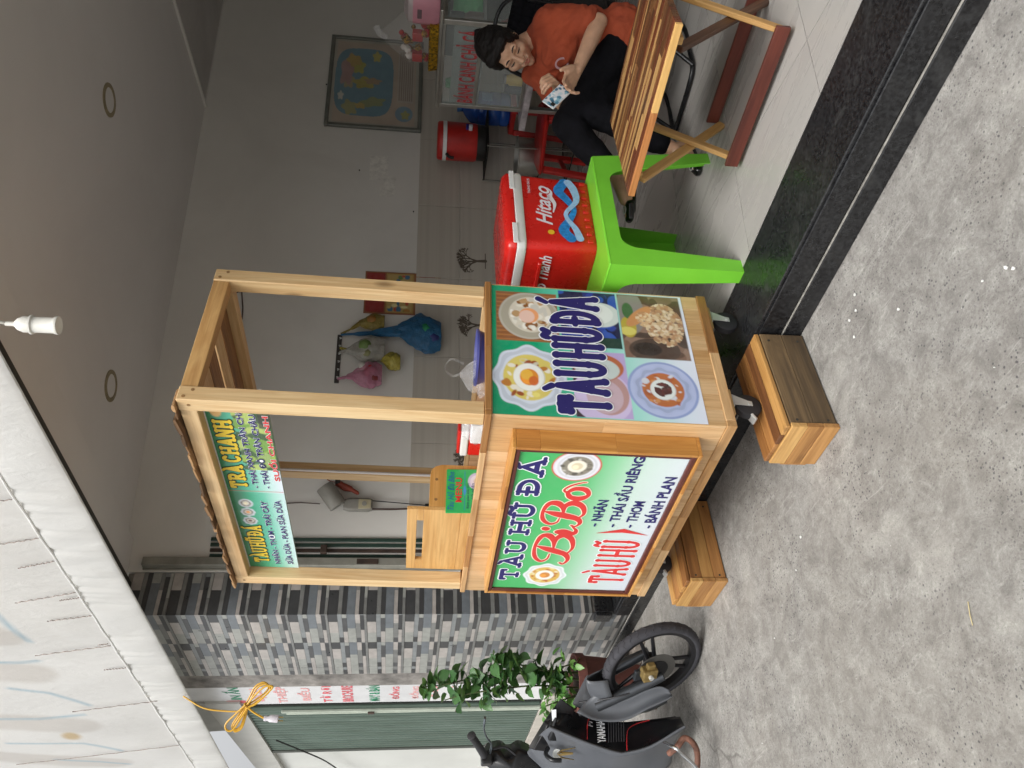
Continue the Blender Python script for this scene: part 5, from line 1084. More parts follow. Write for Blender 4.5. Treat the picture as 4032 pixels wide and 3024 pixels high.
t = NT('black_cotton'); v = t.coords((1, 1, 1), rand=False); f = t.noise(v, 12, 5, .6); t.l(t.ramp(f, [(.3, lin('#08080b')), (.7, lin('#121217'))]), t.b.inputs['Base Color']); t.set(Roughness=.9); t.b.inputs['Specular IOR Level'].default_value = .15; t.bump(t.noise(v, 18, 4, .6, 1.2), .3, .015); M_TRO = t.m
t = NT('dark_hair'); v = t.coords((14, 14, 60), rand=False); f = t.noise(v, 3, 5, .7); t.l(t.ramp(f, [(.35, lin('#070606')), (.7, lin('#1b1614'))]), t.b.inputs['Base Color']); t.set(Roughness=.5); t.b.inputs['Specular IOR Level'].default_value = .25; t.bump(f, .8, .006); M_HAIR = t.m
person = empty('person', (-1.7, 3.3, FZ), 0, 'seated woman in an orange T-shirt and black trousers, looking at a phone', 'person')
PO = Vector((-1.7, 3.3, FZ))
def W(x, y, z): return Vector((x, y, z))-PO
Hc = W(-1.7175, 3.375, .971); Hf = Vector((.1, -.88, -.46)).normalized(); Hl = Vector((.925, .253, -.283)); Hl = (Hl-Hf*Hl.dot(Hf)).normalized(); Hu = Hf.cross(Hl)
H3 = Matrix((Hl, Hf, Hu)).transposed()
def hd(l, f, u): return Hc+Hl*l+Hf*f+Hu*u
J = {k: W(*v) for k, v in dict(neck=(-1.705, 3.475, .835), rsh=(-1.842, 3.438, .815), lsh=(-1.570, 3.385, .80), lel=(-1.520, 3.30, .603), lwr=(-1.605, 3.045, .708), rel=(-1.835, 3.17, .71), rwr=(-1.725, 3.10, .765),
     hipR=(-1.735, 3.40, .455), hipL=(-1.59, 3.37, .465), kneeL=(-1.837, 3.014, .715), ank1=(-1.93, 2.79, .508), toe1=(-2.0, 2.625, .462), heel1=(-1.925, 2.815, .455), kneeR=(-1.79, 3.05, .60), ank2=(-1.862, 2.92, .25), toe2=(-1.862, 2.785, .178), heel2=(-1.86, 2.955, .195)).items()}
def hand(w_, a, n, curl, spread=.0, thumb=(.55, .75, -.25), tc=.5, k=1.):
    a = Vector(a).normalized(); n = Vector(n); n = (n-a*n.dot(a)).normalized(); s = a.cross(n); caps = []
    kn = []
    for i in range(4):
        q = w_+a*(.082-.004*abs(i-1.2))*k+s*(.031-.0205*i)*k; kn.append(q); caps.append((w_+s*(.014-.009*i)*k, .0155*k, q, .0115*k))
    caps.append((kn[0]-a*.02, .012*k, kn[3]-a*.02, .012*k))
    for i, q in enumerate(kn):
        L = (.043, .047, .044, .035)[i]*k; d = (a+s*(1.5-i)*spread).normalized(); nn = n.copy(); c_ = curl[i] if isinstance(curl, (list, tuple)) else curl
        for j, (f, r) in enumerate(((1, .0092), (.62, .0084), (.5, .0076))):
            R_ = Matrix.Rotation(c_*(1, 1.15, .8)[j], 3, d.cross(nn)); d = R_ @ d; nn = R_ @ nn
            # bend towards the palm side (-n)
            e_ = q+d*L*f; caps.append((q, r*k, e_, r*.92*k)); q = e_
    b0 = w_+a*.022*k+s*.03*k; td = (a*thumb[0]+s*thumb[1]+n*thumb[2]).normalized(); b1 = b0+td*.038*k; R_ = Matrix.Rotation(tc, 3, s.cross(td) if abs(s.dot(td)) < .99 else n)
    b2 = b1+(td*.8+a*.5-n*.2).normalized()*.028*k; caps += [(w_+a*.012+s*.012, .014*k, b0, .0135*k), (b0, .013*k, b1, .0105*k), (b1, .0103*k, b2, .009*k)]
    return caps
PHc = W(-1.662, 2.925, .795); PHL = Vector((-.285, -.705, .65)).normalized(); PHn = Vector((.9, -.18, -.05)); PHn = (PHn-PHL*PHn.dot(PHL)).normalized(); PHs = PHL.cross(PHn)
body_caps = [(J['neck'], .05, hd(0, -.03, -.06), .046), (J['rsh'], .048, J['neck'], .05), (J['lsh'], .048, J['neck'], .05),
    (W(-1.77, 3.41, .74), .085, W(-1.63, 3.385, .735), .085), (W(-1.73, 3.40, .60), .085, W(-1.62, 3.385, .6), .085), (J['hipR'], .09, J['hipL'], .09), (W(-1.70, 3.41, .74), .09, W(-1.67, 3.39, .5), .09),
    (J['lsh'], .046, J['lel'], .037), (J['lel'], .036, J['lel'].lerp(J['lwr'], .35), .036), (J['lel'].lerp(J['lwr'], .35), .036, J['lwr'], .0235), (J['rsh'], .045, J['rel'], .036), (J['rel'], .034, J['rwr'], .023),
    (J['hipL'], .07, J['kneeL'], .05), (J['kneeL'], .048, J['ank1'], .031), (J['hipR'], .07, J['kneeR'], .05), (J['kneeR'], .048, J['ank2'], .03),
    (J['ank1'], .031, J['heel1'], .026), (J['heel1'], .024, J['toe1'], .02), (J['ank1'], .03, J['ank1'].lerp(J['toe1'], .6), .022), (J['ank2'], .03, J['heel2'], .024), (J['heel2'], .022, J['toe2'], .018), (J['ank2'], .029, J['ank2'].lerp(J['toe2'], .55), .023)]
head_caps = [(hd(0, .085, .012), .009, hd(0, .106, -.022), .0115), (hd(-.011, .096, -.027), .009, hd(.011, .096, -.027), .009), (hd(-.04, .07, .022), .014, hd(.04, .07, .022), .014), (hd(-.019, .083, -.056), .0095, hd(.019, .083, -.056), .0095), (hd(-.013, .083, -.066), .009, hd(.013, .083, -.066), .009), (hd(0, .06, -.098), .022, hd(0, .045, -.095), .025), (hd(-.034, .052, -.028), .031, hd(.034, .052, -.028), .031), (hd(-.045, .0, -.07), .022, hd(0, .055, -.098), .02), (hd(.045, .0, -.07), .022, hd(0, .055, -.098), .02)]
head_ells = [(hd(0, -.012, .03), H3, (.074, .094, .09)), (hd(0, .022, -.035), H3, (.064, .066, .076)), (hd(.073, -.008, -.008), H3, (.008, .018, .03)), (hd(-.073, -.008, -.008), H3, (.008, .018, .03))]
lhand = hand(J['lwr'], (-.30, -.80, .50), (.5, -.45, -.72), [.32, .38, .45, .55], .05, (.8, .55, -.1), .3, .95)
rhand = hand(J['rwr'], (.62, -.35, .35), (-.1, -.55, .8), [.75, .95, 1.05, 1.1], .03, (.7, .5, -.3), .4, .95)
blob('body', body_caps+head_caps+lhand+rhand, head_ells, .0042, M_SKIN, person, smooth_it=3)
# T-shirt
tee = [(J['rsh'], .063, J['neck']-Vector((0, -.0, .02)), .064), (J['lsh'], .065, J['neck']-Vector((0, 0, .02)), .064), (W(-1.785, 3.405, .74), .1, W(-1.615, 3.375, .735), .1), (W(-1.75, 3.395, .61), .104, W(-1.60, 3.375, .605), .104), (W(-1.75, 3.385, .49), .115, W(-1.58, 3.365, .485), .115), (W(-1.70, 3.33, .76), .06, W(-1.66, 3.32, .72), .07),
       (J['lsh'], .063, J['lsh'].lerp(J['lel'], .35), .064), (J['lsh'].lerp(J['lel'], .35), .064, J['lsh'].lerp(J['lel'], .74), .066), (J['rsh'], .06, J['rsh'].lerp(J['rel'], .7), .058)]
blob('t_shirt', tee, [], .0065, M_TEE, person, smooth_it=5, wrinkle=.0095, wscale=19, seed=3)
fT_o = W(-1.690, 3.258, .745); fT = ((fT_o.x, fT_o.y, fT_o.z), Vector((.93, .25, -.05)), Vector((0, -.38, .92)))
shape('chest_print', [(a[0], a[1], b[0], b[1], .0042, .0042) for a, b in zip(arc(.0, .0, .022, .03, 0, 360, 24)[:-1], arc(.0, .0, .022, .03, 0, 360, 24)[1:])], plain('print_mauve', '#c9a3a8', .6), person, fT, .016, res=.0015)
# trousers
tro = [(J['hipR'], .1, J['hipL'], .102), (J['hipL'], .092, J['kneeL'], .066), (J['kneeL'], .065, J['kneeL'].lerp(J['ank1'], .45), .062), (J['kneeL'].lerp(J['ank1'], .45), .062, J['ank1'].lerp(J['kneeL'], .16), .047), (J['hipR'], .09, J['kneeR'], .066), (J['kneeR'], .066, J['kneeR'].lerp(J['ank2'], .5), .062), (J['kneeR'].lerp(J['ank2'], .5), .062, J['ank2'].lerp(J['kneeR'], .18), .048)]
blob('trousers', tro, [], .0065, M_TRO, person, smooth_it=5, wrinkle=.006, wscale=15, seed=7)
# hair with bun
hair_e = [(hd(0, -.028, .043), H3, (.084, .098, .092)), (hd(-.055, -.03, .0), H3, (.03, .06, .055)), (hd(.055, -.03, .0), H3, (.03, .06, .055)), (hd(0, -.09, .0), H3, (.06, .035, .06)), (hd(.03, .045, .088), H3, (.05, .038, .03)), (hd(-.03, .045, .088), H3, (.05, .036, .03)), (hd(-.062, .03, .05), H3, (.02, .04, .045)), (hd(.062, .03, .05), H3, (.02, .04, .045)), (hd(-.01, -.125, .055), H3, (.034, .032, .034)), (hd(.012, -.138, .075), H3, (.018, .018, .018))]
blob('hair', [], hair_e, .005, M_HAIR, person, smooth_it=3, wrinkle=.004, wscale=60, seed=2)
# facial features
M_BROW = plain('brow_hair', '#231a16', .7); M_LIP = plain('lip', '#a45a4c', .45); M_EYE = plain('dark_eye', '#17110e', .2); M_LID = skin_mat('eyelid', '#a97e65')
for sx in (-1, 1):
    MB().tube([tuple(hd(sx*(.016+.0095*i), .0895-.0035*i, .0285+(.004, .007, .006, .001)[i])) for i in range(4)], [.0022, .0034, .003, .0014], 6).build('eyebrow', M_BROW, person, True)
    MB().tube([tuple(hd(sx*(.018+.009*i), .0865-.0033*i, .002-(.001, .004, .0045, .002)[i])) for i in range(4)], [.0012, .0028, .0028, .001], 6).build('eye', M_EYE, person, True)
MB().tube([tuple(hd(-.021+.007*i, .0925-(abs(i-3)*.0016), -.0575+(-.003, .0, .0025, .002, .0025, .0, -.003)[i])) for i in range(7)], [.001, .003, .0038, .0034, .0038, .003, .001], 8).build('lips', M_LIP, person, True)
MB().tube([tuple(hd(-.017+.0057*i, .0915-(abs(i-3)*.0014), -.0655-(0, .001, .002, .0025, .002, .001, 0)[i])) for i in range(7)], [.001, .003, .004, .0044, .004, .003, .001], 8).build('lips', M_LIP, person, True)
# shoes
M_SHOE = plain('black_patent', '#121212', .2, var=.1, spec=.6)
for a, h, tz in ((J['toe1'], J['heel1'], .0), (J['toe2'], J['heel2'], .0)):
    d = (a-h).normalized(); dn_ = Vector((0, 0, -1)); dn_ = (dn_-d*dn_.dot(d)).normalized(); s_ = d.cross(dn_).normalized()
    blob('shoe', [(h+dn_*.012, .0235, a.lerp(h, .5)+dn_*.014, .0185), (a.lerp(h, .5)+dn_*.014, .0185, a.lerp(h, .15)+dn_*.006, .022), (a.lerp(h, .22)-s_*.014, .0215, a+d*.012-s_*.006, .017), (a.lerp(h, .22)+s_*.014, .0215, a+d*.012+s_*.006, .017), (h-d*.008-dn_*.012, .021, h+dn_*.01, .022)], [], .0045, M_SHOE, person, smooth_it=4)
    c0 = a.lerp(h, .12)-dn_*.02; MB().tube([tuple(c0+s_*.016*math.cos(q)+d*.016*math.sin(q)) for q in [2*math.pi*i/14 for i in range(15)]], .0024, 6).build('buckle', M_STEEL, person)
# phone held in the left hand
ph = empty('mobile_phone', PO+PHc, 0, 'mobile phone in a white and blue patterned case held by the seated woman', 'phone')
m3 = Matrix((PHs, PHL, PHn)).transposed().to_4x4(); m3.translation = PO+PHc; ph.matrix_world = m3 @ Matrix.Scale(.88, 4)
MB().box(-.034, .034, -.068, .068, -.004, .004).build('case', plain('phone_case', '#d5d6d8', .35), ph, bev=.004)
P = Paint(-.031, .031, -.065, .065, 30, 60); P.c[:] = lin('#d8dadd'); P.speck(np.ones(P.X.shape), ['#3f7f9a', '#7fb0c2', '#b9cdd6', '#e8eaec', '#2f5f7a'], 40, .004, .012, 6); P.build('case_print', ph, ((0, 0, .0045), (1, 0, 0), (0, 1, 0)))
box('camera_window', -.026, -.006, .04, .06, .0048, .0065, M_BLK, ph, .001); box('screen', -.031, .031, -.064, .064, -.0048, -.0042, M_BLK, ph, 0)
# folding chair
fc = empty('folding_chair', (-1.75, 3.4, FZ), 0, 'low black tubular folding chair the woman sits on', 'chair')
M_TUBE = plain('black_tube', '#1b1c1e', .28, .3, var=.1)
def CW(L): return [Vector(p)-Vector((-1.75, 3.4, FZ)) for p in L]
MB().tube(spline(CW([(-1.56, 3.40, .40), (-1.60, 3.57, .62), (-1.645, 3.73, .83), (-1.68, 3.80, .93), (-1.76, 3.80, .985), (-1.86, 3.72, .995), (-1.91, 3.62, .955), (-1.92, 3.50, .80), (-1.90, 3.36, .55), (-1.89, 3.28, .40)]), 5), .0105, 8).build('back_frame', M_TUBE, fc, True)
MB().tube(spline(CW([(-1.58, 3.62, .30), (-1.60, 3.50, .172), (-1.62, 3.32, .172), (-1.635, 3.23, .173), (-1.68, 3.195, .174), (-1.80, 3.19, .174), (-1.91, 3.19, .174), (-1.95, 3.23, .173), (-1.93, 3.5, .172), (-1.92, 3.62, .30)]), 5), .011, 8).build('base_frame', M_TUBE, fc, True)
MB().tube(spline(CW([(-1.63, 3.215, .1745), (-1.59, 3.35, .31), (-1.56, 3.5, .46)]), 4), .01, 8).build('cross_leg', M_TUBE, fc, True); MB().tube(spline(CW([(-1.95, 3.215, .1745), (-1.93, 3.35, .31), (-1.91, 3.5, .46)]), 4), .01, 8).build('cross_leg', M_TUBE, fc, True)
def sling(name, A, B, Cc, D, sag):
    mb = MB(); n = 8; A, B, Cc, D = CW([A, B, Cc, D]); g = [[(A.lerp(B, i/n)).lerp(D.lerp(Cc, i/n), j/n)+Vector((0, 0, -sag*math.sin(math.pi*i/n)*math.sin(math.pi*j/n))) for i in range(n+1)] for j in range(n+1)]
    for j in range(n):
        for i in range(n): mb.quad(g[j][i], g[j][i+1], g[j+1][i+1], g[j+1][i])
    o = mb.build(name, M_TRO, fc, True); m = o.modifiers.new('t', 'SOLIDIFY'); m.thickness = .004; return o
sling('seat', (-1.60, 3.2, .385), (-1.90, 3.2, .395), (-1.89, 3.55, .36), (-1.58, 3.58, .36), .02); sling('backrest', (-1.585, 3.55, .50), (-1.905, 3.47, .62), (-1.90, 3.68, .96), (-1.67, 3.785, .92), .0)
# ================= white tarpaulin banner hung above the shop front =================
t = NT('white_tarpaulin'); a = t.n('Attribute'); a.attribute_name = 'Col'; v = t.coords((1, 1, 1), rand=False)
f = t.noise(v, 3.2, 6, .65, .8); colr = t.mix(t.maprange(f, .4, .75, 0, .14), a.outputs['Color'], lin('#b9b3a6'))
t.l(colr, t.b.inputs['Base Color']); t.set(Roughness=.38); t.b.inputs['Coat Weight'].default_value = .15
mpx = t.n('Mapping'); mpx.inputs['Scale'].default_value = (7, 2.2, 1); t.l(v, mpx.inputs[0]); t.bump(t.noise(mpx.outputs[0], 2.2, 6, .65, 1.2), .28, .03)
tl = t.n('BsdfTranslucent'); t.l(colr, tl.inputs['Color']); mx = t.n('MixShader'); mx.inputs[0].default_value = .3
t.l(t.b.outputs[0], mx.inputs[1]); t.l(tl.outputs[0], mx.inputs[2]); t.l(mx.outputs[0], t.t.nodes['Material Output'].inputs['Surface']); M_TARP = t.m
can = empty('white_tarpaulin_banner', (-3.3, 1.74, 2.60), 0, 'big white tarpaulin with faint printed brush letters hung above the shop front', 'tarpaulin')
fT0 = ((0, 0, 0), (1, 0, 0), (0, -.05, 1))
P = Paint(-4.9, 3.6, .215, 2.2, 430, 110); P.c[:] = lin('#e6e5e1')
def stroke(P, pts, r, col, soft=.02, k=1.):
    D = sdf_capsules([(a[0], a[1], b[0], b[1], r, r) for a, b in zip(pts[:-1], pts[1:])], P.X, P.Y); P.fill(col, np.clip(.5-D/soft, 0, 1)*k)
def cz(L): return [(x+3.3, z-2.61) for x, z in L]
for L_, r in (([(-4.10, 3.32), (-3.9, 3.45), (-3.6, 3.7), (-3.2, 3.9)], .1), ([(-4.58, 3.33), (-4.5, 3.6), (-4.2, 3.9), (-4.0, 4.2)], .12), ([(-5.42, 3.33), (-5.3, 3.6), (-5.2, 3.9), (-5.0, 4.4)], .13), ([(-6.26, 3.32), (-6.15, 3.55), (-6.0, 3.85), (-5.6, 4.3)], .11), ([(-7.1, 3.4), (-7.0, 3.8), (-6.6, 4.2)], .12), ([(-3.0, 3.4), (-2.6, 3.75), (-2.2, 4.0)], .1), ([(-5.0, 3.9), (-4.8, 4.3)], .13)): stroke(P, cz(L_), r, '#cfcac3', .05, .8)
for L_ in ([(-3.79, 3.26), (-4.0, 3.24), (-4.16, 3.214)], [(-4.403, 3.5), (-4.43, 3.35), (-4.417, 3.259)], [(-4.75, 3.5), (-4.85, 3.33), (-5.097, 3.183)], [(-5.2, 3.8), (-5.26, 3.5), (-5.239, 3.251)], [(-5.64, 3.8), (-5.78, 3.4), (-5.987, 3.213)], [(-6.08, 3.65), (-6.2, 3.4), (-6.33, 3.245)]): stroke(P, cz(L_), .011, '#8fb3c4', .03, .85)
P.ell(-5.6+3.3, 3.42-2.61, .08, .05, '#cdb58a'); P.blur_noise(.05, 14, 4)
P.build('sheet', can, fT0, 0, M_TARP, lambda X, Y: .012*np.sin(X*2.1)*np.clip(Y, 0, 1)+.004*np.sin(X*9+Y*3))
P = Paint(-4.9, 3.6, .0, .222, 700, 22); P.c[:] = lin('#e9e9e6'); P.blur_noise(.05, 9, 5)
rg = np.random.RandomState(8); pk = rg.uniform(-4.9, 3.6, 60)
def hem(X, Y):
    tt = np.clip(Y/.222, 0, 1); b = .007*np.sqrt(np.clip(1-(2*tt-1)**2, 0, 1)); w_ = .0028*np.sin(X*23+np.sin(X*3)*4)*np.sin(np.pi*tt)
    for q in pk: w_ = w_-.008*np.exp(-((X-q-.04*(tt-.5))/.018)**2)*(tt*.7+.3)
    return b+w_+.003+.012*np.sin(X*2.1)*.0
P.build('hem_pocket', can, fT0, .004, M_TARP, hem)
P = Paint(-4.9, 3.6, .0, .222, 60, 4); P.c[:] = lin('#dddcd8'); P.build('hem_back', can, fT0, -.004, M_TARP)
M_SEAM = plain('brown_thread', '#a0958e', .9, var=.3, scale=60); M_CORD = plain('hem_cord', '#e2e2df', .7, var=.1, scale=40)
for (x0, z0, x1, z1) in ((-3.605, 2.84, -3.689, 3.123), (-3.66, 2.84, -3.68, 2.93), (-3.86, 2.84, -3.9, 3.05), (-4.225, 2.843, -4.307, 3.23), (-4.20, 2.85, -4.21, 2.9), (-5.062, 2.789, -5.136, 3.28), (-5.933, 2.833, -6.072, 3.891), (-4.529, 2.841, -4.54, 2.955), (-3.1, 2.84, -3.16, 3.1), (-3.3, 2.84, -3.35, 3.0), (-2.8, 2.84, -2.83, 3.1)):
    n = 26; pts = [(x0+(x1-x0)*i/n+3.3+.004*math.sin(i*1.7), .0, z0+(z1-z0)*i/n-2.61) for i in range(n+1)]
    MB().tube([(p[0], -.05*p[2]-.012-.012*math.sin(p[0]*2.1)*min(1, p[2])*1-.002, p[2]) for p in pts], [.0016+.0014*abs(math.sin(i*2.3+x0)) for i in range(n+1)], 5).build('seam', M_SEAM, can)
MB().tube([(-4.9+i*.05, -.05*.222-.008, .224+.002*math.sin(i)) for i in range(171)], .005, 6).build('hem_cord', M_CORD, can)
# ---- bulb socket hanging from its cord ----
M_SOCK = plain('ivory_bakelite', '#d3d2ca', .35, var=.04)
sk = empty('bulb_socket', (-1.556, 1.46, 2.222), 0, 'empty white bulb socket dangling from a cord in front of the shop', 'bulb socket')
MB().lathe([(.0185, .001), (.0225, .0), (.0235, .004), (.0215, .009), (.020, .012), (.020, .058), (.0245, .061), (.0245, .066), (.0205, .068), (.0205, .083), (.015, .096), (.009, .102), (.006, .103), (.0055, .125), (.0001, .126)], 28).build('shell', M_SOCK, sk, True)
MB().lathe([(.0184, .0012), (.0165, .03), (.0001, .031)], 24).build('cup', plain('socket_inside', '#a9a69c', .5), sk, True); MB().lathe([(.006, .0325), (.006, .022), (.0001, .021)], 12).build('contact', plain('brass', '#8f7a45', .35, .9), sk, True)
MB().tube(spline([(0, 0, .12), (.004, .0, .16), (-.006, .004, .4), (.01, .15, 1.2)], 6), .0042, 6).build('cord', plain('white_cord', '#a7a49b', .6), sk, True)
# ---- yellow cable bundle with plug ----
yc = empty('yellow_cable_bundle', (-4.95, 1.64, 2.2), 0, 'coiled yellow cable with a white plug hanging in front of the printing sign', 'cable')
M_YC = plain('yellow_cable', '#c99a24', .45, var=.06)
def YW(L): return [Vector(p)-Vector((-4.95, 1.64, 2.2)) for p in L]
CABL = [[(-5.0, 1.72, 2.62), (-5.0, 1.651, 2.494), (-4.998, 1.63, 2.372), (-4.986, 1.625, 2.276), (-4.961, 1.65, 2.249)], [(-4.961, 1.65, 2.249), (-4.924, 1.688, 2.222), (-4.883, 1.73, 2.192), (-4.862, 1.746, 2.144), (-4.874, 1.726, 2.115), (-4.9, 1.699, 2.134), (-4.943, 1.663, 2.205), (-4.963, 1.646, 2.245)], [(-4.942, 1.639, 2.241), (-4.973, 1.606, 2.263), (-5.026, 1.553, 2.309), (-5.046, 1.528, 2.3), (-5.028, 1.541, 2.261), (-4.978, 1.596, 2.239), (-4.951, 1.626, 2.232)],
        [(-4.919, 1.636, 2.241), (-4.959, 1.599, 2.295), (-5.002, 1.559, 2.349), (-5.025, 1.531, 2.344), (-5.02, 1.529, 2.308), (-4.965, 1.584, 2.259), (-4.928, 1.622, 2.228)], [(-4.915, 1.638, 2.229), (-4.873, 1.678, 2.183), (-4.835, 1.712, 2.129), (-4.831, 1.708, 2.085), (-4.86, 1.681, 2.115), (-4.903, 1.641, 2.173), (-4.924, 1.625, 2.221)], [(-4.925, 1.626, 2.229), (-4.941, 1.599, 2.188), (-4.955, 1.571, 2.131)]]
for k, L_ in enumerate(CABL): MB().tube(spline(YW(L_), 6), .0058 if k else .005, 6).build('cable_loop', M_YC, yc, True)
MB().tube(spline(YW([(p[0]+.008, p[1]-.012, p[2]-.012) for p in CABL[1]]), 6), .0058, 6).build('cable_loop', M_YC, yc, True); MB().tube(spline(YW([(p[0]+.006, p[1]+.008, p[2]+.006) for p in CABL[2]]), 6), .0058, 6).build('cable_loop', M_YC, yc, True)
MB().tube([tuple(Vector((-.0, .0, .042))+Vector((.016*math.cos(q), .014*math.sin(q), .006*math.sin(2*q)))) for q in [2*math.pi*i/16 for i in range(17)]], .0065, 6).build('knot', M_YC, yc, True)
d_ = (Vector((-4.948, 1.563, 2.045))-Vector((-4.955, 1.57, 2.127))).normalized(); e = YW([(-4.955, 1.57, 2.129)])[0]
MB().tube([e, e+d_*.01, e+d_*.02, e+d_*.035, e+d_*.08, e+d_*.084], [.015, .017, .013, .021, .023, .02], 10, sq=.65).build('plug', plain('white_plug', '#d8d3da', .35), yc, True)
for q in (-.011, .011): MB().tube([e+d_*.084+Vector((q*.6, q*.75, 0)), e+d_*.112+Vector((q*.6, q*.75, 0))], .0032, 8).build('prong', plain('brass', '#8f7a45', .35, .9), yc)
tag(MB().tube(spline([(-6.34, 1.85, 2.24), (-6.57, 1.84, 2.08), (-6.89, 1.84, 1.91), (-7.4, 1.84, 1.75)], 5), .006, 6).build('black_wire', M_BLK), 'thin dark wire slanting across the white wall next door', 'wire')

# ================= motorbike parked at the left =================
bike = empty('motorbike', (-3.7, 1.0, 0), 0, 'black and grey underbone motorbike parked left of the cart, front wheel turned', 'motorbike')
BO = Vector((-3.7, 1.0, 0))
def BW(L): return [Vector(p)-BO for p in L]
M_BGREY = plain('grey_bike_plastic', '#53565b', .42, var=.08, scale=8, coat=.1); M_BBLK = plain('black_bike_plastic', '#16171a', .3, var=.12, scale=10, dirt=.3); M_TYRE = plain('dusty_tyre', '#35353a', .8, var=.18, scale=30); M_RIM = plain('black_rim', '#232326', .4, .4, var=.1); M_FORK = plain('fork_grey', '#45484c', .32, .6, var=.08); M_CALG = plain('gold_caliper', '#8f7a4c', .5, .5, var=.2, scale=60); M_CHR = plain('chrome', '#c9cbcc', .12, 1., var=.03)
wc = Vector((-3.415, 1.288, .2335))-BO; hw = Vector((.938, .347, 0)); sw_ = Vector((.347, -.938, 0)); lean = .191; uw = Vector((0, 0, 1))*math.cos(lean)+sw_*math.sin(lean); nw = hw.cross(uw)
MW3 = Matrix((hw, uw, nw)).transposed().to_4x4(); MW3.translation = wc     # local x forward, y up, z axle (towards -right)
wheel = empty('front_wheel'); wheel.parent = bike; wheel.matrix_local = MW3
R_ = .2345
prof = []
for i in range(13): an = math.pi*(i/12)*1.16-.25; prof.append((R_-.021+.021*math.sin(an), -.027*math.cos(an)))
prof += [(R_-.033, .02), (R_-.033, -.02)]
MB().lathe(prof+[prof[0]], 56, closed=True).build('tyre', M_TYRE, wheel, True)
for k in range(40):
    an = 2*math.pi*k/40; 
    for sgn in (-1, 1):
        MB().tube([(( R_+.0006)*math.cos(an), (R_+.0006)*math.sin(an), sgn*.004), ((R_-.0035)*math.cos(an+.06), (R_-.0035)*math.sin(an+.06), sgn*.014), ((R_-.0105)*math.cos(an+.05), (R_-.0105)*math.sin(an+.05), sgn*.0235)], .0024, 5).build('tread_rib', M_TYRE, wheel)
MB().lathe([(R_-.030, -.022), (R_-.036, -.021), (R_-.050, -.016), (R_-.053, 0), (R_-.050, .016), (R_-.036, .021), (R_-.030, .022), (R_-.038, .012), (R_-.038, -.012), (R_-.030, -.022)], 48, closed=True).build('rim', M_RIM, wheel, True)
for k in range(3):
    for q in (-.16, .16): an = 2*math.pi*k/3+.35; MB().tube([(.03*math.cos(an+q*3), .03*math.sin(an+q*3), 0), ((R_-.051)*math.cos(an+q), (R_-.051)*math.sin(an+q), 0)], [.011, .008], 8).build('spoke', M_RIM, wheel, True)
MB().lathe([(.0001, -.035), (.03, -.035), (.035, -.02), (.035, .02), (.03, .035), (.0001, .035)], 24).build('hub', M_RIM, wheel, True)
MB().lathe([(.055, .041), (.092, .041), (.092, .037), (.055, .037), (.055, .041)], 40, closed=True).build('brake_disc', plain('worn_disc', '#6f6e6b', .4, .7), wheel); MB().lathe([(.0001, .043), (.056, .043), (.056, .036)], 24).build('disc_carrier', M_RIM, wheel)
ft = (Vector((-3.60, 1.195, .56))-BO)
for sgn in (1, -1):
    a0 = wc+nw*(.082 if sgn > 0 else -.06); a1 = ft+nw*(.075 if sgn > 0 else -.05)-(Vector((0, 0, 0)) if sgn > 0 else (ft-wc)*.28); mid_ = a0.lerp(a1, .8)
    MB().tube([tuple(a0-(a1-a0)*.04), tuple(a0.lerp(a1, .3)), tuple(mid_)], [.02, .025, .0255], 14).build('fork_leg', M_FORK, bike, True); MB().tube([tuple(mid_), tuple(a0.lerp(a1, .93))], .0125, 12).build('fork_tube', M_CHR, bike, True); MB().tube([tuple(a0.lerp(a1, .9301)), tuple(a1+(a1-a0)*.02)], .018, 12).build('fork_cover', M_BBLK, bike, True)
ca = wc+nw*.066+hw*.045+uw*.062
cal = empty('brake_caliper'); cal.parent = bike; mm_ = MW3.copy(); mm_.translation = ca; cal.matrix_local = mm_ @ Matrix.Scale(1.15, 4)
MB().box(-.025, .02, -.03, .03, -.008, .03).build('caliper_body', M_CALG, cal, bev=.005); MB().box(-.045, -.02, -.018, .02, -.002, .024).build('piston_housing', M_CALG, cal, bev=.006); MB().box(.015, .04, -.02, .012, -.002, .02).build('bracket', M_CALG, cal, bev=.004); MB().lathe([(.0001, .0), (.009, .0), (.009, .012), (.0001, .012)], 12, Matrix.Translation((-.005, .0, .029))).build('bolt', M_STEEL, cal); MB().box(-.05, .0, .02, .05, -.012, .004).build('mount', M_FORK, cal, bev=.004)
MB().tube(spline([tuple(ca+nw*.01-hw*.03), tuple(ca-hw*.1+uw*.03+nw*.012), tuple(ca-hw*.13+uw*.13+nw*.01), tuple(ft+hw*.03+nw*.04)], 6), .004, 6).build('brake_hose', M_RUB, bike, True)
# fender: curved band behind and above the wheel
def fender(a0, a1, r0, wid, name, mat, n=18, flare=0., m=9):
    mb = MB(); g = []
    for i in range(n+1):
        f_ = i/n; an = math.radians(a0+(a1-a0)*f_); ww = wid*(1+flare*math.sin(math.pi*f_))*(1-.35*max(0, f_-.82)/.18)*(1-.5*max(0, .14-f_)/.14); row = []
        for j in range(m+1):
            q = -1+2*j/m; rr = r0-.085*abs(q)**2.4+.004; row.append((rr*math.cos(an), rr*math.sin(an), q*ww))
        g.append(row)
    for i in range(n):
        for j in range(m): mb.quad(g[i][j], g[i][j+1], g[i+1][j+1], g[i+1][j])
    o = mb.build(name, mat, wheel, True); bmw = bmesh.new(); bmw.from_mesh(o.data); bmesh.ops.remove_doubles(bmw, verts=bmw.verts, dist=1e-5); bmw.to_mesh(o.data); bmw.free(); o.data.polygons.foreach_set('use_smooth', [True]*len(o.data.polygons))
    md = o.modifiers.new('t', 'SOLIDIFY'); md.thickness = .004; return o
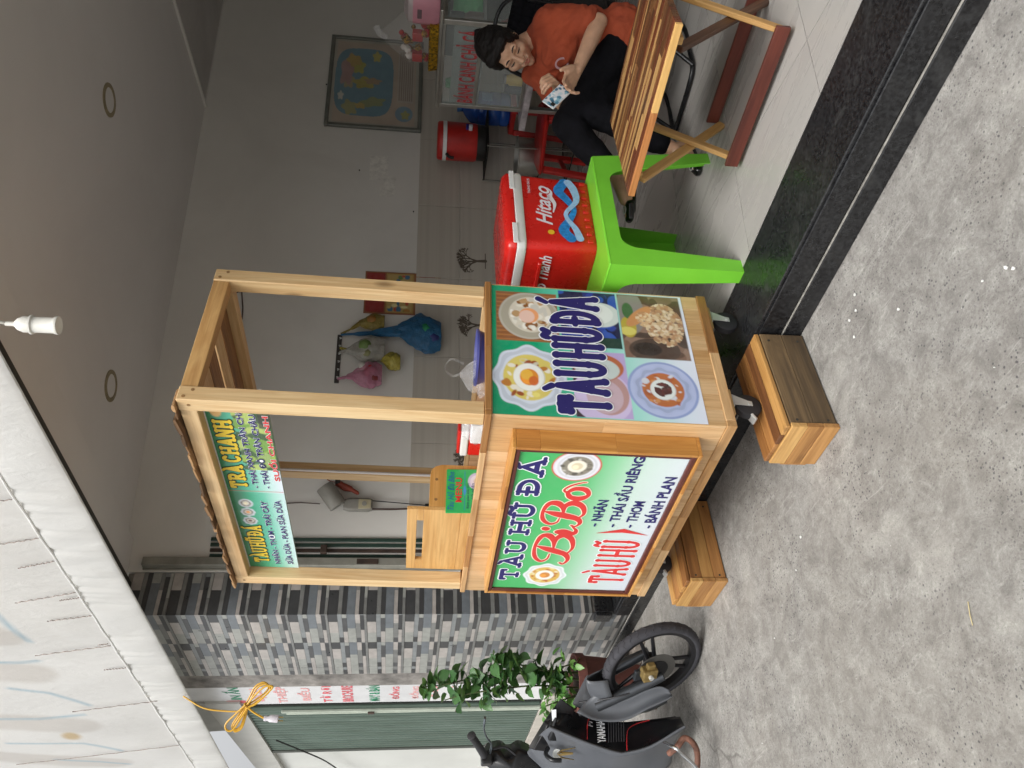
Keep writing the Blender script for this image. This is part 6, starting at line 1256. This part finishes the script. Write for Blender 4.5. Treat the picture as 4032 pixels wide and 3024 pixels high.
fender(96, 204, R_+.07, .056, 'rear_fender', M_BGREY, flare=.12, n=26, m=14)
FO = [(-3.514, 1.112, 0.578), (-3.527, 1.08, 0.494), (-3.514, 1.072, 0.374), (-3.468, 1.106, 0.269), (-3.438, 1.127, 0.199), (-3.421, 1.141, 0.17)]; FI = [(-3.479, 1.181, 0.484), (-3.502, 1.145, 0.441), (-3.479, 1.155, 0.351), (-3.449, 1.177, 0.28), (-3.429, 1.188, 0.215), (-3.433, 1.175, 0.175)]
# leg shield: black side panel and grey inner panel meeting on one edge
EDGE = [(-3.519, 1.053, 0.704), (-3.532, 1.021, 0.621), (-3.546, 0.983, 0.514), (-3.555, 0.953, 0.413), (-3.55, 0.95, 0.366), (-3.521, 0.965, 0.268), (-3.462, 1.012, 0.153), (-3.449, 1.022, 0.127)]
FRNT = [(-3.593, 1.168, 0.626), (-3.607, 1.138, 0.558), (-3.61, 1.123, 0.497), (-3.612, 1.104, 0.411), (-3.61, 1.093, 0.343), (-3.596, 1.093, 0.258), (-3.575, 1.096, 0.154), (-3.562, 1.098, 0.1)]
INNR = [(-3.782, 1.029, 0.765), (-3.821, 0.977, 0.702), (-3.853, 0.926, 0.639), (-3.863, 0.89, 0.514), (-3.856, 0.873, 0.39), (-3.83, 0.881, 0.267), (-3.79, 0.908, 0.17), (-3.736, 0.956, 0.12)]
def sheet(name, A, B, mat, bulge, n=24, m=8, nd=None):
    a = spline(BW(A), 4); b = spline(BW(B), 4); k = len(a); mb = MB(); g = []
    for i in range(k):
        d = (b[i]-a[i]); t_ = (a[min(i+1, k-1)]-a[max(i-1, 0)]); nn = d.cross(t_).normalized(); g.append([a[i]+d*(j/m)+nn*bulge*math.sin(math.pi*j/m) for j in range(m+1)])
    for i in range(k-1):
        for j in range(m): mb.quad(g[i][j], g[i][j+1], g[i+1][j+1], g[i+1][j])
    o = mb.build(name, mat, bike, True); bmw = bmesh.new(); bmw.from_mesh(o.data); bmesh.ops.remove_doubles(bmw, verts=bmw.verts, dist=1e-5); bmw.to_mesh(o.data); bmw.free(); o.data.polygons.foreach_set('use_smooth', [True]*len(o.data.polygons))
    md = o.modifiers.new('t', 'SOLIDIFY'); md.thickness = .004; md.offset = 0; return o
sheet('mudguard', FO, FI, M_BGREY, .022); sheet('side_panel', EDGE, FRNT, M_BBLK, .012); sheet('inner_shield', EDGE, INNR, M_BGREY, -.02)
M_EDGE_ = plain('grey_edge', '#606368', .35); MB().tube(spline(BW(EDGE), 5), .006, 8).build('shield_edge', M_BGREY, bike, True)
# far half of the shield and the body behind it (reaches out of the picture)
mir = lambda L: [(-7.72-x+2*(.26*(y-1.02)), y-.06, z) for x, y, z in L]
sheet('inner_shield', mir(EDGE), INNR, M_BGREY, .02); sheet('side_panel', mir(EDGE), [(x-.06, y+.02, z) for x, y, z in FRNT], M_BBLK, -.012)
M_SEAT = plain('black_vinyl', '#1a1a1b', .5, var=.1)
hb = Vector((.25, .97, 0)); rb = Vector((.97, -.25, 0)); bc = Vector((-3.84, .93, 0))-BO
def bodypt(f_, l_, z): return tuple(bc+hb*f_+rb*l_+Vector((0, 0, z)))
MB().tube([bodypt(-.05, 0, .55), bodypt(-.25, 0, .42), bodypt(-.5, 0, .42), bodypt(-.8, 0, .55), bodypt(-1.15, 0, .68)], [.06, .07, .08, .1, .05], 12, sq=1.2).build('frame_cover', M_BGREY, bike, True)
MB().tube([bodypt(-.38, 0, .66), bodypt(-.5, 0, .70), bodypt(-.8, 0, .70), bodypt(-1.1, 0, .74)], [.06, .11, .12, .07], 14, sq=.45).build('seat', M_SEAT, bike, True)
MB().tube([bodypt(-.4, 0, .2), bodypt(-.62, 0, .24)], [.1, .11], 12).build('engine', M_FORK, bike, True)
rwh = empty('rear_wheel'); rwh.parent = bike; m4 = Matrix((hb, Vector((0, 0, 1)), hb.cross(Vector((0, 0, 1))))).transposed().to_4x4(); m4.translation = bc-hb*.95+Vector((0, 0, R_)); rwh.matrix_local = m4
MB().lathe(prof+[prof[0]], 48, closed=True).build('tyre', M_TYRE, rwh, True); MB().lathe([(.0001, -.04), (R_-.055, -.02), (R_-.055, .02), (.0001, .04)], 32).build('rim', M_RIM, rwh, True)
MB().tube([bodypt(-.55, .06, .24), bodypt(-.95, .06, R_)], .018, 8).build('swing_arm', M_FORK, bike, True); MB().tube([bodypt(-.5, -.09, .2), bodypt(-.46, -.2, .012)], .009, 8).build('side_stand', M_STEEL, bike, True)
# headlight cowl, beak, lens, upper cover
def plate(name, L_, mat, th, parent=bike, bev=.008, off=(0, 0, 0)):
    P_ = BW(L_); c = sum(P_, Vector())/len(P_); n_ = Vector()
    for i in range(len(P_)): n_ += (P_[i]-c).cross(P_[(i+1) % len(P_)]-c)
    n_.normalize(); view = (Vector((0, 0, CAMH))-BO-c).normalized(); n_ = n_ if n_.dot(view) > 0 else -n_
    P_ = P_ if sum((((P_[i]-c).cross(P_[(i+1) % len(P_)]-c)) for i in range(len(P_))), Vector()).dot(n_) > 0 else P_[::-1]
    k = len(P_); mb = MB(); o_ = Vector(off); mb.v = [tuple(p+o_) for p in P_]+[tuple(p+o_-n_*th+(c-p)*.12) for p in P_]+[tuple(c+o_+n_*th*.35)]
    for i in range(k): j = (i+1) % k; mb.f += [(i, j, 2*k), (i, k+i, k+j, j)]; mb.mi += [0, 0]
    mb.f.append(tuple(k+i for i in reversed(range(k)))); mb.mi.append(0); return mb.build(name, mat, parent, True, bev=bev)
BEAK = [(-3.774, 1.043, 0.762), (-3.641, 1.124, 0.691), (-3.533, 1.18, 0.639), (-3.54, 1.168, 0.624), (-3.588, 1.115, 0.638), (-3.597, 1.084, 0.697), (-3.694, 1.011, 0.75)]
plate('front_cowl', BEAK, M_BBLK, .07, bev=.01); plate('indicator_lens', [(-3.561, 1.146, 0.676), (-3.556, 1.148, 0.656), (-3.591, 1.106, 0.653), (-3.594, 1.105, 0.671)], plain('clear_lens', '#dfe3e6', .1), .01, off=(.012, -.012, .006), bev=0)
plate('front_cowl', [(-3.593, 1.10, .69), (-3.60, 1.165, .64), (-3.62, 1.15, .55), (-3.58, 1.05, .60), (-3.535, 1.045, .69)], M_BBLK, .08, bev=.01)
plate('upper_fender', [(-3.645, 1.19, 0.57), (-3.586, 1.307, 0.495), (-3.589, 1.299, 0.472), (-3.583, 1.208, 0.448), (-3.615, 1.148, 0.496), (-3.633, 1.167, 0.541)], M_BGREY, .06)
COWL = [(-3.88, 1.054, 0.973), (-3.855, 1.067, 0.89), (-3.873, 1.037, 0.847), (-3.844, 1.062, 0.798), (-3.852, 1.041, 0.741), (-3.888, 0.985, 0.674), (-3.93, 0.93, 0.75), (-3.95, 0.94, 0.86), (-3.915, 1.003, 0.94)]
plate('handlebar_cowl', COWL, M_BBLK, .14, bev=.015)
MB().tube(spline(BW([(-3.70, 1.06, 1.01), (-3.819, 1.029, 0.958), (-3.93, 1.01, .90), (-4.05, .98, .90), (-4.2, .95, .96), (-4.32, .93, 1.0)]), 5), .0115, 10).build('handlebar', M_BLK, bike, True)
g_ = BW([(-3.664, 1.07, 1.028), (-3.74, 1.051, 0.993), (-3.819, 1.029, 0.958)]); MB().tube([g_[0]-(g_[1]-g_[0])*.02, g_[0], g_[0].lerp(g_[1], .1), g_[0].lerp(g_[1], .14), g_[1], g_[2]], [.016, .0195, .0195, .017, .017, .0185], 14).build('grip', M_RUB, bike, True)
g2 = BW([(-4.34, .925, 1.01), (-4.22, .947, .968)]); MB().tube([g2[0], g2[1]], .0175, 12).build('grip', M_RUB, bike, True)
MB().box(-.03, .03, -.025, .025, -.025, .025, Matrix.Translation(BW([(-3.85, 1.02, .945)])[0])).build('switch_block', M_BBLK, bike, bev=.008)
MB().tube(spline(BW([(-3.566, 1.113, 0.974), (-3.638, 1.09, 0.973), (-3.714, 1.074, 0.954), (-3.762, 1.059, 0.929), (-3.82, 1.04, .93)]), 5), [.008]*4+[.006]*13+[.009]*4, 8, sq=.7).build('brake_lever', plain('lever_grey', '#7d868c', .3, .8), bike, True)
MB().tube(spline(BW([(-3.80, 1.05, .92), (-3.82, 1.06, .86), (-3.86, 1.03, .80)]), 5), .006, 6).build('cable', M_RUB, bike, True)
# lock with keys, lettering, stripes
lk = BW([(-3.665, 0.985, 0.652)])[0]; vdir = (Vector((0, 0, CAMH))-BO-lk).normalized()
MB().lathe([(.0001, .006), (.012, .006), (.012, .01), (.019, .01), (.021, .0), (.021, -.03), (.0001, -.03)], 20, Matrix.Translation(lk+vdir*.02) @ vdir.to_track_quat('Z', 'Y').to_matrix().to_4x4()).build('ignition_lock', M_STEEL, bike, True)
MB().tube(spline([tuple(lk+vdir*.01+Vector((-.02, .03, .035))), tuple(lk+vdir*.015+Vector((.0, .0, .05))), tuple(lk+vdir*.02+Vector((.025, -.03, .03))), tuple(lk+vdir*.015+Vector((.03, -.035, -.01)))], 5), .01, 8).build('lock_hood', M_BBLK, bike, True)
for k, (dz, dx) in enumerate(((-.05, .0), (-.06, .012), (-.055, -.014))): p_ = lk+vdir*.045; MB().tube([p_, p_+Vector((dx*.5, dx, -.02)), p_+Vector((dx, dx*1.6, dz-.02))], [.003, .009, .004], 6, sq=.35).build('key', plain('key_brass', '#b9a06a', .35, .8), bike, True)
MB().tube([tuple(lk+vdir*.045+Vector((.008*math.cos(q), .0, -.012+.01*math.sin(q)))) for q in [2*math.pi*i/10 for i in range(11)]], .0015, 5).build('key_ring', M_CHR, bike)
yx = (Vector((-3.583, 1.088, 0.475))-Vector((-3.565, .988, .492))); yy = (Vector((-3.565, .988, .492))-Vector((-3.558, .988, .453)))
yo = BW([(-3.558, .988, .455)])[0]; nn_ = yx.cross(yy).normalized(); yo = yo+nn_*.016
text('maker_lettering', 'YAMAHA', 0, yx.length, 0, .036, plain('silver_letters', '#c3c6c9', .3), bike, (tuple(yo), tuple(yx), tuple(yy)), .002, .02)
text('badge_lettering', 'Fi', yx.length*.72, yx.length*1.02, .052, .075, plain('silver_letters', '#c3c6c9', .3), bike, (tuple(yo), tuple(yx), tuple(yy)), .002, .01, .3)
M_RST = plain('red_stripe', '#b3262a', .35)
MB().tube([tuple(p+nn_*.014) for p in spline(BW([(-3.556, 1.004, 0.536), (-3.575, 1.06, .525), (-3.592, 1.09, .515), (-3.60, 1.125, .495)]), 4)], [.005]*4+[.011]*5+[.016]*4, 6, sq=.2).build('stripe', M_RST, bike)
MB().tube([tuple(p+nn_*.014) for p in spline(BW([(-3.553, .955, 0.368), (-3.562, 1.0, .36), (-3.57, 1.045, .345), (-3.583, 1.072, .30), (-3.58, 1.085, .24)]), 4)], .0035, 6, sq=.4).build('stripe', M_RST, bike)
for k in range(7): MB().tube([tuple(yo+yx.normalized()*.0-yy.normalized()*(.012+.011*k)+nn_*.001), tuple(yo+yx*.95-yy.normalized()*(.012+.011*k)+nn_*.001)], .0018, 4).build('groove', M_RUB, bike)
MB().tube(spline(BW([(-3.50, .93, .2), (-3.436, 0.939, 0.18), (-3.41, 0.964, 0.153), (-3.417, 0.948, 0.118), (-3.445, 0.912, 0.096), (-3.50, 0.85, 0.10), (-3.6, .75, .15)]), 5), .013, 10).build('exhaust_guard', plain('rusty_tube', '#7d5748', .75, .2, var=.3, scale=30), bike, True)
MB().tube(spline(BW([(-3.45, .96, .23), (-3.39, 0.921, 0.205), (-3.401, 0.902, 0.18), (-3.432, 0.852, 0.116), (-3.47, .80, .09)]), 4), .008, 8).build('gear_pedal', M_CHR, bike, True)

# ================= pot plant and loose bricks =================
M_TERR = plain('worn_terracotta', '#7d4d45', .85, var=.2, scale=10, dirt=.5, bump=.3)
plant = empty('pot_plant', (-4.42, 1.56, 0), 0, 'tall leafy vine in a dull red clay pot between pillar and motorbike', 'plant')
MB().lathe([(.0001, .0), (.105, .0), (.11, .02), (.145, .32), (.158, .33), (.158, .38), (.145, .38), (.138, .35), (.0001, .35)], 36).build('pot', M_TERR, plant, True)
MB().lathe([(.0001, .352), (.137, .357)], 24).build('soil', plain('soil', '#3a2d24', .95, bump=.5), plant)
M_STEM = plain('green_stem', '#4f5a34', .6)
STEMS = [[(.04, .0, .35), (.03, .03, .51), (.013, .05, .715), (-.025, .048, .918), (-.072, .027, 1.094), (-.095, .02, 1.24)], [(.0, -.03, .35), (.02, -.02, .6), (.0, -.03, .8), (-.04, -.04, .98), (-.07, -.06, 1.1)], [(.06, .03, .35), (.1, .04, .6), (.105, .085, .75), (.09, .1, .85)], [(-.02, -.06, .35), (-.01, -.1, .48), (-.02, -.13, .58)], [(.09, .03, .35), (.13, .05, .42), (.12, .03, .50)]]
def leaf_mesh(name, L, Wd, fold, col, n=7):
    vs_ = []; fs_ = []
    for i in range(n+1):
        f_ = i/n; w_ = Wd*(math.sin(math.pi*min(1, f_**.8))**.75)*(1 if f_ < .8 else (1-f_)/.2*.9+.1)+.0004; y = L*f_; zz = -.16*L*f_*f_
        vs_ += [(-w_, y, zz+fold*w_), (0, y, zz), (w_, y, zz+fold*w_)]
    for i in range(n): a = i*3; fs_ += [(a, a+1, a+4, a+3), (a+1, a+2, a+5, a+4)]
    me = bpy.data.meshes.new(name); me.from_pydata(vs_, [], fs_); me.update(); me.materials.append(col); me.polygons.foreach_set('use_smooth', [True]*len(me.polygons)); return me
def leaf_mat(name, c0, c1):
    t = NT(name); oi = t.n('ObjectInfo'); v = t.coords((1, 1, 1)); f = t.noise(v, 30, 4); col = t.mix(oi.outputs['Random'], lin(c0), lin(c1)); col = t.mix(t.maprange(f, .4, .7, 0, .3), col, tuple(x*.6 for x in lin(c0)))
    t.l(col, t.b.inputs['Base Color']); t.set(Roughness=.36); t.b.inputs['Subsurface Weight'].default_value = .0
    tl = t.n('BsdfTranslucent'); t.l(t.mix(.5, col, (.25, .4, .08)), tl.inputs['Color']); mx = t.n('MixShader'); mx.inputs[0].default_value = .25; t.l(t.b.outputs[0], mx.inputs[1]); t.l(tl.outputs[0], mx.inputs[2]); t.l(mx.outputs[0], t.t.nodes['Material Output'].inputs['Surface']); return t.m
M_LF = leaf_mat('vine_leaf', '#2d5230', '#5f8a52'); M_LF2 = leaf_mat('herb_leaf', '#4d7f3a', '#7fae5c')
LM = [leaf_mesh('leaf', .072, .034, .3, M_LF), leaf_mesh('leaf', .058, .029, .2, M_LF), leaf_mesh('leaf', .08, .028, .45, M_LF)]; LM2 = [leaf_mesh('leaf', .045, .013, .3, M_LF2), leaf_mesh('leaf', .035, .012, .2, M_LF2)]
rg = random.Random(12)
for si, S_ in enumerate(STEMS):
    q = spline(S_, 8); MB().tube(q, [.006-.003*i/len(q) for i in range(len(q))], 6).build('stem', M_STEM, plant, True)
    cnt = (100, 54, 56, 60, 26)[si]
    for k in range(cnt):
        f_ = rg.uniform(.12, 1) if si != 3 else rg.uniform(.2, 1); p_ = q[min(len(q)-1, int(f_*(len(q)-1)))]
        small = si in (3, 4); o = bpy.data.objects.new('leaf', rg.choice(LM2 if small else LM)); sc_ = rg.uniform(.85, 1.35)*(1 if not small else 1.1)
        o.location = p_+Vector((rg.uniform(-.032, .032), rg.uniform(-.032, .032), rg.uniform(-.02, .02)))*(2.2 if small else 1.3); o.scale = (sc_,)*3
        o.rotation_euler = (rg.uniform(-1.0, .7), rg.uniform(-.6, .6), rg.uniform(0, 6.28)); link(o, plant)
M_BRK = plain('chipped_cement_brick', '#8d847b', .9, var=.25, scale=14, bump=.5, dirt=.4)
for (x, y, rz_, w_, h_, lb) in ((-4.28, 1.70, .5, .085, .055, 'chipped grey brick lying nearest the black step behind the wheel'), (-4.47, 1.74, .3, .08, .06, 'grey brick lying beside the pillar foot behind the wheel'), (-4.16, 1.42, .9, .08, .05, 'grey brick seen through the spokes of the front wheel')):
    o = tag(MB().box(-.09, .09, -w_/2, w_/2, 0, h_).build('loose_brick', M_BRK, bev=.006), lb, 'brick', 'loose bricks'); o.location = (x, y, .0); o.rotation_euler = (0, 0, rz_)
# small litter on the concrete
M_LIT = plain('white_scrap', '#e2e2df', .7); M_STRAW = plain('dry_straw', '#c9b98a', .7)
scr = [(-1.074, 1.303), (-1.059, 1.284), (-1.144, 1.334), (-1.547, 1.71), (-1.615, 1.667), (-1.571, 1.667), (-1.418, 1.516), (-1.24, 1.146), (-1.627, 1.607), (-2.376, 1.211), (-2.668, 1.09), (-2.28, 1.287), (-2.989, .821)]
mb = MB(); rg = random.Random(2)
for x, y in scr:
    r = rg.uniform(.0025, .0055); k = rg.randint(5, 7); a0 = rg.uniform(0, 6); mb.prism([(x+r*rg.uniform(.6, 1.3)*math.cos(a0+6.28*i/k), y+r*rg.uniform(.6, 1.3)*math.sin(a0+6.28*i/k)) for i in range(k)], .002, .005)
tag(mb.build('paper_scraps', M_LIT), 'tiny white scraps scattered on the concrete', 'litter', kind='stuff')
tag(MB().tube([(-1.648, .759, .004), (-1.66, .73, .005), (-1.667, .708, .004)], .0012, 5).build('straw', M_STRAW), 'single dry straw lying on the concrete in the foreground', 'straw')
